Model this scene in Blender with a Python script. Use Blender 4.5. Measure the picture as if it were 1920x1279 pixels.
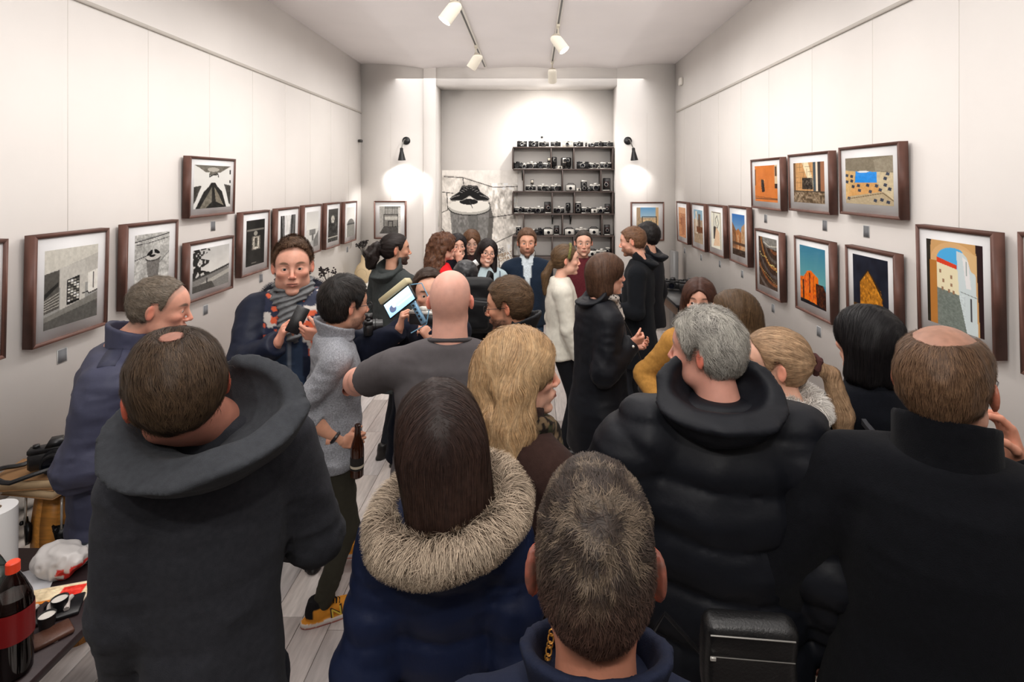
import bpy, math, random
import numpy as np
from mathutils import Vector, Matrix, Euler
random.seed(7); RNG = np.random.default_rng(11)
for _o in list(bpy.data.objects): bpy.data.objects.remove(_o)
SC = bpy.context.scene
COL = SC.collection
PI = math.pi
F_PX, VX, VY, EYE = 1030.0, 1000.0, 340.0, 2.17      # focal length in px, vanishing point, eye height

# ------------------------------------------------------------ camera, world, lights, exposure
cam_d = bpy.data.cameras.new('camera'); cam = bpy.data.objects.new('camera', cam_d); COL.objects.link(cam)
cam.location = (0, 0, EYE); cam.rotation_euler = (PI/2, 0, 0)
cam_d.sensor_width = 36.0; cam_d.sensor_fit = 'HORIZONTAL'; cam_d.lens = 36.0*F_PX/1920.0
cam_d.shift_x = -(VX-960.0)/1920.0; cam_d.shift_y = -(639.5-VY)/1920.0; cam_d.clip_start = 0.05
SC.camera = cam
SC.view_settings.view_transform = 'Standard'; SC.view_settings.look = 'None'
SC.view_settings.gamma = 1.0; SC.view_settings.use_curve_mapping = False
SC.view_settings.exposure = 0.10
world = bpy.data.worlds.new('world'); SC.world = world; world.use_nodes = True
world.node_tree.nodes['Background'].inputs[0].default_value = (0.9, 0.92, 1.0, 1)
world.node_tree.nodes['Background'].inputs[1].default_value = 0.15

def spot(loc, target, energy, size=100, blend=1.0, col=(1, .95, .90), radius=.045):
    l = bpy.data.lights.new('spot_lamp', 'SPOT'); l.energy = energy; l.color = col
    l.spot_size = math.radians(size); l.spot_blend = blend; l.shadow_soft_size = radius
    o = bpy.data.objects.new('spot_lamp', l); COL.objects.link(o); o.location = loc
    o.rotation_euler = (Vector(target)-Vector(loc)).to_track_quat('-Z', 'Y').to_euler()
    return o
TRX = (-.68, .255)                 # x of the two lighting tracks
LAMPS = [  # track index, y, aim target, energy, in view
    (0, 4.60, (-2.5, 4.1, .9), 55, True),
    (0, 6.50, (-2.4, 6.9, 1.0), 55, True),
    (1, 5.64, (2.05, 5.0, 1.0), 50, True),
    (1, 7.36, (.3, 8.5, 2.3), 64, True),
    (0, 2.9, (-2.5, 2.7, .8), 32, False),
    (1, 3.3, (2.05, 2.9, .8), 29, False),
    (0, 1.2, (-2.4, .9, .8), 22, False),
    (1, 1.4, (2.05, 1.1, .8), 20, False),
    (0, -1.0, (.2, 1.6, .9), 60, False),
    (1, -.8, (-.1, 2.4, .9), 60, False),
    (0, 2.2, (.2, 4.4, .9), 50, False),
    (1, 2.4, (.1, 7.6, 1.9), 150, False),
]
CEIL_L = bpy.data.lights.new('added_ceiling_fill', 'AREA'); CEIL_L.shape = 'RECTANGLE'; CEIL_L.size = 3.6; CEIL_L.size_y = 9.4  # soft fill added below the ceiling to even out the room, no real fixture
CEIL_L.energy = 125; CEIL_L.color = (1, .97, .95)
_o = bpy.data.objects.new('added_ceiling_fill', CEIL_L); COL.objects.link(_o); _o.location = (-.2, 3.3, 3.66)
UP_L = bpy.data.lights.new('added_upward_fill', 'AREA'); UP_L.shape = 'RECTANGLE'; UP_L.size = 3.2; UP_L.size_y = 9.0; UP_L.energy = 30; UP_L.color = (1, .965, .94)  # upward fill added to brighten the ceiling and upper walls, no fixture there
_o = bpy.data.objects.new('added_upward_fill', UP_L); COL.objects.link(_o); _o.location = (-.2, 3.2, 3.05); _o.rotation_euler = (PI, 0, 0)

# ------------------------------------------------------------ colour + materials
def lin(c):
    c = np.asarray(c, dtype=np.float64)
    if c.max() > 1.001: c = c/255.0
    return np.where(c <= .04045, c/12.92, ((c+.055)/1.055)**2.4)
def l3(*c): return tuple(lin(c))
MATS = {}
def mat(name, rough=.7, metal=0, col=None, bump=0, bscale=200, mottle=0, mscale=8, sheen=0, sss=0, coat=0, spec=.5, stretch=None, trans=0, emit=None, alpha=1, emitatt=0):
    if name in MATS: return MATS[name]
    m = bpy.data.materials.new(name); m.use_nodes = True; nt = m.node_tree; N = nt.nodes; L = nt.links
    b = N['Principled BSDF']; b.inputs['Roughness'].default_value = rough; b.inputs['Metallic'].default_value = metal
    b.inputs['Specular IOR Level'].default_value = spec
    if coat: b.inputs['Coat Weight'].default_value = coat; b.inputs['Coat Roughness'].default_value = .08
    if sheen: b.inputs['Sheen Weight'].default_value = sheen; b.inputs['Sheen Roughness'].default_value = .5
    if sss:
        b.inputs['Subsurface Weight'].default_value = sss; b.inputs['Subsurface Radius'].default_value = (1, .35, .2); b.inputs['Subsurface Scale'].default_value = .008
    if trans: b.inputs['Transmission Weight'].default_value = trans
    if alpha < 1: b.inputs['Alpha'].default_value = alpha
    if col is None:
        a = N.new('ShaderNodeAttribute'); a.attribute_name = 'Col'; out = a.outputs['Color']
    else:
        a = N.new('ShaderNodeRGB'); a.outputs[0].default_value = (*lin(col), 1); out = a.outputs[0]
    tc = N.new('ShaderNodeTexCoord')
    mp = N.new('ShaderNodeMapping'); L.new(tc.outputs['Object'], mp.inputs[0])
    if stretch: mp.inputs['Scale'].default_value = stretch
    if mottle:
        n = N.new('ShaderNodeTexNoise'); n.inputs['Scale'].default_value = mscale; n.inputs['Detail'].default_value = 5
        L.new(mp.outputs[0], n.inputs['Vector'])
        r = N.new('ShaderNodeMapRange'); r.inputs[1].default_value = .3; r.inputs[2].default_value = .7
        r.inputs[3].default_value = 1-mottle; r.inputs[4].default_value = 1+mottle; L.new(n.outputs[0], r.inputs[0])
        x = N.new('ShaderNodeVectorMath'); x.operation = 'SCALE'; L.new(out, x.inputs[0]); L.new(r.outputs[0], x.inputs['Scale']); out = x.outputs[0]
    L.new(out, b.inputs['Base Color'])
    if emit:
        b.inputs['Emission Strength'].default_value = emit; L.new(out, b.inputs['Emission Color'])
    if bump:
        n2 = N.new('ShaderNodeTexNoise'); n2.inputs['Scale'].default_value = bscale; n2.inputs['Detail'].default_value = 3
        L.new(mp.outputs[0], n2.inputs['Vector'])
        bp = N.new('ShaderNodeBump'); bp.inputs['Strength'].default_value = bump; bp.inputs['Distance'].default_value = .002
        L.new(n2.outputs[0], bp.inputs['Height']); L.new(bp.outputs[0], b.inputs['Normal'])
    MATS[name] = m; return m
M_SKIN = mat('skin', rough=.48, mottle=.07, mscale=30, bump=.12, bscale=220, sss=.12, spec=.4)
M_HAIR = mat('hair', rough=.5, mottle=.22, mscale=60, spec=.25)
M_HAIRB = mat('hair_mass', rough=.6, mottle=.3, mscale=70, bump=.5, bscale=260, spec=.3)
M_WOOL = mat('wool_cloth', rough=.95, mottle=.13, mscale=70, bump=.5, bscale=420, sheen=.03, spec=.1)
M_KNIT = mat('knit_cloth', rough=.95, mottle=.32, mscale=160, bump=.7, bscale=300, sheen=.08, spec=.15)
M_COTTON = mat('cotton_cloth', rough=.85, mottle=.06, mscale=40, bump=.3, bscale=500, spec=.25)
M_NYLON = mat('nylon_cloth', rough=.55, mottle=.10, mscale=14, bump=.35, bscale=60, spec=.22)
M_LEATHER = mat('leather', rough=.38, mottle=.1, mscale=30, bump=.4, bscale=180)
M_FUR = mat('fur', rough=.8, mottle=.1, mscale=30, spec=.2)
M_PLASTIC = mat('plastic', rough=.35)
M_MATTE = mat('matte_paint', rough=.8, mottle=.03)
M_METAL = mat('metal', rough=.32, metal=.45)
M_PRINT = mat('photo_print', rough=.5, spec=.3)
M_PAPER = mat('paper', rough=.9)
M_WOOD = mat('wood', rough=.45, mottle=.22, mscale=9, stretch=(1, 9, 9), bump=.15, bscale=60)
M_SILV = mat('silver_paint', rough=.35, metal=.15)
M_EYE = mat('eye', rough=.08, spec=.6)
M_SCREEN = mat('screen', rough=.2, emit=1.6)
M_BULB = mat('lamp_face', col=(255, 246, 232), emit=22)
M_GLASSB = mat('brown_glass', rough=.06, spec=.6, coat=.5)

def glassy(name, tint=(1, 1, 1), rough=.03, fac=1.0):
    m = bpy.data.materials.new(name); m.use_nodes = True; nt = m.node_tree; N = nt.nodes; L = nt.links; N.clear()
    o = N.new('ShaderNodeOutputMaterial'); t = N.new('ShaderNodeBsdfTransparent'); t.inputs[0].default_value = (*tint, 1)
    g = N.new('ShaderNodeBsdfGlossy'); g.inputs['Roughness'].default_value = rough
    fr = N.new('ShaderNodeFresnel'); fr.inputs[0].default_value = 1.45
    mx = N.new('ShaderNodeMath'); mx.operation = 'MULTIPLY'; mx.inputs[1].default_value = fac; L.new(fr.outputs[0], mx.inputs[0])
    s = N.new('ShaderNodeMixShader'); L.new(mx.outputs[0], s.inputs[0]); L.new(t.outputs[0], s.inputs[1]); L.new(g.outputs[0], s.inputs[2])
    L.new(s.outputs[0], o.inputs[0]); return m
M_GLASS = glassy('clear_glass', (1, 1, 1), .03, .3)
M_CLEARP = glassy('clear_plastic', (.86, .88, .88), .06, 1.3)

# ------------------------------------------------------------ object helpers
def mesh_from(name, V, Fq, mt, col=None, smooth=True):
    """V (n,3), Fq list of index arrays (tri/quad, each (m,3|4)), col: rgb linear or (n,3)"""
    me = bpy.data.meshes.new(name)
    if isinstance(Fq, np.ndarray): Fq = [Fq]
    Fq = [np.asarray(f, dtype=np.int32) for f in Fq if len(f)]
    V = np.ascontiguousarray(V, dtype=np.float32); me.vertices.add(len(V)); me.vertices.foreach_set('co', V.ravel())
    loops = np.concatenate([f.ravel() for f in Fq]); tot = np.concatenate([np.full(len(f), f.shape[1], np.int32) for f in Fq])
    me.loops.add(len(loops)); me.loops.foreach_set('vertex_index', loops)
    st = np.zeros(len(tot), np.int32); st[1:] = np.cumsum(tot)[:-1]
    me.polygons.add(len(tot)); me.polygons.foreach_set('loop_start', st)
    try: me.polygons.foreach_set('loop_total', tot)
    except Exception: pass
    if smooth: me.polygons.foreach_set('use_smooth', np.ones(len(tot), bool))
    me.update(calc_edges=True)
    if col is not None:
        c = np.asarray(col, dtype=np.float32)
        if c.ndim == 1: c = np.tile(c, (len(V), 1))
        a = me.color_attributes.new('Col', 'FLOAT_COLOR', 'POINT')
        a.data.foreach_set('color', np.ascontiguousarray(np.concatenate([c, np.ones((len(V), 1), np.float32)], 1), dtype=np.float32).ravel())
    me.materials.append(mt); return me
def link(name, me, parent=None):
    o = bpy.data.objects.new(name, me); COL.objects.link(o)
    if parent is not None: o.parent = parent
    return o
def mobj(name, V, Fq, mt, col=None, parent=None, smooth=True): return link(name, mesh_from(name, V, Fq, mt, col, smooth), parent)
def thing(name, label, cat, loc=(0, 0, 0), rz=0, group=None, rx=0):
    o = bpy.data.objects.new(name, None); COL.objects.link(o); o.empty_display_size = .05
    o.location = loc; o.rotation_euler = (rx, 0, rz); o['label'] = label; o['category'] = cat
    if group: o['group'] = group
    return o
def tag(o, label, cat, group=None):
    o['label'] = label; o['category'] = cat
    if group: o['group'] = group
    return o
def struct(o): o['kind'] = 'structure'; return o

class MB:
    """collects boxes, tubes, lathes into one mesh"""
    def __init__(s): s.V = []; s.F4 = []; s.F3 = []; s.C = []; s.n = 0; s.col = (1, 1, 1); s.X = None
    def add(s, V, F, col=None):
        V = np.asarray(V, float)
        if s.X is not None:
            M = np.array(s.X); V = V@M[:3, :3].T+M[:3, 3]
        s.V.append(V); s.C.append(np.tile(np.asarray(col if col is not None else s.col, float), (len(V), 1)))
        for f in F:
            (s.F4 if len(f) == 4 else s.F3).append([i+s.n for i in f]) if len(f) in (3, 4) else s.F3.extend([[f[0]+s.n, f[i]+s.n, f[i+1]+s.n] for i in range(1, len(f)-1)])
        s.n += len(V); return s
    def box(s, c, h, bev=0, col=None):
        cx, cy, cz = c; hx, hy, hz = h; b = min(bev, hx*.9, hy*.9, hz*.9)
        if b <= 0:
            V = [(cx+x*hx, cy+y*hy, cz+z*hz) for x in (-1, 1) for y in (-1, 1) for z in (-1, 1)]
            F = [(0, 1, 3, 2), (4, 6, 7, 5), (0, 4, 5, 1), (2, 3, 7, 6), (0, 2, 6, 4), (1, 5, 7, 3)]
            return s.add(V, F, col)
        V = []; ix = {}
        for x in (-1, 1):
            for y in (-1, 1):
                for z in (-1, 1):
                    for a in range(3):
                        p = [x*(hx-b), y*(hy-b), z*(hz-b)]; p[a] = (x, y, z)[a]*(hx, hy, hz)[a]
                        ix[(x, y, z, a)] = len(V); V.append((cx+p[0], cy+p[1], cz+p[2]))
        F = []
        cyc = [(-1, -1), (1, -1), (1, 1), (-1, 1)]
        def k(a, sa, u, v):
            t = [0, 0, 0]; t[a] = sa; t[(a+1) % 3] = u; t[(a+2) % 3] = v; return tuple(t)
        for a in range(3):
            for sa in (-1, 1):
                f = [ix[(*k(a, sa, u, v), a)] for u, v in cyc]; F.append(tuple(f if sa > 0 else f[::-1]))
        for a in range(3):
            b1, c1 = (a+1) % 3, (a+2) % 3
            for u in (-1, 1):
                for v in (-1, 1):
                    def q(sa, ax):
                        t = [0, 0, 0]; t[a] = sa; t[b1] = u; t[c1] = v; return ix[(*t, ax)]
                    f = [q(-1, b1), q(1, b1), q(1, c1), q(-1, c1)]; F.append(tuple(f if u*v < 0 else f[::-1]))
        for x in (-1, 1):
            for y in (-1, 1):
                for z in (-1, 1):
                    f = [ix[(x, y, z, a)] for a in range(3)]; F.append(tuple(f if x*y*z > 0 else f[::-1]))
        return s.add(V, F, col)
    def lathe(s, prof, seg=20, c=(0, 0, 0), axis=(0, 0, 1), col=None, cap=True, sx=1, sy=1):
        ax = Vector(axis).normalized(); q = Vector((0, 0, 1)).rotation_difference(ax).to_matrix()
        V = []; F = []
        for r, z in prof:
            for i in range(seg):
                a = 2*PI*i/seg; V.append(tuple(q@Vector((r*math.cos(a)*sx, r*math.sin(a)*sy, z))+Vector(c)))
        for j in range(len(prof)-1):
            for i in range(seg):
                i2 = (i+1) % seg; F.append((j*seg+i, j*seg+i2, (j+1)*seg+i2, (j+1)*seg+i))
        if cap:
            F.append(tuple(range(seg-1, -1, -1))); F.append(tuple((len(prof)-1)*seg+i for i in range(seg)))
        return s.add(V, F, col)
    def cyl(s, p0, p1, r, seg=14, col=None, r2=None):
        p0 = Vector(p0); p1 = Vector(p1); L = (p1-p0).length
        return s.lathe([(r, 0), (r if r2 is None else r2, L)], seg, p0, (p1-p0), col)
    def tube(s, pts, r, seg=8, col=None, closed=False):
        pts = [Vector(p) for p in pts]; n = len(pts); rr = r if hasattr(r, '__len__') else [r]*n
        V = []; F = []; up = None
        for i, p in enumerate(pts):
            if closed: d = pts[(i+1) % n]-pts[i-1]
            else: d = pts[min(i+1, n-1)]-pts[max(i-1, 0)]
            d.normalize()
            if up is None: up = d.orthogonal().normalized()
            up = (up-d*up.dot(d)); up = up.normalized() if up.length > 1e-6 else d.orthogonal().normalized()
            w = d.cross(up)
            for k in range(seg):
                a = 2*PI*k/seg; V.append(tuple(p+(up*math.cos(a)+w*math.sin(a))*rr[i]))
        for i in range(n if closed else n-1):
            j = (i+1) % n
            for k in range(seg):
                k2 = (k+1) % seg; F.append((i*seg+k, i*seg+k2, j*seg+k2, j*seg+k))
        if not closed: F.append(tuple(range(seg-1, -1, -1))); F.append(tuple((n-1)*seg+k for k in range(seg)))
        return s.add(V, F, col)
    def prism(s, poly, y0, y1, col=None):
        """polygon in XZ, extruded in y"""
        n = len(poly); V = [(x, y0, z) for x, z in poly]+[(x, y1, z) for x, z in poly]
        F = [tuple(range(n)), tuple(range(2*n-1, n-1, -1))]+[((i+1) % n, i, n+i, n+(i+1) % n) for i in range(n)]
        return s.add(V, F, col)
    def mesh(s, name, mt, smooth=False):
        V = np.concatenate(s.V); C = np.concatenate(s.C)
        Fs = []
        if s.F4: Fs.append(np.array(s.F4))
        if s.F3: Fs.append(np.array(s.F3))
        me = mesh_from(name, V, Fs, mt, C, smooth)
        if smooth:
            try: me.set_sharp_from_angle(angle=math.radians(38))
            except Exception: pass
        return me
    def obj(s, name, mt, parent=None, smooth=False): return link(name, s.mesh(name, mt, smooth), parent)
def arc(n, f): return [f(i/(n-1)) for i in range(n)]

# ------------------------------------------------------------ implicit surfaces
_TAB = RNG.random((32, 32, 32)).astype(np.float32)
def vnoise(P):
    i = np.floor(P).astype(np.int32); f = (P-i).astype(np.float32); f = f*f*(3-2*f); r = 0
    for a in (0, 1):
        wx = f[:, 0] if a else 1-f[:, 0]
        for b in (0, 1):
            wy = f[:, 1] if b else 1-f[:, 1]
            for c in (0, 1):
                wz = f[:, 2] if c else 1-f[:, 2]
                r = r+wx*wy*wz*_TAB[(i[:, 0]+a) & 31, (i[:, 1]+b) & 31, (i[:, 2]+c) & 31]
    return r
def smin(a, b, k):
    h = np.clip(.5+.5*(b-a)/k, 0, 1); return b+(a-b)*h-k*h*(1-h)
def smax(a, b, k): return -smin(-a, -b, k)
def ell(P, c, r):
    q = P-np.asarray(c, np.float32); r = np.asarray(r, np.float32)
    k0 = np.sqrt(((q/r)**2).sum(1)); k1 = np.sqrt(((q/(r*r))**2).sum(1))+1e-9
    return k0*(k0-1)/k1
def cone(P, a, b, ra, rb, full=False):
    a = np.asarray(a, np.float32); b = np.asarray(b, np.float32); ab = b-a; L2 = float(ab@ab)+1e-12
    t = ((P-a)@ab)/L2; tc = np.clip(t, 0, 1)
    d = np.sqrt(((P-a-tc[:, None]*ab)**2).sum(1))-(ra+(rb-ra)*tc)
    return (d, t) if full else d
def rbox(P, c, h, r):
    q = np.abs(P-np.asarray(c, np.float32))-np.asarray(h, np.float32)+r
    return np.sqrt((np.maximum(q, 0)**2).sum(1))+np.minimum(q.max(1), 0)-r
def torus(P, c, R, r, n=(0, 0, 1)):
    n = np.asarray(n, np.float32); n = n/np.linalg.norm(n); q = P-np.asarray(c, np.float32); z = q@n
    rho = np.sqrt(np.maximum((q*q).sum(1)-z*z, 0)); return np.sqrt((rho-R)**2+z*z)-r

def nets(f, lo, hi, h, margin=0.0):
    lo = np.asarray(lo, np.float32); hi = np.asarray(hi, np.float32); cf = 4
    n = np.maximum(np.ceil((hi-lo)/(h*cf)).astype(int), 1)
    cg = np.stack(np.meshgrid(*[np.arange(k) for k in n], indexing='ij'), -1).reshape(-1, 3)
    fc = f((lo+(cg+.5)*h*cf).astype(np.float32))
    act = (np.abs(fc) < h*cf*1.5+margin).reshape(n); sg = np.where(fc > 0, 1., -1.).astype(np.float32).reshape(n)
    nf = n*cf+1
    ax = [np.minimum(np.arange(k)//cf, m-1) for k, m in zip(nf, n)]
    F = sg[np.ix_(*ax)]*np.float32(9); mk = act[np.ix_(*ax)]
    idx = np.nonzero(mk); P = (lo+np.stack(idx, 1)*h).astype(np.float32)
    vals = np.empty(len(P), np.float32)
    for s in range(0, len(P), 150000): vals[s:s+150000] = f(P[s:s+150000])
    F[idx] = vals
    S = F < 0
    cnt = sum(S[a:nf[0]-1+a, b:nf[1]-1+b, c:nf[2]-1+c].astype(np.int8) for a in (0, 1) for b in (0, 1) for c in (0, 1))
    ci = np.nonzero((cnt > 0) & (cnt < 8)); m = len(ci[0])
    if m == 0: return np.zeros((0, 3), np.float32), np.zeros((0, 4), np.int32)
    vid = np.full(nf-1, -1, np.int32); vid[ci] = np.arange(m)
    acc = np.zeros((m, 3), np.float32); w = np.zeros(m, np.float32)
    corner = {}
    for a in (0, 1):
        for b in (0, 1):
            for c in (0, 1): corner[(a, b, c)] = F[ci[0]+a, ci[1]+b, ci[2]+c]
    for axi in range(3):
        for u in (0, 1):
            for v in (0, 1):
                o0 = [0, 0, 0]; o0[(axi+1) % 3] = u; o0[(axi+2) % 3] = v; o1 = list(o0); o1[axi] = 1
                A = corner[tuple(o0)]; B = corner[tuple(o1)]; x = (A < 0) != (B < 0)
                t = np.where(x, A/np.where(x, A-B, 1), 0); p = np.zeros((m, 3), np.float32)+np.asarray(o0, np.float32)
                p[:, axi] = t; acc += p*x[:, None]; w += x
    V = lo+(np.stack(ci, 1)+acc/w[:, None])*h
    Q = []
    for axi in range(3):
        sl0 = [slice(None)]*3; sl1 = [slice(None)]*3; sl0[axi] = slice(0, -1); sl1[axi] = slice(1, None)
        A = S[tuple(sl0)]; B = S[tuple(sl1)]; e = np.stack(np.nonzero(A != B), 1)
        b, c = (axi+1) % 3, (axi+2) % 3
        e = e[(e[:, b] > 0) & (e[:, c] > 0) & (e[:, b] < nf[b]-1) & (e[:, c] < nf[c]-1)]
        if not len(e): continue
        ins = A[tuple(e.T)]
        def cell(db, dc):
            g = e.copy(); g[:, b] -= db; g[:, c] -= dc; return vid[tuple(g.T)]
        q = np.stack([cell(1, 1), cell(0, 1), cell(0, 0), cell(1, 0)], 1)
        q[~ins] = q[~ins][:, ::-1]; Q.append(q)
    Q = np.concatenate(Q); Q = Q[(Q >= 0).all(1)]
    return V.astype(np.float32), Q
def grad(f, P, e=.002):
    b = f(P); g = np.stack([f(P+np.eye(3, dtype=np.float32)[i]*e)-b for i in range(3)], 1)
    return g/(np.linalg.norm(g, axis=1, keepdims=True)+1e-9), b
def strands(f, V, Q, n, flow, L=.03, steps=3, width=.0015, lift=.002, col=(0, 0, 0), colvar=.25, rnd=.2, tipcol=None, lvar=.4, seedmask=None, colf=None, tiplift=0):
    """ribbon strands that start on mesh (V,Q) and run over the surface of f along flow(P)"""
    A = V[Q[:, 0]]; B = V[Q[:, 1]]; C = V[Q[:, 2]]; D = V[Q[:, 3]]
    ar = np.linalg.norm(np.cross(C-A, D-B), axis=1)*.5
    if seedmask is not None: ar = ar*seedmask((A+C)*.5)
    if ar.sum() <= 0: return None
    qi = RNG.choice(len(Q), n, p=ar/ar.sum()); u = RNG.random((n, 1)); v = RNG.random((n, 1))
    P = ((1-u)*(1-v)*A[qi]+u*(1-v)*B[qi]+u*v*C[qi]+(1-u)*v*D[qi]).astype(np.float32)
    N, b = grad(f, P); P = P-N*b[:, None]
    ln = L*(1-lvar+2*lvar*RNG.random((n, 1)))/steps; R = (RNG.normal(0, 1, (n, 3))*rnd).astype(np.float32)
    pts = [P+N*lift*.3]; nr = [N]; lf = (lift*RNG.random((n, 1))).astype(np.float32); p = P
    for k in range(steps):
        d = flow(p, N)+R; d = d-N*(d*N).sum(1, keepdims=True); d /= (np.linalg.norm(d, axis=1, keepdims=True)+1e-6)
        p = (p+d*ln).astype(np.float32); N, b = grad(f, p); bb = b[:, None]
        p = p-N*np.clip(bb, -.02, .02)
        pts.append((p+N*(lf+tiplift*((k+1)/steps)**1.5)).astype(np.float32)); nr.append(N)
    K = steps+1; VV = np.zeros((n, K, 2, 3), np.float32)
    for k in range(K):
        d = pts[min(k+1, K-1)]-pts[max(k-1, 0)]; s = np.cross(d, nr[k]); s /= (np.linalg.norm(s, axis=1, keepdims=True)+1e-9)
        wk = width*(1-.75*(k/(K-1))**2)*.5
        VV[:, k, 0] = pts[k]-s*wk; VV[:, k, 1] = pts[k]+s*wk
    base = (np.arange(n)*K*2)[:, None]; q = []
    for k in range(K-1): q.append(base+np.array([[2*k, 2*k+1, 2*k+3, 2*k+2]]))
    FQ = np.concatenate(q); 
    c0 = np.tile(np.asarray(col, np.float32), (n, 1)) if colf is None else colf(P)
    c = c0*(1+colvar*RNG.normal(0, 1, (n, 1))).clip(.3, 2.2)
    CC = np.repeat(c[:, None, :], K*2, 1)
    if tipcol is not None:
        tt = (np.arange(K)/(K-1)).repeat(2)[None, :, None]**1.3; tcn = np.asarray(tipcol)*(1+colvar*RNG.normal(0, 1, (n, 1)))
        CC = CC*(1-tt)+tcn[:, None, :]*tt
    return VV.reshape(-1, 3), FQ, CC.reshape(-1, 3).astype(np.float32)
def joinm(parts):
    Vs, Fs, Cs, n = [], [], [], 0
    for V, Fq, C in parts:
        if len(V) == 0: continue
        C = np.asarray(C, np.float32); C = np.tile(C, (len(V), 1)) if C.ndim == 1 else C
        Vs.append(V); Fs.append(Fq+n); Cs.append(C); n += len(V)
    return np.concatenate(Vs), np.concatenate(Fs), np.concatenate(Cs)

# ------------------------------------------------------------ flat pictures painted as vertex colours (printed sheets)
class Pic:
    def __init__(s, w, h, c=(255, 255, 255)):
        s.w, s.h = w, h; s.a = np.zeros((h, w, 3)); s.a[:] = np.array(c)/255.
        s.v, s.u = np.meshgrid((np.arange(h)+.5)/h, (np.arange(w)+.5)/w, indexing='ij')
    def put(s, m, c, al=1):
        m = m.astype(float)*al; s.a = s.a*(1-m[..., None])+np.array(c)/255.*m[..., None]; return s
    def rect(s, x0, y0, x1, y1, c, al=1): return s.put((s.u >= x0) & (s.u <= x1) & (s.v >= y0) & (s.v <= y1), c, al)
    def ell(s, cx, cy, rx, ry, c, al=1, soft=0):
        d = np.sqrt(((s.u-cx)/rx)**2+((s.v-cy)/ry)**2)
        return s.put(np.clip((1+soft-d)/max(soft, .01), 0, 1) if soft else d < 1, c, al)
    def poly(s, pts, c, al=1):
        ins = np.zeros(s.u.shape, bool); n = len(pts)
        for i in range(n):
            x0, y0 = pts[i]; x1, y1 = pts[(i+1) % n]
            if y0 == y1: continue
            ins ^= ((s.v < y0) != (s.v < y1)) & (s.u < (x1-x0)*(s.v-y0)/(y1-y0)+x0)
        return s.put(ins, c, al)
    def line(s, pts, w, c, al=1):
        m = np.zeros(s.u.shape, bool); asp = s.w/s.h
        for (x0, y0), (x1, y1) in zip(pts[:-1], pts[1:]):
            dx, dy = (x1-x0)*asp, y1-y0; L = dx*dx+dy*dy+1e-9
            t = np.clip((((s.u-x0)*asp)*dx+(s.v-y0)*dy)/L, 0, 1)
            m |= (((s.u-x0)*asp-t*dx)**2+(s.v-y0-t*dy)**2) < w*w
        return s.put(m, c, al)
    def grad(s, y0, c0, y1, c1, x0=0, x1=1):
        t = np.clip((s.v-y0)/(y1-y0), 0, 1)[..., None]; m = ((s.v >= y0) & (s.v <= y1) & (s.u >= x0) & (s.u <= x1))[..., None]
        s.a = np.where(m, np.array(c0)/255.*(1-t)+np.array(c1)/255.*t, s.a); return s
    def noise(s, amp, sc=8, m=None, seed=0, sy=1, tint=(1, 1, 1)):
        P = np.stack([s.u.ravel()*sc+seed*3.7, s.v.ravel()*sc*sy+seed, np.full(s.u.size, seed*.61)], 1)
        n = (vnoise(P)*.6+vnoise(P*2.7)*.4-.5).reshape(s.u.shape)*2*amp
        if m is not None: n = n*m
        s.a = np.clip(s.a+n[..., None]*np.array(tint), 0, 1); return s
    def sheet(s, name, W, H, parent=None, y=0, mt=None, fr=None, k=1.28):
        """grid in local XZ facing -Y, centred"""
        h, w = s.h, s.w; s.a = np.clip((s.a-.5)*k+.55, .02, 1)
        x = (np.arange(w)/(w-1)-.5)*W; z = (.5-np.arange(h)/(h-1))*H
        X, Z = np.meshgrid(x, z); V = np.stack([X.ravel(), np.full(X.size, y), Z.ravel()], 1)
        i = (np.arange(h-1)[:, None]*w+np.arange(w-1)[None, :]).ravel()
        Q = np.stack([i, i+w, i+w+1, i+1], 1)
        return mobj(name, V, Q, mt or M_PRINT, lin(s.a.reshape(-1, 3)), parent, smooth=False)
def world_at(px, py, Y): return Vector(((px-VX)/F_PX*Y, Y, EYE-(py-VY)/F_PX*Y))
# ============================================================ THE ROOM
XL, XR, YB, YA, YF = -2.5, 2.058, 7.97, 8.42, -2.6
def wallmat(name, c, bump=.15):
    return mat(name, rough=.85, col=c, mottle=.025, mscale=1.6, bump=bump, bscale=35, spec=.2)
M_WALL = wallmat('white_wall_paint', (240, 236, 232)); M_CEIL = wallmat('white_ceiling_paint', (230, 225, 224))
M_WHITE = mat('white_gloss', rough=.4, col=(235, 232, 226)); M_CABLE = mat('thin_wire', rough=.5, col=(205, 200, 192))
def quadwall(name, pts, m=M_WALL):
    return struct(mobj(name, np.array(pts, float), np.array([[0, 1, 2, 3]]), m, smooth=False))
HT = 3.98
def slab(name, x0, x1, y0, y1, z0, z1, m=M_WALL, bev=0):
    b = MB(); b.box(((x0+x1)/2, (y0+y1)/2, (z0+z1)/2), ((x1-x0)/2, (y1-y0)/2, (z1-z0)/2), bev); return struct(b.obj(name, m))
slab('wall_left', XL-.1, XL, YF, YB+.55, 0, HT); slab('wall_right', XR, XR+.1, YF, YB+.55, 0, HT)
slab('wall_front', XL-.1, XR+.1, YF-.1, YF, 0, HT)
AX0, AX1, AZ = -1.41, 1.215, 3.563
b = MB()   # back wall: two piers and the header around the alcove, with a shallow pilaster
b.box(((XL+AX0)/2, YB+.25, HT/2), ((AX0-XL)/2, .25, HT/2)); b.box(((XR+AX1)/2, YB+.25, HT/2), ((XR-AX1)/2, .25, HT/2))
b.box(((AX0+AX1)/2, YB+.25, (HT+AZ)/2), ((AX1-AX0)/2, .25, (HT-AZ)/2))
b.box((-1.5, YB-.012, HT/2), (.09, .014, HT/2), .004)
struct(b.obj('wall_back', M_WALL))
slab('wall_alcove', AX0-.1, AX1+.1, YA, YA+.1, 0, HT)
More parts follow.
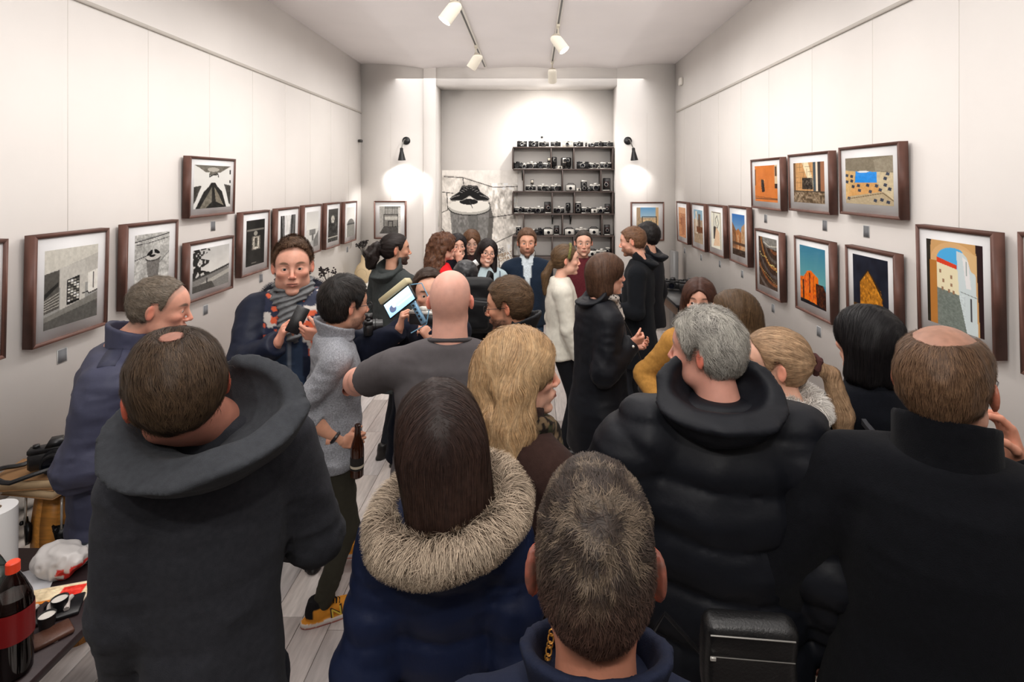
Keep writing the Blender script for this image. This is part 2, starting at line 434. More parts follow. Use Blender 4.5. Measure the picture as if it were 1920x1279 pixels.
# vaulted ceiling: five shallow barrel vaults running into the room
nx = 81; xs = np.linspace(XL, XR, nx); bnd = np.array([XL, -1.578, -.68, .31, 1.168, XR])
zz = []
for x in xs:
    i = min(np.searchsorted(bnd, x, side='right')-1, 4); t = (x-bnd[i])/(bnd[i+1]-bnd[i])
    base = np.interp(x, bnd, [3.875, 3.80, 3.805, 3.805, 3.80, 3.875]); zz.append(base+.36*t*(1-t)*.27)
V = []; 
for y in (YF, YB+.02): V += [(x, y, z) for x, z in zip(xs, zz)]
for y in (YF, YB+.02): V += [(x, y, HT+.1) for x in xs]
Q = [[i+nx, i+nx+1, i+1, i] for i in range(nx-1)]+[[2*nx+i, 2*nx+i+1, 3*nx+i+1, 3*nx+i] for i in range(nx-1)]
o = mobj('ceiling', np.array(V), np.array(Q), M_CEIL); struct(o)
# floor with pale boards running away from the camera
fl = struct((lambda b: b.obj('floor', mat('floor_gap', col=(95, 86, 82), rough=.9)))(MB().box(((XL+XR)/2, (YF+YA)/2, -.055), ((XR-XL)/2+.1, (YA-YF)/2, .05))))
M_PLANK = mat('whitewashed_board', rough=.42, mottle=.16, mscale=5, stretch=(9, 1.2, 1), bump=.25, bscale=30)
pw = .1505; pl = 1.32
pm = [MB().box((0, 0, -.004), (pw/2-.0016, pl/2-.0016, .006), .0015, lin(c)).mesh('board', M_PLANK) for c in ((198, 188, 184), (186, 176, 172), (206, 197, 192), (190, 183, 181))]
nr = int((XR-XL)/pw)
for r in range(nr+1):
    x = XL+pw*(r+.5)
    if x > XR: break
    for k in range(7):
        y = .35+((r*.47) % 1)*pl+k*pl-.6
        if y-pl/2 > YB+.3 or y < .3: continue
        p = link('board', pm[(r*3+k*5) % 4], fl); p.location = (x, y, 0)
# baseboards
for nm, x0, x1, y0, y1 in (('baseboard_left', XL, XL+.015, YF, YB), ('baseboard_right', XR-.015, XR, YF, YB), ('baseboard_back', XL+.015, AX0, YB-.03, YB)):
    slab(nm, x0, x1, y0, y1, 0, .08, M_WHITE, .003)
# picture rails
slab('trim_1', XL, XL+.012, 0.2, YB, 3.155, 3.18, mat('rail_metal', rough=.4, col=(196, 190, 182)), .002)
slab('trim_2', XR-.012, XR, 0.2, YB-.1, 3.155, 3.18, MATS['rail_metal'], .002)

# stone picture printed along the foot of the left wall
def stone_pic(w, h, seed=1, rows=6, warm=(1, .985, .96)):
    p = Pic(w, h, (188, 182, 172))
    u = p.u*w/h; v = p.v+.10*np.sin(u*2.1+seed)+.06*np.sin(u*5+2)
    r = np.floor(v*rows); fv = v*rows-r; cu = u*2.2+np.sin(r*12.9+seed)*3; fu = cu-np.floor(cu)
    hsh = np.modf(np.abs(np.sin(r*7.13+np.floor(cu)*3.77+seed))*43.7)[0]
    s = .52+.28*hsh; edge = np.minimum(np.minimum(fv, 1-fv)*1.0, np.minimum(fu, 1-fu)*2)
    s = s*np.clip(.35+edge*5, 0, 1); p.a[:] = np.clip(s[..., None]*np.array(warm), 0, 1)
    p.noise(.22, 26, seed=seed, sy=2.5); p.noise(.12, 60, seed=seed+2); return p
t = thing('stone_mural', 'long low grey stone wall print along the foot of the left wall', 'mural', (XL+.006, 3.4, .335), PI/2)
stone_pic(300, 40, 3, 5).sheet('print', 5.6, .67, t, y=0)

# big print of boots on a bin in the alcove
MW, MH = 1.16, 2.34; mx0 = -1.40
t = thing('boots_mural', 'tall print of boots on a bin, in the alcove left of the camera shelves', 'mural', (mx0+MW/2, YA-.006, MH/2), 0)
p = Pic(150, 303, (196, 192, 186))
fx = lambda px: (px-828.5)/(MW*122.3); fy = lambda py: (py-320.5)/(MH*122.3)      # photo px -> sheet uv
p.noise(.10, 14, seed=5, sy=1.3); p.noise(.10, 50, seed=9)
p.poly([(0, 0), (1, 0), (1, fy(350)), (fx(925), fy(352)), (fx(868), fy(332)), (0, fy(330))], (214, 211, 206), .7)
for pts in ([(833, 333), (868, 335), (925, 353), (972, 351)], [(838, 364), (840, 395), (829, 400)], [(868, 336), (870, 350)], [(915, 410), (972, 402)], [(830, 362), (850, 364)], [(912, 465), (972, 436)], [(930, 462), (940, 520)], [(829, 430), (845, 450)], [(829, 520), (972, 508)], [(829, 570), (972, 580)]):
    p.line([(fx(a), fy(b)) for a, b in pts], .0028, (60, 58, 55), .8)
mk = ((p.u > fx(915)) & (p.v > fy(345)) & (p.v < fy(412))).astype(float); p.noise(.28, 26, mk, seed=2)
mk = ((p.v > fy(425)+(p.u-fx(915))*-.2) & (p.u > fx(912))).astype(float); p.noise(.2, 22, mk, seed=4)
p.poly([(fx(895), fy(400)), (fx(918), fy(380)), (fx(925), fy(412)), (fx(920), fy(470)), (fx(905), fy(450))], (70, 68, 66), .8)
p.poly([(fx(844), fy(395)), (fx(917), fy(395)), (fx(912), fy(470)), (fx(908), fy(560)), (fx(856), fy(560)), (fx(850), fy(470))], (118, 117, 115))
mk = ((p.u > fx(845)) & (p.u < fx(915)) & (p.v > fy(405)) & (p.v < fy(560))).astype(float); p.noise(.13, 60, mk, seed=7)
p.poly([(fx(878), fy(405)), (fx(896), fy(405)), (fx(894), fy(560)), (fx(880), fy(560))], (90, 90, 88), .5)
p.ell(fx(880), fy(393), 39/(MW*122.3), 13/(MH*122.3)*1.0, (60, 60, 58)); p.ell(fx(880), fy(391), 38/(MW*122.3), 13/(MH*122.3), (165, 163, 158))
p.ell(fx(880), fy(387), 37.5/(MW*122.3), 12.5/(MH*122.3), (206, 204, 198)); p.ell(fx(879), fy(380), 17/(MW*122.3), 5.5/(MH*122.3), (30, 30, 30))
p.line([(fx(880), fy(378)), (fx(886), fy(392))], .002, (60, 60, 60))
for sgn, ox in ((1, 0), (-1, 1761)):
    X = lambda a: fx(ox+a*sgn) if sgn < 0 else fx(a)
    p.poly([(X(866), fy(350)), (X(882), fy(349)), (X(883), fy(358)), (X(881), fy(368)), (X(866), fy(378)), (X(848), fy(379)), (X(843), fy(374)), (X(849), fy(369)), (X(860), fy(362))], (22, 21, 21))
    p.line([(X(845), fy(374)), (X(852), fy(370)), (X(861), fy(368))], .0028, (120, 118, 116)); p.line([(X(844), fy(378)), (X(866), fy(378)), (X(881), fy(369))], .0018, (150, 148, 144))
    for q in range(4): p.line([(X(862+q*4), fy(361-q*2.6)), (X(867+q*4), fy(363-q*2.6))], .0014, (140, 138, 136))
    p.line([(X(867), fy(352)), (X(881), fy(351))], .0018, (110, 108, 106))
p.sheet('print', MW, MH, t)
def text(body, size, loc, rot, m, parent, name='lettering', ext=.0006):
    c = bpy.data.curves.new(name, 'FONT'); c.body = body; c.size = size; c.align_x = 'CENTER'; c.align_y = 'CENTER'; c.extrude = ext; c.resolution_u = 3
    c.materials.append(m); to = bpy.data.objects.new('tmp', c); COL.objects.link(to); dg = bpy.context.evaluated_depsgraph_get(); me = bpy.data.meshes.new_from_object(to.evaluated_get(dg)); bpy.data.objects.remove(to); o = link(name, me, parent); o.location = loc; o.rotation_euler = rot; return o
M_INK = mat('black_ink', rough=.8, col=(28, 27, 27)); M_TANINK = mat('tan_ink', rough=.8, col=(158, 124, 78))
def on_mural(px, py): return ((px-828.5)/122.3-MW/2, -.002, MH/2-(py-320.5)/122.3)
for s_, px, py, sz, m_ in (('QE', 938.5, 470.5, .085, M_INK), ('ME', 938.5, 480.6, .075, M_TANINK), ('SPAT', 951, 477.3, .075, M_TANINK), ('OMAT', 948, 486, .075, M_TANINK)):
    text(s_, sz, on_mural(px, py), (PI/2, -math.radians(15), 0), m_, t)

# ============================================================ TRACK LIGHTING
for i, (x, y1) in enumerate(((TRX[0], 7.75), (TRX[1], 7.55))):
    t = thing('lighting_track', ('left' if i == 0 else 'right')+' black and white ceiling lighting track', 'lighting track', (x, 3, 3.79))
    MB().box((0, (y1-3-4.4)/2, 0), (.02, (y1+1.4)/2, .016), .003, lin((222, 218, 210))).obj('track_body', M_MATTE, t)
    MB().box((0, (y1-3-4.4)/2, -.0165), (.009, (y1+1.3)/2, .0015), 0, lin((22, 22, 24))).obj('groove', M_PLASTIC, t)
def lamp_head(ti, y, target, energy, vis, label):
    x = TRX[ti]; piv = Vector((x, y, 3.60)); tg = Vector(target); d = (tg-piv).normalized()
    if vis:
        t = thing('track_spotlight', label, 'spotlight', (x, y, 3.775)); inv = Vector((x, y, 3.775))
        w = lin((214, 207, 192))
        b = MB(); b.box((0, 0, -.012), (.017, .05, .014), .004, w); b.cyl((0, 0, -.02), (0, 0, -.10), .009, 10, w); b.box((0, 0, -.10), (.016, .016, .014), .003, w); b.obj('bracket', M_MATTE, t, True)
        c0 = piv-inv-d*.09
        prof = [(.0, 0), (.030, .002), (.046, .014), (.054, .035), (.057, .06), (.059, .20), (.056, .203), (.054, .19)]
        MB().lathe(prof, 32, c0, d, w, cap=False).obj('lamp_housing', M_MATTE, t, True)
        MB().lathe([(0, .178), (.054, .180)], 28, c0, d, (1, .95, .85), cap=False).obj('lamp_face', M_BULB, t)
    spot(piv+d*(.135), target, energy, 125, 1.0, (1, .95, .89), .05)
names = ['white track spotlight tilted left, nearest on the left track', 'white track spotlight at the far end of the left track', 'white track spotlight tilted right, nearer on the right track', 'white track spotlight hanging at the far end of the right track']
for i, (ti, y, tg, en, vis) in enumerate(LAMPS): lamp_head(ti, y, tg, en, vis, names[i] if vis else '')

# wall lamps on the back piers
for nm, px, sx in (('black wall lamp shining brightly left of the alcove', 762, -1), ('black gooseneck wall lamp right of the alcove above the coloured picture', 1177, 1)):
    bx = (px-VX)/129.2; bz = 2.17+76/129.2; t = thing('wall_lamp', nm, 'wall lamp', (bx, YB, bz))
    k = lin((30, 30, 32)); MB().lathe([(.058, 0), (.058, -.012), (.045, -.022), (.0, -.024)][::-1], 24, (0, 0, 0), (0, 1, 0), k).obj('wall_plate', M_PLASTIC, t, True)
    ex = -.03 if sx < 0 else .05
    MB().tube([(0, -.02, 0), (0, -.07, .015), (ex*.2, -.13, 0), (ex*.5, -.16, -.06), (ex, -.17, -.12)], .007, 8, lin((120, 118, 115))).obj('arm', M_METAL, t, True)
    top = Vector((ex, -.17, -.11)); d = Vector((.10 if sx > 0 else 0, .10, -1)).normalized()
    MB().lathe([(.012, 0), (.022, .01), (.024, .05), (.032, .08), (.055, .18), (.052, .181), (.028, .08)], 24, top, d, k, cap=False).obj('lamp_shade', M_PLASTIC, t, True)
    MB().lathe([(0, .11), (.02, .115), (.028, .14), (.02, .165), (0, .172)], 16, top, d, (1, .97, .92), cap=False).obj('bulb', M_BULB if sx < 0 else mat('dim_bulb', col=(255, 245, 230), emit=6), t, True)
    wp = Vector((bx, YB, bz))+top+d*.20
    spot(wp, wp+Vector((0, .10, -1)), 34 if sx < 0 else 9, 130, .5, (1, .97, .93), .03)

# little things on the walls
def small(name, label, cat, loc, half, c, m=None):
    b = MB(); b.box((0, 0, 0), half, min(half)*.3, lin(c)); o = tag(b.obj(name, m or M_PLASTIC), label, cat); o.location = loc; return o
small('motion_sensor', 'tiny dark sensor in the back left corner above the pictures', 'sensor', (XL+.03, 7.85, 2.17+75/130), (.025, .03, .02), (60, 58, 56))
small('wall_clip', 'small black clip on the alcove wall above the camera shelves', 'clip', ((1016-VX)/122.5, YA-.01, 2.17+83/122.5), (.017, .01, .012), (20, 20, 22))
small('light_switch', 'slim white switch plate on the left side of the alcove', 'switch', (AX0+.008, 8.15, 1.62), (.006, .03, .12), (200, 198, 192))
small('junction_box', 'small white box high on the right wall near the corner', 'junction box', (XR-.02, 7.6, 3.55), (.02, .05, .05), (226, 222, 214))

# ============================================================ FRAMED PRINTS
M_FRAME = mat('walnut_frame', rough=.55, mottle=.18, mscale=12, stretch=(1, 1, 1), bump=.1, bscale=80)
FC = lin((104, 70, 60)); FD = .05
_fr = {}
def frame_meshes(W, H):
    k = (round(W, 3), round(H, 3))
    if k in _fr: return _fr[k]
    b = MB(); t = .018
    for pts in ([(-W/2, -H/2), (W/2, -H/2), (W/2-t, -H/2+t), (-W/2+t, -H/2+t)], [(W/2, -H/2), (W/2, H/2), (W/2-t, H/2-t), (W/2-t, -H/2+t)],
                [(W/2, H/2), (-W/2, H/2), (-W/2+t, H/2-t), (W/2-t, H/2-t)], [(-W/2, H/2), (-W/2, -H/2), (-W/2+t, -H/2+t), (-W/2+t, H/2-t)]):
        b.prism(pts, -FD, 0, FC)
    m1 = b.mesh('frame', M_FRAME)
    m2 = MB().box((0, -.039, 0), (W/2-t, .003, H/2-t), 0, lin((248, 248, 249))).mesh('mat_board', M_PAPER)
    m3 = mesh_from('glass_pane', np.array([(-W/2+t, -.0465, -H/2+t), (W/2-t, -.0465, -H/2+t), (W/2-t, -.0465, H/2-t), (-W/2+t, -.0465, H/2-t)]), np.array([[0, 1, 2, 3]]), M_GLASS, None, False)
    m4 = MB().box((0, -.004, 0), (W/2-t, .002, H/2-t), 0, lin((70, 60, 52))).mesh('backing_board', M_PAPER)
    _fr[k] = (m1, m2, m3, m4); return _fr[k]
def framed(label, loc, rz, W, H, pic, mg=(.17, .17, .14, .14), lean=1.3, wire=True):
    """loc = back plane centre"""
    t = thing('framed_print', label, 'picture', loc, rz, None, math.radians(lean))
    m1, m2, m3, m4 = frame_meshes(W, H)
    link('frame', m1, t); link('mat_board', m2, t); link('backing_board', m4, t)
    l, r, tp, bt = mg; pw_, ph_ = W*(1-l-r), H*(1-tp-bt)
    s = pic.sheet('print', pw_, ph_, t); s.location = (W*(l-r)/2, -.0428, H*(bt-tp)/2)
    link('glass_pane', m3, t)
    if wire:
        L = 3.16-loc[2]-H/2
        o = MB().cyl((0, 0, 0), (0, L*math.sin(math.radians(lean)), L), .0009, 5).obj('hanging_wire', M_CABLE, t); o.location = (0, -.01, H/2)
    return t
SX, SY = 80, 100
def bw(w=SX, h=SY, c=200): return Pic(w, h, (c, c, c-3))
# --- pictures on the left wall
p1 = bw(110, 130, 150); p1.grad(0, (168, 166, 160), .5, (190, 188, 182)); p1.poly([(0, 0), (1, .0), (1, .12), (.6, .2), (0, .30)], (196, 194, 186)); p1.poly([(0, .3), (.26, .27), (.26, .76), (0, .80)], (92, 90, 86))
p1.poly([(0, .55), (.25, .42), (.25, .47), (0, .62)], (50, 50, 48)); p1.poly([(.28, .25), (.75, .19), (.75, .72), (.28, .8)], (186, 184, 178)); p1.poly([(.4, .42), (.64, .38), (.64, .72), (.4, .75)], (40, 40, 40))
for i in range(4):
    for j in range(8): p1.rect(.42+i*.055, .43+j*.036-i*.004, .42+i*.055+.04, .43+j*.036+.024-i*.004, [(200, 198, 190), (90, 88, 84), (150, 148, 140), (225, 222, 215)][(i*3+j*5) % 4])
p1.poly([(.8, .38), (1, .34), (1, .62), (.8, .66)], (214, 212, 206)); p1.rect(.9, .38, .92, .6, (50, 50, 50)); p1.poly([(0, .84), (1, .66), (1, .86), (0, 1)], (128, 127, 122)); p1.poly([(0, .9), (1, .76), (1, 1), (0, 1)], (96, 95, 92))
for q in range(5): p1.line([(0, .64+q*.03), (.26, .56+q*.04)], .004, (190, 188, 180))
p1.line([(.7, .64), (.8, .63), (.82, .66), (1, .63)], .007, (20, 20, 20)); p1.noise(.05, 30, seed=2)
p2 = bw(90, 120, 178); p2.noise(.13, 10, seed=3, sy=1.5); p2.line([(0, .12), (.5, .08), (1, .03)], .008, (50, 50, 50)); p2.line([(0, .17), (.4, .16), (1, .10)], .006, (70, 70, 70)); p2.line([(0, .42), (.4, .36)], .007, (80, 80, 80)); p2.line([(.65, .55), (1, .35)], .006, (100, 100, 100))
p2.poly([(.32, .42), (.72, .40), (.68, .72), (.62, .95), (.42, .95)], (120, 118, 115)); p2.ell(.52, .42, .22, .06, (70, 70, 68)); p2.ell(.52, .405, .21, .055, (190, 188, 184)); p2.ell(.5, .385, .09, .022, (25, 25, 25))
p2.poly([(.33, .37), (.36, .33), (.46, .28), (.5, .28), (.5, .35), (.42, .38)], (20, 20, 20)); p2.poly([(.54, .28), (.6, .28), (.7, .33), (.72, .37), (.66, .37), (.56, .34)], (20, 20, 20)); p2.noise(.09, 40, seed=8)
p3 = bw(90, 84, 206); p3.poly([(0, 0), (1, 0), (.85, .08), (.68, .17), (.62, .16), (.6, .24), (.42, .24), (.4, .16), (.3, .17), (.14, .07)], (112, 108, 100)); p3.line([(.4, .2), (.4, .27), (.5, .22), (.62, .2), (.64, .27)], .012, (20, 20, 20)); p3.ell(.5, .1, .16, .05, (170, 166, 158))
p3.poly([(.05, 1), (.25, .62), (.38, .5), (.45, .4), (.55, .4), (.62, .5), (.75, .62), (.88, 1)], (38, 37, 35)); p3.poly([(.15, 1), (.36, .68), (.47, .5), (.47, .85), (.3, 1)], (120, 116, 106)); p3.poly([(.53, .5), (.65, .68), (.8, .95), (.58, .85)], (128, 122, 110))
p3.poly([(0, .5), (.2, .47), (.14, .6), (.06, .8), (0, .9)], (70, 68, 64)); p3.poly([(1, .48), (.8, .44), (.86, .6), (.95, .92), (1, .95)], (70, 68, 64)); p3.rect(.96, .1, 1, .2, (40, 40, 40)); p3.rect(.96, .34, 1, .42, (40, 40, 40)); p3.noise(.13, 26, (p3.a.mean(2) < .6)*1., seed=4)
p4 = bw(90, 84, 196); p4.grad(0, (186, 186, 184), .6, (208, 207, 203)); p4.noise(.03, 5, seed=6)
tr = ((p4.u < .33+.12*np.sin(p4.v*23)) & (p4.v < .68) & (vnoise(np.stack([p4.u.ravel()*22, p4.v.ravel()*20, p4.u.ravel()*0], 1)).reshape(p4.u.shape) > .36)); p4.put(tr, (46, 46, 44))
p4.poly([(0, .66), (.4, .62), (1, .50), (1, .55), (.4, .68), (0, .72)], (70, 70, 68)); p4.poly([(0, .72), (1, .56), (1, 1), (0, 1)], (128, 127, 124)); p4.poly([(.2, .82), (1, .62), (1, .72), (.3, .9)], (168, 166, 160)); p4.poly([(0, .85), (.5, .82), (.6, 1), (0, 1)], (84, 83, 80)); p4.rect(.36, .72, .39, .86, (70, 70, 70)); p4.noise(.08, 30, (p4.v > .62)*1., seed=1, sy=3)
p5 = bw(70, 100, 24); p5.noise(.05, 12, seed=4); p5.rect(.05, .2, .95, .24, (120, 118, 112)); p5.ell(.5, .30, .10, .05, (150, 148, 140)); p5.rect(.3, .36, .75, .66, (112, 108, 100)); p5.rect(.36, .38, .69, .64, (180, 176, 166)); p5.rect(.46, .40, .6, .6, (70, 68, 60)); p5.noise(.35, 30, ((p5.v > .36) & (p5.v < .7) & (p5.u > .3) & (p5.u < .76))*1., seed=6); p5.noise(.18, 40, ((p5.v > .6))*1., seed=3); p5.rect(.3, .93, .55, .95, (120, 118, 110))
p6 = bw(60, 90, 70); 
for i, (x0, x1, c) in enumerate(((0, .1, 40), (.1, .18, 130), (.18, .24, 50), (.24, .5, 205), (.5, .6, 60), (.6, .72, 150), (.72, .85, 60), (.85, 1, 100))): p6.poly([(x0, 0), (x1, 0), (.35+(x1-.3)*.6, 1), (.35+(x0-.3)*.6, 1)], (c, c, c))
p6.poly([(.3, 0), (.7, 0), (.5, .85)], (206, 206, 204)); p6.rect(0, .8, 1, 1, (90, 90, 88)); p6.noise(.1, 18, seed=3, sy=.3)
p7 = bw(60, 90, 200); p7.grad(0, (196, 196, 194), .5, (216, 216, 212)); p7.rect(.25, .5, .75, .66, (128, 128, 126)); p7.rect(.45, .6, .6, 1, (110, 110, 108)); p7.poly([(.6, .8), (1, .55), (1, 1), (.6, 1)], (120, 120, 118)); p7.poly([(0, .88), (.6, .8), (.6, 1), (0, 1)], (170, 170, 168)); p7.noise(.06, 20, (p7.v > .5)*1., seed=2)
p8 = bw(60, 90, 50); p8.rect(0, 0, 1, .25, (70, 70, 68)); p8.ell(.45, .32, .16, .10, (190, 188, 180), 1, .4); p8.noise(.4, 22, ((p8.v > .3))*1., seed=5); p8.rect(0, .84, 1, .88, (180, 178, 170)); p8.rect(0, .74, 1, .76, (30, 30, 30))
p9 = bw(50, 90, 210); p9.grad(0, (206, 206, 204), .4, (214, 214, 210)); p9.ell(.55, .62, .45, .22, (120, 119, 116)); p9.rect(.1, .55, 1, .62, (90, 90, 88)); p9.rect(.1, .6, 1, 1, (138, 137, 132)); p9.noise(.05, 20, (p9.v > .4)*1., seed=5); p9.line([(.12, .55), (.98, .58)], .01, (60, 60, 60))
p0 = bw(50, 90, 190); p0.noise(.2, 8, seed=2)
pb1 = bw(60, 80, 120); pb1.rect(0, 0, .25, 1, (160, 158, 154)); pb1.poly([(.22, .1), (1, .1), (1, .72), (.22, .72)], (150, 148, 144)); pb1.rect(.25, .3, .85, .72, (126, 124, 120)); pb1.line([(.22, .72), (.22, .3), (.85, .3), (.85, .75)], .014, (24, 24, 24)); pb1.rect(.25, .38, .85, .5, (176, 174, 168)); pb1.line([(.42, .7), (.42, .55), (.62, .55), (.62, .75), (.8, .74)], .012, (30, 30, 30)); pb1.poly([(0, 1), (.22, .72), (.85, .76), (1, 1)], (84, 82, 80)); pb1.rect(.88, .05, 1, 1, (190, 188, 184)); pb1.noise(.07, 26, seed=3)
for i in range(6): pb1.line([(.28+i*.11, 0), (.28+i*.11, .1+.2)], .004, (90, 90, 88))
LX = XL+.062
def left(label, n, f, top, bot, ref, pic, **k):
    Yn, Yf = F_PX*-(LX)/(VX-n), F_PX*-(LX)/(VX-f); Yr = F_PX*-(LX)/(VX-ref)
    zt, zb = EYE-(top-VY)*Yr/F_PX, EYE-(bot-VY)*Yr/F_PX
    return framed(label, (XL+.014, (Yn+Yf)/2, (zt+zb)/2), PI/2, abs(Yf-Yn), zt-zb, pic, **k)
left('framed print cut off by the left edge of the photo', -120, 13, 447, 671, 13, p0)
left('large framed grey print of a foyer with a paper rack, left wall', 62, 203, 427, 609, 201, p1, mg=(.14, .15, .15, .13))
left('framed print of boots on a bin, behind the greying man', 235, 333, 411, 553, 333, p2)
left('framed gothic facades print seen from below, highest on the left wall', 355, 441, 298, 400.5, 440, p3, mg=(.10, .10, .14, .14))
left('framed seaside print with a tree, under the gothic facades print', 353, 438, 441, 540, 438, p4, wire=False, mg=(.10, .10, .14, .14))
left('framed black print of a lit fountain at night, left wall', 453, 505, 393, 504.5, 505, p5)
left('framed print of steep converging facades, behind the man with the scarf', 519, 561, 387, 484, 561, p6)
left('framed pale misty print, third from the corner on the left wall', 569.5, 603, 382, 471, 602, p7)
left('framed dark crowd print, second from the corner on the left wall', 611.5, 638.5, 378.5, 460, 638, p8)
left('framed print of a round gasholder, nearest the corner on the left wall', 646, 668.8, 376.5, 450.5, 668, p9)
def back(label, x0, x1, y0, y1, pic, **k):
    s = F_PX/(YB-.055); W = (x1-x0)/s; H = (y1-y0)/s
    return framed(label, ((x0+x1)/2/s-VX/s, YB-.003, EYE-((y0+y1)/2-VY)/s), 0, W, H, pic, lean=0, **k)
pb2 = Pic(60, 80, (120, 160, 190)); pb2.grad(0, (104, 150, 186), .45, (176, 196, 204)); pb2.rect(0, .36, 1, .56, (176, 158, 132)); pb2.rect(.3, .44, .9, .7, (196, 172, 138)); pb2.rect(.4, .47, .7, .56, (120, 130, 120)); pb2.rect(0, 0, .18, 1, (168, 150, 128)); pb2.rect(.86, .0, 1, 1, (186, 160, 124)); pb2.poly([(0, 1), (.2, .72), (.9, .7), (1, .85), (1, 1)], (100, 78, 60)); pb2.line([(.27, .8), (.27, .34), (.9, .34), (.9, .8)], .013, (30, 26, 24)); pb2.noise(.09, 24, (pb2.v > .34)*1., seed=3)
back('framed grey print of a window bay, left pier of the back wall', 701, 761, 377, 448, pb1)
back('framed print of a gate under blue sky, right pier of the back wall', 1183, 1245.5, 379, 451.5, pb2)
# --- pictures on the right wall
RX = XR-.062
def right(label, f, n, top, bot, ref, pic, **k):
    Yn, Yf = F_PX*RX/(n-VX), F_PX*RX/(f-VX); Yr = F_PX*RX/(ref-VX)
    zt, zb = EYE-(top-VY)*Yr/F_PX, EYE-(bot-VY)*Yr/F_PX
    return framed(label, (XR-.014, (Yn+Yf)/2, (zt+zb)/2), -PI/2, abs(Yf-Yn), zt-zb, pic, **k)
r1 = Pic(44, 80, (190, 140, 105)); r1.noise(.12, 9, seed=3, sy=3); r1.rect(.3, .35, .8, .6, (150, 96, 66)); r1.rect(0, .0, 1, .2, (206, 164, 130)); r1.poly([(.5, .3), (.9, .3), (.8, .9), (.45, .9)], (168, 118, 88)); r1.noise(.1, 28, seed=9)
r2 = Pic(50, 80, (170, 150, 130)); r2.rect(0, 0, 1, .3, (140, 170, 186)); r2.rect(.2, .05, .4, .9, (206, 198, 184)); r2.rect(.5, .12, .75, .7, (110, 92, 78)); r2.rect(.3, .5, 1, .68, (120, 80, 54)); r2.rect(0, .72, 1, 1, (158, 140, 118)); r2.noise(.14, 20, seed=5, sy=.5)
r3 = Pic(50, 84, (226, 218, 204)); r3.line([(.3, .05), (.3, .4), (.6, .45), (.75, .3), (.6, .1), (.45, .2), (.5, .4)], .012, (70, 60, 54)); r3.rect(.25, .42, .6, .75, (64, 56, 52)); r3.poly([(.35, .75), (.5, .4), (.8, .55), (.85, .9), (.2, .95)], (212, 186, 158)); r3.line([(.1, .02), (.9, .02), (.9, .98)], .01, (120, 110, 100)); r3.noise(.06, 18, seed=4)
r4 = Pic(60, 90, (70, 120, 176)); r4.grad(0, (62, 116, 178), .4, (120, 156, 186)); r4.noise(.06, 8, (p4.v[:, :60].shape and 1), seed=2) if False else None; r4.poly([(0, .2), (.35, .42), (.35, 1), (0, 1)], (132, 96, 66)); r4.poly([(1, .2), (.75, .3), (.7, .45), (.7, 1), (1, 1)], (176, 144, 112)); r4.poly([(.3, .42), (.5, .34), (.72, .44), (.72, 1), (.3, 1)], (168, 118, 76)); r4.rect(.44, .5, .5, .9, (206, 180, 148)); r4.rect(0, .68, 1, .74, (90, 66, 48)); r4.rect(0, .85, 1, 1, (66, 50, 38)); r4.noise(.16, 22, (r4.v > .4)*1., seed=6)
r5 = Pic(70, 90, (196, 122, 62)); r5.noise(.03, 8, seed=2); r5.poly([(.3, .38), (.42, .4), (.46, .72), (.34, .74), (.3, .55)], (54, 42, 36)); r5.noise(.3, 40, ((r5.u > .3) & (r5.u < .46) & (r5.v > .38) & (r5.v < .74))*1., seed=2); r5.rect(.88, 0, 1, .5, (196, 178, 150)); r5.rect(.9, .05, .97, .3, (90, 70, 56)); r5.rect(.88, .5, 1, .62, (60, 44, 40)); r5.rect(0, .1, .06, .55, (120, 80, 50)); r5.rect(0, .9, 1, .93, (120, 80, 50)); r5.line([(.0, .86), (1, .9)], .006, (90, 60, 40))
r6 = Pic(84, 110, (190, 150, 104)); r6.noise(.04, 10, seed=2); r6.poly([(.3, 0), (.5, 0), (.7, .6), (.55, .6)], (222, 206, 176)); r6.rect(.0, .0, .08, 1, (110, 84, 60))
for i in range(5): r6.line([(0, .12+i*.13), (.64, .10+i*.13)], .003, (120, 92, 64)); r6.line([(.12+i*.11, 0), (.14+i*.11, .7)], .003, (140, 106, 72))
r6.rect(.3, .38, .64, .66, (66, 58, 48)); r6.noise(.3, 26, ((r6.u > .3) & (r6.u < .64) & (r6.v > .38) & (r6.v < .66))*1., seed=5); r6.rect(.66, 0, .74, .72, (70, 84, 92)); r6.rect(.74, 0, .8, .72, (214, 200, 180)); r6.rect(.8, 0, .88, .72, (60, 52, 48)); r6.rect(.88, 0, 1, .72, (150, 106, 78)); r6.rect(0, .7, 1, 1, (120, 104, 84)); r6.noise(.32, 22, (r6.v > .7)*1., seed=8); r6.line([(0, .72), (1, .72)], .01, (60, 54, 48))
r7 = Pic(70, 110, (72, 54, 42)); 
for i, rr in enumerate((.18, .32, .5, .66, .84, 1.02, 1.2)):
    d = np.sqrt(((r7.u-.9)/1.1)**2+((r7.v+.05+.02*i)/1.0)**2); r7.put((d > rr) & (d < rr+.06), [(170, 140, 104), (120, 78, 50), (96, 88, 82), (150, 104, 62), (88, 80, 78), (128, 82, 48), (100, 90, 84)][i])
r7.poly([(.2, 0), (1, 0), (1, .22), (.5, .2), (.25, .12)], (130, 128, 124)); r7.line([(.3, .1), (.6, .17), (1, .14)], .012, (190, 186, 176))
for i in range(14): r7.ell(.08+i*.068, .32+i*.022+.03*math.sin(i), .02, .012, (255, 214, 140)); r7.ell(.05+i*.07, .62+i*.02, .014, .008, (240, 190, 120))
r7.noise(.1, 22, seed=5)
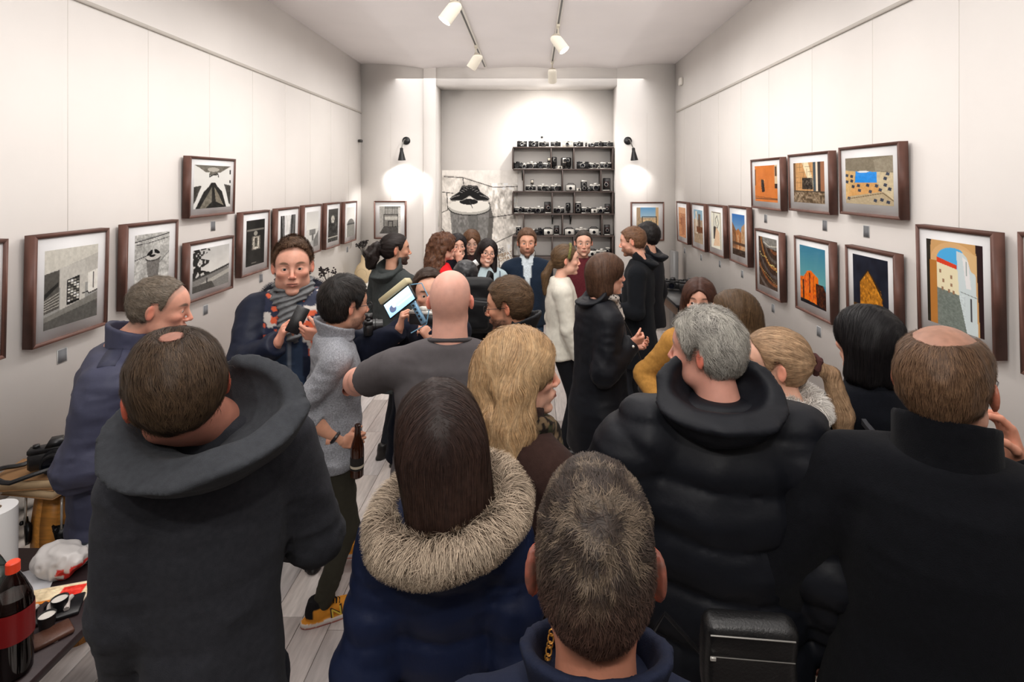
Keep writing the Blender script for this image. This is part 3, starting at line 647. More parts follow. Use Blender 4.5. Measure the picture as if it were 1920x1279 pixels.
r8 = Pic(80, 120, (60, 130, 150)); r8.grad(0, (66, 126, 152), .6, (104, 158, 160)); r8.poly([(0, .56), (.14, .54), (.14, .92), (0, .95)], (206, 108, 24)); r8.poly([(.13, .56), (.3, .43), (.45, .41), (.62, .47), (.72, .5), (.72, .62), (.86, .66), (.9, .95), (.1, .95)], (226, 112, 22))
r8.poly([(.62, .6), (.9, .6), (1, .7), (1, 1), (.66, .98)], (70, 40, 24)); r8.rect(.36, .45, .41, .8, (120, 56, 14)); r8.rect(.52, .5, .55, .9, (150, 70, 18)); r8.rect(.1, .6, .16, .95, (70, 40, 24)); r8.poly([(0, .93), (.5, .94), (1, .98), (1, 1), (0, 1)], (24, 24, 34)); r8.noise(.3, 26, ((r8.v > .45) & (r8.a[..., 0] > .2) & (r8.a[..., 2] < .3))*1., seed=7, tint=(1, .6, .2))
r9 = Pic(110, 100, (150, 142, 124)); r9.poly([(0, 0), (1, 0), (1, .34), (.62, .3), (.3, .3), (0, .26)], (128, 120, 104)); r9.poly([(.62, .08), (1, 0), (1, .32), (.66, .30)], (146, 138, 122)); r9.poly([(.24, .3), (.68, .32), (.68, .54), (.22, .54)], (40, 140, 214)); r9.ell(.4, .31, .12, .02, (230, 236, 240))
r9.poly([(0, .28), (.24, .3), (.2, .56), (0, .95)], (196, 166, 116)); r9.poly([(.22, .54), (.68, .54), (.8, .72), (.05, .9), (.06, .8)], (198, 156, 102)); r9.poly([(.68, .32), (1, .34), (1, .9), (.78, .72), (.68, .54)], (190, 178, 150)); r9.poly([(0, .96), (.1, .84), (.8, .72), (1, .88), (1, 1), (0, 1)], (172, 158, 132))
for x, y in ((.3, .6), (.5, .59), (.68, .6), (.32, .7), (.55, .72), (.75, .68), (.04, .38), (.04, .52), (.15, .4), (.15, .5), (.08, .88), (.18, .62), (.85, .45), (.85, .58), (.9, .36), (.65, .9), (.78, .88), (.9, .92), (.93, .66)): r9.poly([(x-.03, y-.03), (x+.035, y-.02), (x+.02, y+.04), (x-.045, y+.03)], (58, 66, 84))
r9.line([(.05, .9), (.8, .75), (1, .9)], .008, (110, 92, 64)); r9.noise(.05, 30, seed=3)
r10 = Pic(70, 110, (38, 42, 56)); r10.noise(.05, 5, seed=3); r10.poly([(.22, .42), (.45, .22), (.8, .5), (.9, 1), (.2, 1)], (176, 122, 44)); r10.noise(.32, 26, ((r10.a[..., 0] > .5))*1., seed=4, tint=(1, .8, .4)); r10.line([(.2, .44), (.45, .22), (.8, .52)], .01, (60, 44, 26)); r10.rect(0, .8, .2, 1, (90, 66, 30)); r10.line([(.55, .3), (.85, .62)], .012, (70, 50, 26))
r11 = Pic(110, 170, (44, 34, 30)); r11.poly([(.1, 0), (.9, 0), (.93, .2), (.93, 1), (.08, 1), (.07, .15)], (196, 158, 110)); r11.ell(.5, .25, .42, .24, (206, 170, 124)); r11.rect(0, 0, .08, 1, (46, 42, 30)); r11.rect(.06, .25, .22, 1, (176, 124, 66)); r11.poly([(.88, 0), (1, 0), (1, 1), (.93, 1), (.9, .3)], (50, 30, 34))
r11.ell(.5, .22, .30, .15, (86, 170, 220)); r11.rect(.2, .2, .72, .6, (86, 170, 220)); r11.poly([(.2, .20), (.56, .26), (.56, .32), (.2, .27)], (206, 76, 48)); r11.poly([(.2, .26), (.58, .31), (.62, .6), (.2, .58)], (224, 210, 182)); r11.poly([(.2, .56), (.64, .6), (.74, 1), (.2, 1)], (120, 128, 122))
r11.poly([(.56, .1), (.74, .12), (.88, .35), (.9, 1), (.72, 1), (.6, .62)], (196, 206, 208)); r11.poly([(.6, .06), (.9, .12), (.9, .34), (.8, .3), (.74, .16)], (206, 176, 132)); r11.poly([(.66, .15), (.76, .2), (.8, .5), (.72, .5)], (220, 226, 226))
for x, y in ((.26, .36), (.46, .41), (.32, .47), (.46, .5), (.3, .56), (.42, .575), (.5, .58)): r11.rect(x-.018, y-.02, x+.018, y+.02, (150, 120, 96))
r11.line([(.62, .55), (.9, .58)], .004, (130, 140, 140)); r11.rect(.78, .6, .81, .85, (70, 70, 74)); r11.rect(.72, .2, .74, .36, (150, 160, 160)); r11.noise(.08, 40, ((r11.v > .58) & (r11.u < .7) & (r11.u > .2))*1., seed=2, sy=2)
r12 = Pic(50, 90, (120, 110, 90)); r12.noise(.2, 6, seed=8)
right('framed print of an ochre facade, nearest the corner on the right wall', 1269, 1288.5, 379.5, 459, 1288, r1)
right('framed print of tall narrow houses, second from the corner on the right wall', 1296.6, 1321, 383, 473, 1321, r2)
right('framed pale sketch-like print, third from the corner on the right wall', 1328, 1357, 386, 485, 1357, r3)
right('framed print of brown roofs under blue sky, beside the ochre ones, right wall', 1366.5, 1402, 389, 502, 1402, r4)
right('framed orange wall print, smallest in the upper row on the right wall', 1408, 1464.5, 294, 396, 1464, r5, mg=(.13, .13, .14, .15))
right('framed print of a tiled facade corner, middle of the upper row', 1478, 1556, 282, 403, 1556, r6, mg=(.13, .13, .16, .16))
right('framed print of a theatre balcony with lights, under the orange wall print', 1416, 1463, 437.5, 568, 1464, r7, wire=False, mg=(.14, .14, .11, .13))
right('framed print of a glowing orange building against teal sky, right wall', 1490, 1558, 455, 610, 1559, r8, wire=False, mg=(.15, .15, .11, .13))
right('framed print of a courtyard seen from below, largest in the upper row', 1573.5, 1688, 264, 413, 1690, r9, mg=(.11, .11, .17, .17))
right('framed print of a golden gable at night, behind the black-haired woman', 1586, 1680, 477, 640, 1680, r10, wire=False, mg=(.15, .15, .10, .12))
right('large framed print of an archway opening on a street, right wall', 1719, 1866, 437, 679, 1872, r11, mg=(.14, .14, .12, .13))
right('framed print at the right edge of the photo, mostly cut off', 1911, 2085, 434, 700, 1911, r12)

# caption cards under the pictures
cm = MB().box((0, -.0008, 0), (.031, .0008, .038), 0, lin((214, 215, 215))).box((0, -.0018, 0), (.0265, .0003, .0335), 0, lin((128, 130, 134))).mesh('caption_card', M_PAPER)
LC = [(116, 667, 'white foyer print'), (399, 424, 'gothic facades print'), (385, 581, 'seaside print'), (489, 522, 'lit fountain print'), (651, 468, 'gasholder print')]
RC = [(1284, 470, 'ochre facade print'), (1315, 483, 'narrow houses print'), (1350, 495, 'pale sketch-like print'), (1392, 514, 'brown roofs print'), (1436, 410, 'orange wall print'), (1547, 423, 'tiled facade print'), (1625, 434, 'courtyard print'), (1450, 578, 'theatre balcony print'), (1536, 622, 'orange building print')]
for side, L_ in ((-1, LC), (1, RC)):
    X = XL if side < 0 else XR
    for px, py, nm in L_:
        Y = F_PX*X/(px-VX); o = link('caption_card', cm); o.location = (X-side*.001, Y, EYE-(py-VY)*Y/F_PX); o.rotation_euler = (0, 0, PI/2 if side < 0 else -PI/2)
        tag(o, f'small pale caption card on the wall below the {nm}', 'caption card', 'caption cards under the pictures')
# ============================================================ PEOPLE: builders
f32 = np.float32
def rotm(yaw=0, pitch=0, roll=0):
    """columns = head axes in body space; yaw left+, pitch down+, roll to the person's right+"""
    return np.array(Euler((-math.radians(pitch), math.radians(roll), math.radians(yaw)), 'XYZ').to_matrix(), f32) if False else np.array(Matrix.Rotation(math.radians(yaw), 3, 'Z')@Matrix.Rotation(-math.radians(pitch), 3, 'X')@Matrix.Rotation(math.radians(roll), 3, 'Y'), f32)

def head_f(o):
    """signed distance of a head in head space (+y face, +z up, origin between the ears)"""
    fem = o.get('fem', 0); jw = o.get('jaw', 1.0)*(.93 if fem else 1); ns = o.get('nose', 1.0)*(.85 if fem else 1); face = o.get('face', True); ch = o.get('cheek', 0)
    sm = o.get('smile', 0); er = o.get('ears', 1.0)
    def f(P):
        x = np.abs(P[:, 0]); S = np.stack([x, P[:, 1], P[:, 2]], 1)
        d = ell(P, (0, -.014, .036), (.076, .097, .084))
        d = smin(d, ell(P, (0, -.04, .0), (.066, .062, .07)), .03)
        d = smin(d, ell(P, (0, .024, -.036), (.057*jw, .064, .080)), .035)
        d = smin(d, ell(P, (0, .04, .035), (.058, .05, .05)), .03)
        d = smin(d, ell(S, (.042*jw, .018, -.068), (.020, .030, .022)), .03)
        d = smin(d, ell(P, (0, .073, -.1), (.021*jw, .017, .015)), .026)
        if face:
            d = smin(d, ell(S, (.040, .062, -.018), (.020+ch*.004, .022, .016)), .022)
            d = smin(d, cone(S, (0, .082, .030), (.040, .066, .028), .0105 if fem else .0125, .009), .014)
            d = smax(d, -ell(S, (.0305, .096, .006), (.017, .016, .0105)), .013)
            d = smin(d, cone(P, (0, .088, .014), (0, .088+.022*ns, -.026), .0068, .0088*ns**.5), .012)
            d = smin(d, ell(P, (0, .086+.022*ns, -.029), (.0095, .009, .0082)), .006)
            d = smin(d, ell(S, (.0115, .092+.006*ns, -.033), (.0065, .009, .0062)), .006)
            # eyelids around an almond slit
            lid = ell(S, (.0305, .0735, .004), (.0152, .0152, .0142)); d = smin(d, lid, .006)
            slit = ell(S, (.0305, .094, .0035), (.0150, .014, .0062)); d = smax(d, -slit, .0025)
            # mouth
            d = smin(d, ell(P, (0, .080, -.062), (.026, .016, .018)), .016)
            d = smin(d, cone(S, (0, .0975, -.0565), (.020+sm*.005, .088, -.0595+sm*.004), .0052, .003), .006)
            d = smin(d, cone(S, (0, .0970, -.0675), (.016+sm*.005, .087, -.0645+sm*.003), .0066, .003), .006)
            d = smax(d, -cone(S, (0, .103, -.0622), (.021+sm*.006, .093, -.0618+sm*.006), .0022+sm*.001, .0014), .003)
            d = smax(d, -ell(P, (0, .094, -.082), (.026, .008, .006)), .012)
        # ears
        e = ell(P, (0, 0, 0), (1, 1, 1)) if False else None
        Q = np.stack([x-.079*(.98), P[:, 1]+.010, P[:, 2]+.002], 1)
        c, s_ = math.cos(.58), math.sin(.58)
        q = np.stack([Q[:, 0]*c+Q[:, 1]*s_, -Q[:, 0]*s_+Q[:, 1]*c, Q[:, 2]], 1)*1.0/er
        ear = ell(q, (.002, -.004, 0), (.0066, .0165, .0285))*er
        ear = smax(ear, -ell(q, (.0115, -.003, .004), (.0065, .0095, .017))*er, .004)
        d = smin(d, ear, .006)
        return d
    return f
HAIRLINE = {  # lowest z of the hair as a function of y (back to front)
    'short': ([-.12, -.08, -.045, -.022, -.012, .008, .018, .035, .055, .075, .10], [-.055, -.082, -.075, -.055, .036, .038, -.005, .012, .062, .084, .088]),
    'high': ([-.12, -.08, -.045, -.022, -.012, .008, .016, .030, .045, .06, .10], [-.05, -.078, -.07, -.05, .036, .038, -.002, .03, .085, .105, .11]),
}
def cap_f(t, line='short', top=0, seedn=0, rough=.003, nsc=55, back=0, front=0, sidet=1.0):
    xs_, zs_ = HAIRLINE[line]
    def f(P):
        d = ell(P, (0, -.014-back*.5+front*.5, .036+top*.4), (.0762+t*sidet, .097+t+back*.5+front*.5, .084+t+top*.6))
        d = smin(d, ell(P, (0, -.040, .0), (.066+t*sidet*.6, .062+t*.8, .07+t*.3)), .03)
        d = smin(d, ell(P, (0, .038, .038), (.058+t*.8, .05+t*.7, .05+t)), .03)
        z = np.interp(P[:, 1], xs_, zs_).astype(f32)
        d = smax(d, (z-P[:, 2])*.75, .006)
        if rough: d = d+(vnoise(P*nsc+seedn)-.5)*rough*2
        return d
    return f
FING = [(-.029, .088, .074), (-.0095, .092, .082), (.0105, .089, .076), (.0285, .081, .060)]
def hand_f(side, curl=(.4, .4, .45, .5), thumb=(.3, .3), spread=.05, size=1.0):
    """hand space: wrist at origin, fingers +y, palm faces -z, thumb on -x for a right hand"""
    ch = []
    for i, (x, y, L) in enumerate(FING):
        a = 0; p = np.array([x, y, 0.]); sp = (i-1.3)*spread
        segs = [L*.44, L*.31, L*.25]; rr = [.0088, .0080, .0072, .0062]; c = curl[i]
        ch.append((np.array([x*.55, .035, 0]), p.copy(), .0095, .0092))
        for k in range(3):
            a += c*[.95, 1.15, .75][k]; q = p+segs[k]*np.array([math.sin(sp)*math.cos(a), math.cos(sp)*math.cos(a), -math.sin(a)])
            ch.append((p.copy(), q.copy(), rr[k], rr[k+1])); p = q
    p = np.array([-.020, .018, -.004]); d = np.array([-.72, .66, -.22]); d /= np.linalg.norm(d)
    tc = []
    ax = np.array([.35, .35, -.85])
    for k, (L, r0, r1) in enumerate(((.042, .0125, .0105), (.032, .0102, .0088), (.026, .0088, .0068))):
        q = p+d*L; tc.append((p.copy(), q.copy(), r0, r1)); p = q
        tgt = np.array([.25, .6, -.75]) if thumb[0] > .5 else np.array([.3, .9, -.3]); d = d*(1-thumb[0]*.6)+tgt*thumb[0]*.6; d /= np.linalg.norm(d)
    def f(P):
        Q = P/size
        if side < 0: Q = Q*np.array([-1, 1, 1], f32)
        d_ = rbox(Q, (0, .047, 0), (.037, .045, .0125), .012)
        d_ = smin(d_, ell(Q, (-.02, .035, -.008), (.018, .028, .013)), .012)
        d_ = smin(d_, cone(Q, (0, -.06, 0), (0, .012, 0), .026, .023), .02)
        for a, b, r0, r1 in ch: d_ = smin(d_, cone(Q, a, b, r0, r1), .0035)
        for a, b, r0, r1 in tc: d_ = smin(d_, cone(Q, a, b, r0, r1), .005)
        return d_*size
    return f
def frame_from(F, N):
    """hand axes: fingers along F, palm faces N"""
    y = np.array(F, float); y /= np.linalg.norm(y); z = -np.array(N, float); z = z-y*(z@y); z /= np.linalg.norm(z); x = np.cross(y, z)
    return np.stack([x, y, z], 1)
HP = {'relax': dict(curl=(.35, .42, .5, .55), thumb=(.3, .2)), 'grip': dict(curl=(1.0, 1.02, 1.05, 1.1), thumb=(.9, .5)), 'hold': dict(curl=(.55, .62, .7, .78), thumb=(.8, .4)),
      'fist': dict(curl=(1.35, 1.35, 1.35, 1.35), thumb=(.9, .6)), 'pinch': dict(curl=(.62, .75, .85, .95), thumb=(.9, .4)), 'flat': dict(curl=(.12, .14, .18, .22), thumb=(.2, .1))}

def skin_colors(Q, tone, o):
    """Q: vertices in head space"""
    base = np.asarray(lin(tone)); C = np.tile(base, (len(Q), 1)); x, y, z = np.abs(Q[:, 0]), Q[:, 1], Q[:, 2]
    def blob(c, r, soft=1.): 
        d = np.sqrt((((np.stack([x, y, z], 1)-np.array(c))/np.array(r))**2).sum(1)); return np.clip(1.4-d, 0, 1)[:, None]
    red = np.array([1.16, .80, .74]); hd = (z > -.13)[:, None]
    C = C*(1+(red-1)*blob((.045, .075, -.02), (.026, .04, .022))*.35)
    C = C*(1+(red-1)*blob((0, .11, -.026), (.02, .03, .016))*.5)
    C = C*(1+(np.array([1.2, .66, .58])-1)*(np.clip((x-.0735)/.008, 0, 1)*(np.abs(z) < .04)*(y < .03))[:, None]*o.get('redear', .55))
    if o.get('face', True):
        fem = o.get('fem', 0)
        lm = np.minimum(blob((0, .1, -.0625), (.025, .022, .0085)), 1)**1; lipc = lin(o.get('lips', (176, 92, 84) if fem else (176, 104, 92)))
        C = C*(1-lm*.8)+lipc*lm*.8
        mline = (np.abs(z+.0622-.15*o.get('smile', 0)*x) < .0022)*(x < .022)*(y > .07); 
        if o.get('teeth'): 
            tm = ((np.abs(z+.063-.12*x) < .0042)*(x < .017)*(y > .07))[:, None]; C = np.where(tm, np.array(lin((236, 228, 216))), C)
        else: C = np.where(mline[:, None] > 0, C*.35, C)
        br = lin(o.get('brow', (60, 44, 34))); bz = .031-.0035*((x-.034)/.018)**2-.002*(x < .016)
        bm = np.clip(1.25-np.sqrt(((x-.033)/.0195)**2+((z-bz)/(.0042 if fem else .0052))**2), 0, 1)*(y > .05); bm = np.clip(bm*1.8, 0, .9)[:, None]; C = C*(1-bm)+br*bm
        em = np.clip(1.25-np.sqrt(((x-.0305)/.0155)**2+((z-.0035)/.0075)**2), 0, 1)*(y > .05); em = np.clip(em*1.4, 0, 1)[:, None]*(.5 if fem else .3); C = C*(1-em)+C*np.array([.45, .34, .32])*em
    def nz(s): return vnoise((Q*s).astype(f32)+5)
    if o.get('stubble'):
        m = np.clip((-.040-z+.35*(np.clip(y, 0, .1)-.05)*0)/.012, 0, 1); m = np.maximum(m, np.clip((.02-y)/.02, 0, 1)*np.clip((y+.005)/.015, 0, 1)*(z < .0))*np.clip((y+.01)/.02, 0, 1)
        mus = np.clip(1.5-np.sqrt((x/.028)**2+((z+.047)/.008)**2), 0, 1)*(y > .06); m = np.maximum(m, mus)
        lipx = np.clip(1.6-np.sqrt((x/.02)**2+((z+.0625)/.009)**2), 0, 1)*(y > .07); m = m*(1-lipx)*np.clip((z+.15)/.03, 0, 1)
        m = (m*o['stubble']*(.75+.5*nz(260)))[:, None].clip(0, .97); C = C*(1-m)+lin(o.get('beardc', (52, 42, 36)))*m
    if o.get('scalp'):     # shaved or thin hair seen on the scalp
        xs_, zs_ = HAIRLINE[o.get('scalpline', 'short')]; zz_ = np.interp(y, xs_, zs_); m = np.clip((z-zz_+.004)/.018, 0, 1)
        if o.get('scalptop') is not None:
            t0 = o['scalptop']; m = m*np.clip(1-(z-t0)/.03, 0, 1)
        m = (m*o['scalp']*(.8+.4*nz(120)))[:, None].clip(0, .95); C = C*(1-m)+lin(o.get('scalpc', (70, 58, 50)))*m
    return C.astype(f32)

def ik(S, W, pole, L1, L2):
    S, W, pole = map(lambda v: np.array(v, float), (S, W, pole)); d = W-S; D = np.linalg.norm(d); Dm = min(D, (L1+L2)*.995)
    if D > Dm: W = S+d/D*Dm; D = Dm; d = W-S
    a = (L1*L1-L2*L2+D*D)/(2*D); h_ = math.sqrt(max(L1*L1-a*a, 0)); u = d/D; p = pole-u*(pole@u); p /= np.linalg.norm(p)+1e-9
    return S+u*a+p*h_, W

def ridges(P, sc, seed=0):
    n = vnoise(P*np.asarray(sc, f32)+seed); return 1-np.abs(2*n-1)
PEOPLE = {}
def person(key, label, px, ty, Y, yaw, **k):
    g = k.get
    X = (px-VX)*Y/F_PX; h = EYE-(ty-VY)*Y/F_PX-g('hairtop', .012); s = h/1.75; ppm = F_PX/Y
    root = thing('person', label, 'person', (X, Y, 0), math.radians(yaw), g('group')); R = {'root': root, 'h': h}
    hs = g('hs', 1.04)*(.96 if g('fem') else 1.0); lean = g('lean', .02)
    HC = np.array([g('hx', 0), lean, h-.122*hs], f32); HR = rotm(g('hyaw', 0), g('hpitch', 0), g('hroll', 0))
    # the head top pixel fixes the head, the body hangs below it
    off = np.array([-g('hx', 0), -lean, 0]); 
    c_, s_ = math.cos(math.radians(yaw)), math.sin(math.radians(yaw))
    root.location = (X+off[0]*c_-off[1]*s_, Y+off[0]*s_+off[1]*c_, 0)
    M = Matrix.LocRotScale(root.location, Euler((0, 0, math.radians(yaw))), None); MI = M.inverted()
    def loc(px_, py_, Y_): return np.array(MI@world_at(px_, py_, Y_))
    R['loc'] = loc; R['M'] = M; MR = np.array(MI.to_3x3())
    def toL(w): return np.array(MI@world_at(*w[1:])) if isinstance(w[0], str) else np.array(w, float)
    def toh(P): return ((P-HC)@HR)/f32(hs)
    def fromh(V): return (V*hs)@HR.T+HC
    R['toh'] = toh; R['fromh'] = fromh; R['HC'] = HC
    sw = g('sw', .19 if not g('fem') else .165)*s; zs = g('zsf', .822)*h; fat = 1+(g('fat', 1.0)-1)*.6; tk = g('tk', .02)*.55
    hv = g('hv', min(max(1.6/ppm, .0042), .0062)); ho = dict(g('head', {})); ho['fem'] = g('fem', 0)
    tone = g('tone', (206, 160, 136))
    # ---- skin: head + neck + chest as one surface
    hf = head_f(ho); nk = .050*s*(.88 if g('fem') else 1)*g('neck', 1.0)
    nb = np.array([0, -.012, zs+.03]); hn = HC+HR@np.array([0, -.020, -.045], f32)*hs
    def bf(P):
        d = hf(toh(P))*hs
        d = smin(d, cone(P, hn, nb, nk, nk*1.12), .02)
        d = smin(d, ell(P, (0, -.008, zs-.045), (sw*.60, .062, .055)), .03)
        return d
    lo = (min(-sw*.7, HC[0]-.13), min(-.10, HC[1]-.15), zs-.105); hi = (max(sw*.7, HC[0]+.13), max(.09, HC[1]+.15), h+.03)
    V, Q = nets(bf, lo, hi, hv); C = skin_colors(toh(V), tone, ho)
    parts = [(V, Q, C)]
    # ---- arms
    arms = {}; L1, L2 = .285*s, .255*s
    for sd, nm in ((1, 'R'), (-1, 'L')):
        a = g(nm, None) or {}
        Sh = np.array([sd*(sw-.022), a.get('sy', -.005), zs-.062*s-tk*.6])
        wr = toL(a['w']) if 'w' in a else np.array([sd*(sw+.045+.10*(fat-1)+tk*.8), .02, zs-.06*s-(L1+L2)*.985])
        pl_ = MR@np.array(a['wpole'], float) if 'wpole' in a else a.get('pole', (sd*.25, -1, -.1)); El, Wr = ik(Sh, wr, pl_, L1, L2); arms[nm] = (Sh, El, Wr)
        fd = MR@np.array(a['wdir'], float) if 'wdir' in a else np.array(a.get('dir', Wr-El), float); pn = MR@np.array(a['wpalm'], float) if 'wpalm' in a else np.array(a.get('palm', (-sd, 0, 0)), float)
        if a.get('nohand'): continue
        A = frame_from(fd, pn); hf_ = hand_f(sd, size=.98*s*(.9 if g('fem') else 1), **HP[a.get('pose', 'relax')]); hvx = .0032 if a.get('vis') else .012
        v, q = nets(hf_, (-.09, -.07, -.11), (.09, .20, .05), hvx)
        cc = np.tile(lin(tone), (len(v), 1))*np.array([1.02, .93, .9])
        tipm = np.clip((np.linalg.norm(v, axis=1)-.12)/.06, 0, 1)[:, None]; cc = cc*(1+tipm*(np.array([1.06, .88, .86])-1))
        parts.append(((v@A.T+Wr).astype(f32), q, cc))
        R['hand'+nm] = (A, Wr)
        BARE[nm] = a.get('bare') is not None
        if a.get('bare') is not None:   # bare skin from mid upper arm or elbow down
            r_ = a.get('barer', 1.0)
            def af(P, Sh=Sh, El=El, Wr=Wr): return smin(cone(P, Sh, El, .052*s*r_, .043*s*r_), smin(cone(P, El, El+(Wr-El)*.35, .043*s*r_, .045*s*r_), cone(P, El+(Wr-El)*.35, Wr, .045*s*r_, .027*s), .02), .02)
            l_ = np.min([Sh, El, Wr], 0)-.07; h_ = np.max([Sh, El, Wr], 0)+.07; v, q = nets(af, l_, h_, .006)
            parts.append((v, q, np.tile(lin(tone), (len(v), 1))*np.array([1., .95, .92])))
    V, Q, C = joinm(parts); V, Q, C = bridge_parts(parts, V, Q, C, arms, sw, zs); body = mobj('body', V, Q, M_SKIN, C, root); R['body'] = body; R['arms'] = arms; R['s'] = s; R['zs'] = zs; R['sw'] = sw
    # ---- eyes
    if ho.get('face', True):
        look = ho.get('look', (0, 0))
        for sd in (-1, 1):
            n = 18; th = np.linspace(0, PI, n//2+1); ph = np.linspace(0, 2*PI, n, endpoint=False)
            T_, P_ = np.meshgrid(th, ph, indexing='ij'); v = np.stack([np.sin(T_)*np.cos(P_), np.cos(T_), np.sin(T_)*np.sin(P_)], -1).reshape(-1, 3)
            ii = np.arange(n//2)[:, None]*n; jj = np.arange(n)[None]; q = np.stack([ii+jj, ii+(jj+1) % n, ii+n+(jj+1) % n, ii+n+jj], -1).reshape(-1, 4)
            ir = v[:, 1] > .80; pu = v[:, 1] > .93; c = np.tile(lin((214, 204, 196)), (len(v), 1)); c[ir] = lin(ho.get('iris', (70, 48, 34))); c[pu] = lin((12, 10, 10))
            lk = rotm(look[0], look[1]); v = (v@lk.T)*.0128+np.array([sd*.0305, .0742, .004])
            mobj('eye', fromh(v.astype(f32)), q, M_EYE, c, root)
    # ---- hair
    if g('hair'): build_hair(R, root, g('hair'), toh, fromh, hs, HR, ppm, hf)
    # ---- clothes
    t = dict(g('top', {})); build_top(R, root, t, s, h, zs, sw, fat, tk, arms, HC, HR, hs, ppm, nk)
    build_legs(R, root, s, h, fat, k)
    PEOPLE[key] = R; return R

def bridge_parts(parts, V, Q, C, arms, sw, zs):
    """joins the torso to the hands with a slim arm core inside the sleeves, so that the body is one surface"""
    offs = np.cumsum([0]+[len(p[1]) for p in parts]); pi = 1; dead = []; nv = []; nq = []; nc = []; base = len(V)
    cen = V[Q].mean(1)
    def pick(k, pt):
        sl = slice(offs[k], offs[k+1]); i = offs[k]+int(np.argmin(((cen[sl]-np.asarray(pt, f32))**2).sum(1))); dead.append(i); return Q[i]
    def order(r, ref): return r
    for nm in ('R', 'L'):
        if pi >= len(parts): break
        Sh, El, Wr = arms[nm]; hand = pi; pi += 1; bare = None
        if pi < len(parts) and BARE.get(nm): bare = pi; pi += 1
        def tube(qa, qb, mids):
            nonlocal base
            ring = qa; A = V[qa]; B = V[qb]; rings = [qa]
            for t_, m in mids:
                off = (A-A.mean(0)); off = off/(np.linalg.norm(off, axis=1, keepdims=True)+1e-9)*.012; nv.append((np.asarray(m, f32)+off).astype(f32)); nc.append(np.tile(C[qa[0]], (4, 1))); rings.append(np.arange(base, base+4)); base += 4
            # best rotation of the last ring, reversed winding
            last = nv[-1] if mids else A; best = min(range(4), key=lambda k: ((np.roll(B[::-1], k, 0)-last)**2).sum()); rings.append(np.roll(qb[::-1], best))
            for r0, r1 in zip(rings[:-1], rings[1:]):
                for k in range(4): nq.append([r0[k], r0[(k+1) % 4], r1[(k+1) % 4], r1[k]])
        if bare is None: tube(pick(0, Sh-np.array([.02*np.sign(Sh[0]), 0, 0])), pick(hand, Wr+(El-Wr)/np.linalg.norm(El-Wr)*.08), [(0, Sh), (.5, El)])
        else:
            tube(pick(0, Sh-np.array([.02*np.sign(Sh[0]), 0, 0])), pick(bare, Sh), [(0, Sh*.97+El*.03)]); tube(pick(bare, Wr), pick(hand, Wr+(El-Wr)/np.linalg.norm(El-Wr)*.08), [(0, Wr*.6+El*.4)])
    if nq:
        keep = np.ones(len(Q), bool); keep[dead] = False; V = np.concatenate([V]+nv); C = np.concatenate([C]+[np.asarray(c, f32) for c in nc]); Q = np.concatenate([Q[keep], np.array(nq, np.int32)])
    return V, Q, C
BARE = {}
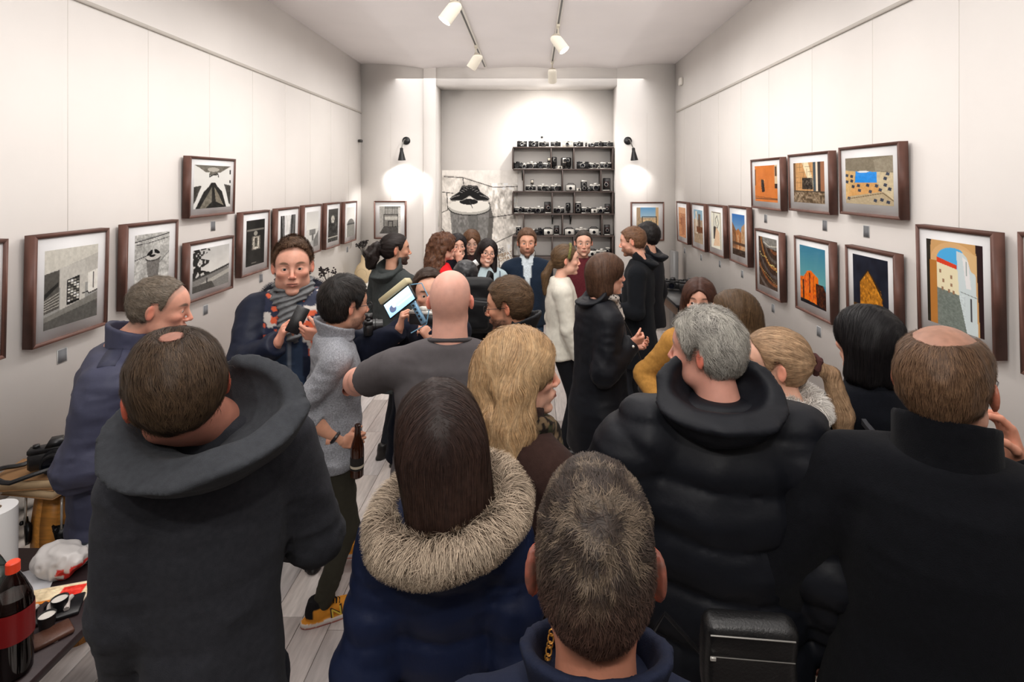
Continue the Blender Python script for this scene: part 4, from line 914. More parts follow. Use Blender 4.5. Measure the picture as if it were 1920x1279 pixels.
def build_top(R, root, t, s, h, zs, sw, fat, tk, arms, HC, HR, hs, ppm, nk):
    g = t.get; col = lin(g('col', (40, 42, 46))); hem = g('hem', .50)*h; flare = g('flare', 1.0); amp = g('fold', .006); quilt = g('quilt', 0); qs = g('qs', .105)
    zf = np.array([.0, .30, .47, .53, .62, .73, .795, .835, .865])*h
    aw = np.array([.185*flare, .180*flare, .172*flare, .168, .152, .165, .142, .080, .045])*s*(1+(fat-1)*np.array([1, 1, 1, 1.1, 1.3, .9, .6, .3, 0]))*(sw/(.19*s))**.7
    bd = np.array([.15*flare, .145*flare, .132*flare, .125, .112, .118, .100, .070, .045])*s*(1+(fat-1)*np.array([1, 1, 1.1, 1.5, 1.8, 1.2, .7, .3, 0]))
    yc = np.array([0, 0, .0, .0, .005, .0, -.008, -.012, -.012])
    vx = g('h', min(max(3.2/ppm, .009), .0145)); seed = g('seed', 1.0)+hash_(g('key', 'a'))
    mt = {'wool': M_WOOL, 'knit': M_KNIT, 'cotton': M_COTTON, 'nylon': M_NYLON, 'leather': M_LEATHER}[g('mat', 'wool')]
    sleeve = g('sleeve', 'long'); at = g('armt', 1.0); zc = g('ztop', zs+.045*s)
    def tf(P):
        x, y, z = P[:, 0], P[:, 1], P[:, 2]
        a = (np.interp(z, zf, aw)+tk).astype(f32); b = (np.interp(z, zf, bd)+tk).astype(f32); c = np.interp(z, zf, yc).astype(f32)
        rr = np.sqrt((x/a)**2+((y-c)/b)**2); d = (rr-1)*np.minimum(a, b)*.92
        for nm, sd in (('R', 1), ('L', -1)):
            Sh, El, Wr = arms[nm]
            d = smin(d, cone(P, (sd*.02, -.018, zs+.022*s), (sd*sw*.84, -.012, zs-.048*s), .046*s+tk*.7, .052*s+tk*.9), .045)
            if sleeve == 'long':
                u, tu = cone(P, Sh, El, (.055*s+tk)*at**.7, (.044*s+tk)*at, True); w, tw = cone(P, El, Wr, (.046*s+tk)*at, (.034*s+tk*.75)*at, True)
                ax = (Wr-El); Ll = np.linalg.norm(ax); ax = ax/Ll
                w = smax(w, ((P-(El+ax*Ll*g('fcut', .985)).astype(f32))@ax.astype(f32)), .008)
                if quilt:
                    w = w-quilt*.8*(np.sqrt(np.abs(np.sin(PI*tw*Ll/qs)))-.6)*(tw < 1); u = u-quilt*.8*(np.sqrt(np.abs(np.sin(PI*tu*np.linalg.norm(El-Sh)/qs)))-.6)
                wr_ = amp*1.6*(ridges(P-El.astype(f32), (22, 22, 34), seed)-.5); near = np.exp(-((P-El.astype(f32))**2).sum(1)/.012)
                am = smin(u, w, .022)-wr_*near-amp*.7*(ridges(P, (16, 16, 22), seed+3)-.5)
            else:
                e = Sh+(El-Sh)*g('cut', .72); ax = (El-Sh); ax = ax/np.linalg.norm(ax); am = cone(P, Sh, El, (.060*s+tk)*at, (.058*s+tk)*at)
                am = smax(am, ((P-e.astype(f32))@ax.astype(f32)), .008)
            d = smin(d, am, .022)
        if quilt: d = d-quilt*(np.sqrt(np.abs(np.sin(PI*(z-zs+.02)/qs+.25*np.sin(x*9))))-.6)*np.clip((zc-z)/.04, 0, 1)
        fo = ridges(P, g('fsc', (7, 7, 3.2)), seed)-.5
        d = d-amp*1.5*fo-amp*.5*(ridges(P, (14, 14, 26), seed+9)-.5)
        hz = hem+.012*np.sin(np.arctan2(y, x)*2+seed)+g('hemtilt', 0)*y
        d = smax(d, hz-z, .012); d = smax(d, z-zc+.25*np.abs(y)*0, .02)
        if g('open'):      # open front: a vertical gap
            d = smax(d, -(np.maximum(np.maximum(np.abs(x)-g('open')-.10*np.clip(z-zs+.22, 0, .2), -(y-.02)), -(z-hem)))*.8, .015)
        return d
    pts = np.array([p for nm in arms for p in arms[nm]]); rad = .12+tk
    if sleeve != 'long': pts = np.array([p for nm in arms for p in arms[nm][:2]])
    lo = np.minimum(pts.min(0)-rad, (-.30*fat, -.26*fat, hem-.03)); hi = np.maximum(pts.max(0)+rad, (.30*fat, .28*fat, zs+.10))
    lo[2] = min(lo[2], hem-.03)
    V, Q = nets(tf, lo, hi, vx, margin=.01+quilt)
    C = np.tile(col, (len(V), 1))
    if g('colf'): C = g('colf')(V, C, R)
    o = mobj(g('name', 'coat'), V, Q, mt, C, root); R['top'] = o; R['tf'] = tf
    if g('hemline'): pass
    cN = np.array([HC[0]*.4, HC[1]*.30-.008, zs+.055*s])
    col2 = lin(g('col2', g('col', (40, 42, 46))))
    for kd in (g('collar') or '').split('+'):
        if kd == 'stand':
            H = g('ch', .055); th = .009
            def cf(P):
                q = P-cN.astype(f32); z = q[:, 2]; r = nk+.022+tk*.35+.12*np.clip(-z, 0, .1)+g('copen', 0)*np.clip(z+.02, 0, .1); rho = np.sqrt((q[:, 0]*.95)**2+(q[:, 1])**2)
                d = np.abs(rho-r)-th; top_ = H*(1+.0*q[:, 1])-q[:, 1]*.35; d = smax(d, z-top_, .008); d = smax(d, -z-.05, .01)
                if g('cslit'): d = smax(d, -(np.maximum(np.abs(q[:, 0])-.012-.35*np.clip(z+.03, 0, .1), -(q[:, 1]-.0))), .008)
                return d-.003*(ridges(P, (30, 30, 20), 4)-.5)
            V, Q = nets(cf, cN-np.array([.15, .15, .07]), cN+np.array([.15, .15, .13]), max(vx*.7, .0065)); mobj('collar', V, Q, mt, np.tile(col2, (len(V), 1)), root)
        if kd == 'crew':
            def cf(P): return torus(P, cN-np.array([0, -.004, .016], f32), nk*1.08+.012, .0085, (0, .25, 1))
            V, Q = nets(cf, cN-np.array([.12, .12, .08]), cN+np.array([.12, .12, .08]), .0045); mobj('neckband', V, Q, mt, np.tile(col2*g('bandk', .85), (len(V), 1)), root)
        if kd == 'shirt':
            wc = lin(g('shirtc', (206, 216, 222)))
            def cf(P):
                q = P-cN.astype(f32); x = np.abs(q[:, 0]); z = q[:, 2]; rho = np.sqrt(q[:, 0]**2+q[:, 1]**2); r = nk+.012-.45*np.clip(z, -.05, .04)
                d = np.abs(rho-r)-.004; d = smax(d, z-.035-.2*-q[:, 1], .005); d = smax(d, -.028-.5*np.clip(q[:, 1], 0, .1)-z, .006)
                return smax(d, -(np.maximum(x-.006-.5*np.clip(z+.03, 0, .08), -q[:, 1])), .004)
            V, Q = nets(cf, cN-np.array([.12, .12, .1]), cN+np.array([.12, .12, .08]), .0045); mobj('shirt_collar', V, Q, M_COTTON, np.tile(wc, (len(V), 1)), root)
        if kd == 'hood':
            hh = g('hood', {}); sz = hh.get('size', 1.0)*s; tilt = hh.get('tilt', 0.5); R0 = .092*sz+tk*.5; r0 = .021*sz; hc = lin(hh.get('col', g('col2', g('col', (40, 42, 46))))); cz = hh.get('z', .0)
            ctr = cN+np.array([0, -.028*sz, .015+cz]); nrm = np.array([0, -tilt, 1.0])
            bag = ctr+np.array([hh.get('x', 0), -.070*sz, -.062*sz*hh.get('drop', 1)])
            nu = nrm/np.linalg.norm(nrm); rimx = hh.get('rim', .007); w_ = hh.get('w', 1); dr = hh.get('drop', 1); bc = ctr+np.array([hh.get('x', 0), -.040*sz, -.004])
            tw_ = hh.get('twist', 0)
            def cf(P):
                q = P-bc.astype(f32); pl = q@nu.astype(f32)-tw_*q[:, 0]-.30*np.clip(q[:, 1]+.02, 0, .2)+.20*np.clip(np.abs(q[:, 0])-.03, 0, .2)
                d = ell(P, bc.astype(f32), (.118*sz*w_, .108*sz, .105*sz*dr))-rimx*np.exp(-(pl/.016)**2); d = smax(d, pl, .014)
                d = smax(d, -ell(P, (bc+np.array([0, .012*sz, .012])).astype(f32), (.090*sz*w_, .078*sz, .062*sz)), .022)
                d = smax(d, (P[:, 1]-HC[1]*.4-.075)*.9, .02)
                d = smax(d, -cone(P, ctr+np.array([0, .01, -.05]), ctr+np.array([0, .02, .15]), nk+.010, nk+.028), .012)
                return d-.010*(ridges(P, (8, 12, 15), 3+seed)-.5)
            V, Q = nets(cf, ctr-np.array([.24, .26, .25])*max(sz, 1), ctr+np.array([.24, .2, .16])*max(sz, 1), max(vx*.85, .008)); mobj('hood', V, Q, mt, np.tile(hc, (len(V), 1)), root)
            R['hoodc'] = ctr
        if kd == 'fur':
            hh = g('fur', {}); R0 = hh.get('R', .14); r0 = hh.get('r', .045); ctr = cN+np.array(hh.get('off', (0, -.05, -.01))); nrm = np.array(hh.get('n', (0, -.5, 1))); ey = hh.get('ey', 1.0); fc = hh.get('c', (150, 132, 112))
            def cf(P):
                q = P-ctr.astype(f32); q = q*np.array([1, 1/ey, 1], f32); d = torus(q, (0, 0, 0), R0, r0, nrm)
                if hh.get('cut') is not None: d = smax(d, P[:, 1]-ctr[1]-hh['cut'], .02)
                return d-.012*(vnoise(P*28)-.5)
            V, Q = nets(cf, ctr-np.array([.3, .36, .28]), ctr+np.array([.3, .3, .24]), .009)
            c0 = lin(fc); pr = [(V, Q, np.tile(c0*.55, (len(V), 1)))]
            nn = np.asarray(nrm)/np.linalg.norm(nrm)
            def fl(P, N):
                q = P-ctr.astype(f32); rad = q-nn*(q@nn)[:, None]; rad /= np.linalg.norm(rad, axis=1, keepdims=True)+1e-6
                return (rad*hh.get('out', .9)+np.array([0, 0, -hh.get('down', .7)])+(np.stack([vnoise(P*22+i*7) for i in range(3)], 1)-.5)*1.6).astype(f32)
            st = strands(cf, V, Q, hh.get('n_s', 14000), fl, L=hh.get('L', .045), steps=3, width=hh.get('sw', .0022), lift=.006, col=c0*.8, tipcol=lin(hh.get('tip', (205, 190, 168))), colvar=.28, rnd=.45, tiplift=.014)
            pr.append(st); V, Q, C = joinm(pr); mobj('fur_trim', V, Q, M_FUR, C, root)
_hk = {}
def hash_(k): return (sum(ord(c)*(i+1) for i, c in enumerate(str(k))) % 97)*.37

def build_legs(R, root, s, h, fat, k):
    lc = lin(k.get('legc', (34, 36, 42))); sc = lin(k.get('shoec', (24, 22, 22))); stance = k.get('stance', {}); vis = k.get('legvis', False)
    vx = .010 if vis else .026; lt = k.get('legt', 1.0)
    legs = {}
    for sd, nm in ((1, 'R'), (-1, 'L')):
        st = stance.get(nm, {}); ank = np.array([sd*.095*s, 0, .085]) if 'w' not in st else np.array(R['M'].inverted()@Vector((*st['w'], .085)))
        hip = np.array([sd*.085*s, 0, .50*h]); kn, an = ik(hip, ank, st.get('pole', (0, 1, 0)), (.5*h-.085)*.515, (.5*h-.085)*.52); legs[nm] = (hip, kn, an, st.get('yaw', sd*-8))
    def lf(P):
        d = ell(P, (0, 0, .515*h), (.155*s*fat, .115*s*fat, .09*s))
        for nm in legs:
            hip, kn, an, _ = legs[nm]
            l = smin(cone(P, hip, kn, .082*s*lt*fat**.5, .058*s*lt), cone(P, kn, an+np.array([0, 0, .01]), .056*s*lt, .046*s*lt), .03)
            l = smax(l, .055-P[:, 2], .01)
            d = smin(d, l-.006*(ridges(P, (16, 16, 22), 2)-.5)*(1 if vis else 0)-.010*(ridges(P-kn.astype(f32), (20, 20, 40), 5)-.5)*np.exp(-((P-an.astype(f32))[:, 2]-.06)**2/.01)*(1 if vis else 0), .012)
        return d
    A = np.array([p for nm in legs for p in legs[nm][:3]]); V, Q = nets(lf, np.minimum(A.min(0)-.14, (-.2*fat, -.16*fat, 0)), np.maximum(A.max(0)+.14, (.2*fat, .16*fat, .62*h)), vx)
    mobj('trousers', V, Q, M_COTTON, np.tile(lc, (len(V), 1)), root); R['legs'] = legs
    for nm in legs:
        hip, kn, an, yw = legs[nm]; Rm = np.array(Matrix.Rotation(math.radians(yw), 3, 'Z'), f32); z0 = an[2]-.085
        def sf(P):
            Q_ = P
            up = smin(ell(Q_, (0, .065, .042), (.042, .098, .036)), ell(Q_, (0, -.035, .06), (.036, .05, .055)), .03)
            up = smin(up, cone(Q_, (0, -.03, .05), (0, -.035, .115), .042, .036), .02); up = smax(up, Q_[:, 2]-.118, .006)
            so = np.sqrt(((Q_[:, 0])/(.047+.004*np.sin(Q_[:, 1]*20)))**2+((Q_[:, 1]-.035)/.142)**4); so = (so-1)*.04; so = smax(so, np.abs(Q_[:, 2]-.014)-.014, .006)
            return smin(up, so, .006)
        V, Q = nets(sf, (-.07, -.13, -.004), (.07, .20, .13), .007 if vis else .016)
        C = np.where((V[:, 2] < .026)[:, None], lin(k.get('solec', (30, 28, 28))), sc)
        if k.get('shoef'): C = k['shoef'](V, C)
        v = V@Rm.T+np.array([an[0], an[1], z0]); sh = mobj('shoe', v, Q, M_LEATHER if not k.get('shoef') else M_COTTON, C, root); R['shoe'+nm] = (sh, Rm, an)

def build_hair(R, root, hr, toh, fromh, hs, HR, ppm, hf):
    st = hr['style']; c = lin(hr.get('c', (50, 38, 30))); n = hr.get('n', 0); hv = min(max(2.8/ppm, .0055), .009); G = np.array([0, 0, -1.], f32)@HR   # gravity in head space
    tip = lin(hr['tip']) if 'tip' in hr else None; cv = hr.get('cv', .22); rough = hr.get('rough', .003)
    seedmask = None; colf = None; kw = dict(L=.02, steps=3, width=.0016, lift=.003, rnd=.2, tiplift=0.)
    kw['width'] = max(hr.get('w', .0016), .55/ppm)
    lo, hi = (-.13, -.16, -.13), (.13, .14, .17)
    whorl = np.array(hr.get('whorl', (.012, -.065, .11)), f32)
    if st in ('short', 'high', 'buzz', 'bald_top', 'comb'):
        t = hr.get('t', .010); base = cap_f(t, hr.get('line', 'high' if st == 'high' else 'short'), hr.get('top', 0), 1, rough, hr.get('nsc', 55), hr.get('back', 0), hr.get('front', 0), hr.get('side', 1.0))
        f = base
        if st == 'bald_top':
            bc, br_ = hr['bald']
            f = lambda P: smax(base(P), -ell(P, bc, br_), .012)
        def flow(P, N):
            r = P-whorl; r = r/(np.linalg.norm(r, axis=1, keepdims=True)+1e-6); 
            if hr.get('dir') is not None: r = r*.35+np.array(hr['dir'], f32)
            return r+(np.stack([vnoise(P*45+i*9) for i in range(3)], 1)-.5)*hr.get('swirl', .9)+G*hr.get('g', .2)
        kw.update(L=hr.get('L', .018), steps=2, lift=.002, rnd=.25, tiplift=hr.get('tl', .004))
    elif st in ('long', 'bob', 'wavy', 'curly'):
        t = hr.get('t', .014); base = cap_f(t, 'short', hr.get('top', .0), 2, rough)
        ch = hr['chains']; yf = hr.get('yf', .03)
        def f(P):
            d = ell(P, (0, -.016, .036+hr.get('top', 0)*.4), (.0762+t, .098+t, .085+t+hr.get('top', 0)*.6)); d = smin(d, ell(P, (0, .03, .04), (.062+t*.8, .055+t*.6, .052+t)), .03)
            d = smax(d, -(P[:, 2]+.0)*.8-.02, .02)
            for a, b, r0, r1 in ch:
                for sx in ((1, -1) if a[0] != 0 else (1,)):
                    d = smin(d, cone(P, (a[0]*sx, a[1], a[2]), (b[0]*sx, b[1], b[2]), r0, r1), .025)
            # the face stays clear
            fo = hr.get('face', (0, .115, -.035)); fr_ = hr.get('facer', (.062, .098, .112))
            d = smax(d, -ell(P, fo, fr_), .012)
            if hr.get('part'):    # parting notch
                q = np.abs(P[:, 0]-hr.get('px', 0)); d = d+.006*np.exp(-(q/.006)**2)*(P[:, 2] > .08)*(P[:, 1] > -.06)
            if rough: d = d+(vnoise(P*np.array([60, 60, 14], f32))-.5)*rough*2
            if st == 'curly': d = d+(vnoise(P*38)-.5)*.028
            if st == 'wavy': d = d+(ridges(P+.02*np.sin(P[:, [2, 0, 1]]*30), (26, 26, 13), 4)-.5)*.016*np.clip((.02-P[:, 2])/.08, 0, 1)
            return d
        zlo = min(min(a[2]-r0, b[2]-r1) for a, b, r0, r1 in ch)-.03; lo = (-.17, -.18, zlo); hi = (.17, .15, .165)
        wv = hr.get('wave', 0)
        pxx = hr.get('px', 0)
        def flow(P, N):
            topm = np.clip((P[:, 2]-.02)/.09, 0, 1)[:, None]; out = np.stack([np.sign(P[:, 0]-pxx)*1.0, -.25+0*P[:, 0], 0*P[:, 0]], 1)
            d = out*topm*1.2+G*(1.2-topm*.6)
            if wv:
                ph = P[:, 2]*55+vnoise(P*np.array([18, 18, 5], f32))*9; d = d+np.stack([np.sin(ph), np.cos(ph*1.1), 0*ph], 1)*wv
            if st == 'curly': d = d*.5+(np.stack([vnoise(P*60+i*9) for i in range(3)], 1)-.5)*4.5
            return d.astype(f32)
        kw.update(L=hr.get('L', .09 if st != 'curly' else .035), steps=6 if wv else 3, lift=.004, rnd=.06, lvar=.4)
    elif st == 'tied':     # drawn back to a tie point; optional tail or bun
        t = hr.get('t', .007); T = np.array(hr.get('tie', (0, -.13, .03)), f32); base = cap_f(t, 'short', hr.get('top', 0), 2, rough); ch = hr.get('tail', [])
        def f(P):
            d = ell(P, (0, -.016, .036), (.0762+t, .098+t, .085+t)); d = smin(d, ell(P, (0, .03, .04), (.062+t*.6, .053+t*.5, .05+t)), .03); d = smin(d, ell(P, (0, -.04, -.005), (.066+t*.5, .062+t*.6, .066)), .03)
            z = np.interp(P[:, 1], HAIRLINE['short'][0], HAIRLINE['short'][1]).astype(f32); d = smax(d, (z-P[:, 2])*.75, .006)
            d = smin(d, cone(P, T*np.array([.6, .6, .8], f32), T, .04, .018), .025)
            for a, b, r0, r1 in ch: d = smin(d, cone(P, a, b, r0, r1), .008)
            if hr.get('tailn'): d = d+(vnoise(P*30)-.5)*hr['tailn']*(P[:, 1] < T[1]+.02)
            return d+(vnoise(P*np.array([70, 30, 70], f32))-.5)*rough*2
        zlo = min([min(a[2]-r0, b[2]-r1) for a, b, r0, r1 in ch]+[-.1])-.03; ylo = min([min(a[1]-r0, b[1]-r1) for a, b, r0, r1 in ch]+[-.14])-.03; lo = (-.13, ylo, zlo); hi = (.13, .14, .15)
        def flow(P, N):
            m = (P[:, 1] < T[1]+.005)[:, None]; d = T-P; d = d/(np.linalg.norm(d, axis=1, keepdims=True)+1e-6)
            tl = np.array([0, -.15, 0], f32)+G
            if hr.get('tailw'): tl = tl+np.stack([np.sin(P[:, 2]*40), np.cos(P[:, 2]*34), 0*P[:, 0]], 1)*hr['tailw']
            return np.where(m, tl, d).astype(f32)
        kw.update(L=hr.get('L', .06), steps=4, lift=.002, rnd=.05)
    elif st == 'hat':
        def f(P): 
            d = ell(P, (0, -.012, .042), (.092, .110, .094)); z = np.interp(P[:, 1], [-.12, 0, .1], [-.03, -.0, .04]).astype(f32)
            return smax(d, z-P[:, 2], .01)+(vnoise(P*40)-.5)*.01
        V, Q = nets(f, lo, hi, .005); mobj('beanie', fromh(V), Q, M_LEATHER, np.tile(c, (len(V), 1))*(1+3*(vnoise(V*160) > .86)[:, None]), root); return
    for k_ in ('L', 'steps', 'lift', 'rnd', 'tiplift'):
        if k_ in hr: kw[k_] = hr[k_]
    V, Q = nets(f, lo, hi, hv, margin=.012)
    cb = np.tile(c, (len(V), 1))*.75
    if hr.get('gray'):     # greying: local mix
        def cf_(P): m = (vnoise(P*np.array([40, 40, 18], f32)+3) > .5-hr.get('gm', .15))[:, None]; return np.where(m, lin(hr['gray']), c)*np.ones((len(P), 1))
        colf = cf_; cb = cf_(V)*.8
    if hr.get('colf'): colf = hr['colf']; cb = colf(V)*.8
    parts = [(V, Q, cb)]
    if n:
        sr = strands(f, V, Q, n, flow, col=c, tipcol=tip, colvar=cv, colf=colf, **kw)
        if sr: parts.append(sr)
    V, Q, C = joinm(parts); o = mobj('hair', fromh(V.astype(f32)), Q, M_HAIR if n else M_HAIRB, C, root); R['hair'] = o
    R['hairf'] = f
def glasses(R, root=None, c=(20, 20, 22), size=1.0, m=None, rim=.0016, round_=False):
    root = R['root']; b = MB(); col = lin(c); fh = R['fromh']
    def H(pts): return [tuple(fh(np.array([p], f32))[0]) for p in pts]
    for sd in (-1, 1):
        pts = [(sd*.0325+.025*size*math.cos(a), .108+.0*a-.10*abs(sd*.0325+.025*size*math.cos(a))**1.2, .0+.0195*size*math.sin(a)*(1 if round_ else (.82 if math.sin(a) > 0 else .95))) for a in np.linspace(0, 2*PI, 20, endpoint=False)]
        b.tube(H(pts), rim, 6, col, closed=True); b.tube(H([(sd*.0585, .098, .006), (sd*.076, .055, .008), (sd*.0805, .0, .008), (sd*.081, -.022, -.006)]), rim*.9, 6, col)
    b.tube(H([(-.009, .108, .004), (0, .112, .006), (.009, .108, .004)]), rim, 6, col); return b.obj('eyeglasses', M_PLASTIC, root, True)
# ============================================================ THE CROWD
def stripf(c, x0=.03, z0=.55, fr=True):     # light shirt strip down an open front
    c = lin(c)
    def f(V, C, R):
        m = (np.abs(V[:, 0]) < x0*(.35+1.9*np.clip((V[:, 2]-R['zs']+.28)/.3, 0, 1))) & (V[:, 1] > 0) & (V[:, 2] > z0*R['h']); return np.where(m[:, None], c, C)
    return f
BR = (66, 48, 38)
# --- back of the room
person('navy', 'man facing the camera in dark navy cardigan over pale shirt, in front of the shelves', 988, 427, 5.2, 184, sw=.205, fat=1.05, tone=(212, 158, 132), hairtop=.02,
       head=dict(stubble=.75, beardc=(96, 62, 44), smile=.5, brow=(90, 64, 46)), hair=dict(style='short', c=(104, 74, 54), t=.013, n=1575, top=.01, L=.03, dir=(0, -.6, -.3)),
       top=dict(key='nv', col=(26, 38, 54), mat='knit', hem=.47, collar='shirt', colf=stripf((196, 206, 212), .022, .60), fold=.008), legc=(52, 72, 96),
       R=dict(w=(.17, -.12, .98)), L=dict(w=(-.17, -.12, .98)))
person('maroon', 'person facing the camera in maroon sweater with hair tied back, by the shelves', 1094, 430, 5.2, 178, sw=.18, fem=1, tone=(212, 164, 142), head=dict(jaw=1.03, look=(8, 0)),
       hair=dict(style='tied', c=(52, 40, 32), n=1125, tie=(0, -.12, .04)), top=dict(key='mr', col=(88, 36, 42), mat='wool', hem=.5, collar='crew'), legc=(34, 36, 42))
person('hooded19', 'dark-haired man in black hooded jacket standing behind the bearded man in black', 1213, 417, 5.15, 62, sw=.19, tone=(206, 158, 136), hair=dict(style='short', c=(26, 22, 22), t=.014, n=1125, top=.01),
       top=dict(key='h19', col=(24, 26, 32), mat='nylon', hem=.46, collar='hood', hood=dict(size=1.05, tilt=.5)), tk=.03)
person('beard18', 'man with light brown beard and short hair in long black coat, facing left', 1186, 423, 4.7, 72, sw=.195, tone=(218, 164, 142), lean=.05, head=dict(stubble=.8, beardc=(112, 74, 52), brow=(110, 80, 60), look=(0, 14), scalp=.5, scalpc=(110, 84, 64)),
       hpitch=8, hair=dict(style='short', c=(116, 84, 62), t=.008, n=1800, dir=(0, .6, .4), L=.02), top=dict(key='b18', col=(22, 24, 28), mat='wool', hem=.34, collar='hood', hood=dict(size=1.1, tilt=.55), flare=1.05), tk=.03,
       R=dict(w=(.16, .22, 1.12)), L=dict(w=(-.16, .24, 1.12)))
person('glasses24', 'smiling woman with long dark hair, round glasses and pale blue top', 913, 447, 5.0, 196, fem=1, tone=(222, 172, 150), head=dict(smile=1, teeth=True), hroll=-8,
       hair=dict(style='long', c=(34, 26, 26), n=2250, part=True, chains=[((.068, -.0, .0), (.085, .02, -.2), .026, .03), ((.07, -.05, -.02), (.085, -.02, -.26), .035, .035), ((0, -.08, 0), (0, -.09, -.2), .055, .06)]),
       top=dict(key='g24', col=(172, 190, 196), mat='cotton', hem=.48, collar='crew'), R=dict(w=(.14, .26, 1.12)), L=dict(w=(-.12, .26, 1.14)))
glasses(PEOPLE['glasses24'], round_=True, size=1.05)
person('girl23', 'girl with long light brown hair looking down, behind the smiling woman with glasses', 884, 430, 5.7, 190, fem=1, tone=(220, 176, 156), hpitch=16, head=dict(smile=.4),
       hair=dict(style='long', c=(104, 72, 50), n=2025, part=True, chains=[((.066, -.01, .0), (.078, .01, -.2), .024, .028), ((.07, -.05, -.02), (.085, -.04, -.26), .032, .035), ((0, -.08, 0), (0, -.09, -.2), .055, .06)]),
       top=dict(key='g23', col=(52, 34, 34), mat='wool', hem=.48))
person('hand22', 'dark-haired woman with her hand at her face, hidden behind the curly-haired woman', 858, 437, 5.45, 200, fem=1, tone=(216, 168, 146), hair=dict(style='long', c=(34, 28, 30), n=1125, chains=[((.07, -.04, -.02), (.08, -.04, -.14), .03, .03)]),
       top=dict(key='h22', col=(26, 26, 34), mat='wool', hem=.48), L=dict(w=('px', 861, 490, 5.25), wdir=(-.1, 0, 1), wpalm=(0, 1, 0), pose='hold', wpole=(.3, -.2, -1)))
person('curly21', 'woman with long curly brown hair and bright red top', 832, 433, 5.0, -62, fem=1, hyaw=-14, tone=(222, 168, 146), head=dict(smile=.3), hairtop=.03,
       hair=dict(style='curly', c=(92, 60, 44), n=4050, t=.026, tip=(132, 92, 66), face=(.0, .12, -.04), facer=(.07, .10, .115), chains=[((.066, -.035, .0), (.095, -.05, -.18), .045, .05), ((0, -.09, 0), (0, -.12, -.2), .065, .075), ((.06, -.1, -.1), (.07, -.12, -.25), .05, .05)]),
       top=dict(key='c21', col=(214, 26, 34), mat='cotton', hem=.48), sw=.17)
person('blouse15', 'woman in cream blouse with olive headband and low ponytail, seen from the side', 1062, 457, 4.4, -84, fem=1, hyaw=-4, tone=(222, 172, 150), lean=.04,
       hair=dict(style='tied', c=(96, 74, 52), n=2250, t=.012, tie=(0, -.12, -.03), tail=[((0, -.12, -.03), (0, -.17, -.12), .028, .035), ((0, -.17, -.12), (0, -.17, -.26), .035, .02)]),
       top=dict(key='b15', col=(214, 210, 198), mat='cotton', hem=.475, fold=.006, flare=1.12, fat=1.0, h=.0115), tk=.03, legc=(18, 20, 26), legt=1.12, R=dict(w=(.2, .10, .80), vis=True, pose='hold', dir=(0, .25, -1)), stance=dict(L=dict(w=(.40, 4.50), yaw=5)))
person('beard20', 'bearded man with dark hair in a fluffy ponytail and long grey-green hooded coat', 742, 436, 4.3, -38, hyaw=-30, sw=.205, tone=(188, 140, 116), head=dict(stubble=.95, beardc=(28, 22, 20), brow=(28, 22, 20)),
       hair=dict(style='tied', c=(36, 28, 26), n=2475, t=.01, tie=(0, -.125, .03), tailn=.035, tail=[((0, -.14, .03), (0, -.17, -.03), .045, .055), ((0, -.17, -.03), (0, -.18, -.09), .055, .04)], tailw=.6),
       top=dict(key='b20', col=(58, 62, 62), mat='wool', hem=.33, collar='hood', hood=dict(size=1.15, tilt=.6, drop=1.1), fold=.01), tk=.035, R=dict(w=(.24, .2, 1.0)))
person('beanie25', 'person in glossy black speckled hat carrying a black backpack, seen from behind', 873, 487, 4.0, 6, hv=.008, fem=1, sw=.175, hair=dict(style='hat', c=(20, 20, 24)), top=dict(key='b25', col=(20, 21, 26), mat='nylon', hem=.45, collar='stand'), tk=.03)
# --- middle of the room
person('cameraman', 'smiling man in long navy coat filming with a camera rig, behind the bald man', 803, 503, 3.15, 190, hyaw=6, sw=.20, fat=1.1, tone=(216, 166, 142), head=dict(smile=.8, stubble=.3, brow=(60, 44, 34)), hairtop=.02,
       hair=dict(style='high', c=(62, 46, 36), t=.012, n=2025, dir=(.9, -.2, .1), L=.035, top=.012), top=dict(key='cm', col=(22, 26, 40), mat='wool', hem=.37, collar='stand', flare=1.15, fold=.010), tk=.04,
       R=dict(w=('px', 748, 618, 2.88), wdir=(.25, 0, 1), wpalm=(.9, .3, 0), pose='grip', vis=True, wpole=(-1, 0, -.6)), L=dict(w=('px', 812, 640, 2.9), wdir=(-.6, 0, .8), wpalm=(-.7, .3, .2), pose='grip'))
person('coat14', 'woman with brown bob in long black hooded coat talking with clasped hands, facing right', 1138, 472, 3.4, -72, hyaw=-8, fem=1, sw=.185, fat=1.1, tone=(216, 162, 140), lean=.05, hs=1.08, head=dict(brow=(70, 50, 40)), hairtop=.02,
       hair=dict(style='long', c=(82, 58, 44), n=3150, t=.018, L=.08, chains=[((.066, -.02, .01), (.076, -.015, -.08), .03, .028), ((0, -.08, .0), (0, -.075, -.09), .055, .045), ((.05, -.06, 0), (.058, -.055, -.1), .045, .035)]),
       top=dict(key='c14', col=(20, 22, 28), mat='nylon', hem=.315, collar='hood', hood=dict(size=1.0, tilt=.4, drop=.9, col=(18, 20, 26)), flare=1.16, fold=.009, armt=1.12), tk=.045, legc=(38, 56, 82), legt=1.15,
       R=dict(w=('px', 1184, 642, 3.28), wdir=(1, .35, .12), wpalm=(0, .8, .5), pose='fist', vis=True, wpole=(-.6, -.4, -1)), L=dict(w=('px', 1186, 648, 3.48), wdir=(1, -.45, .2), wpalm=(-.1, -.7, .6), pose='hold', vis=True))
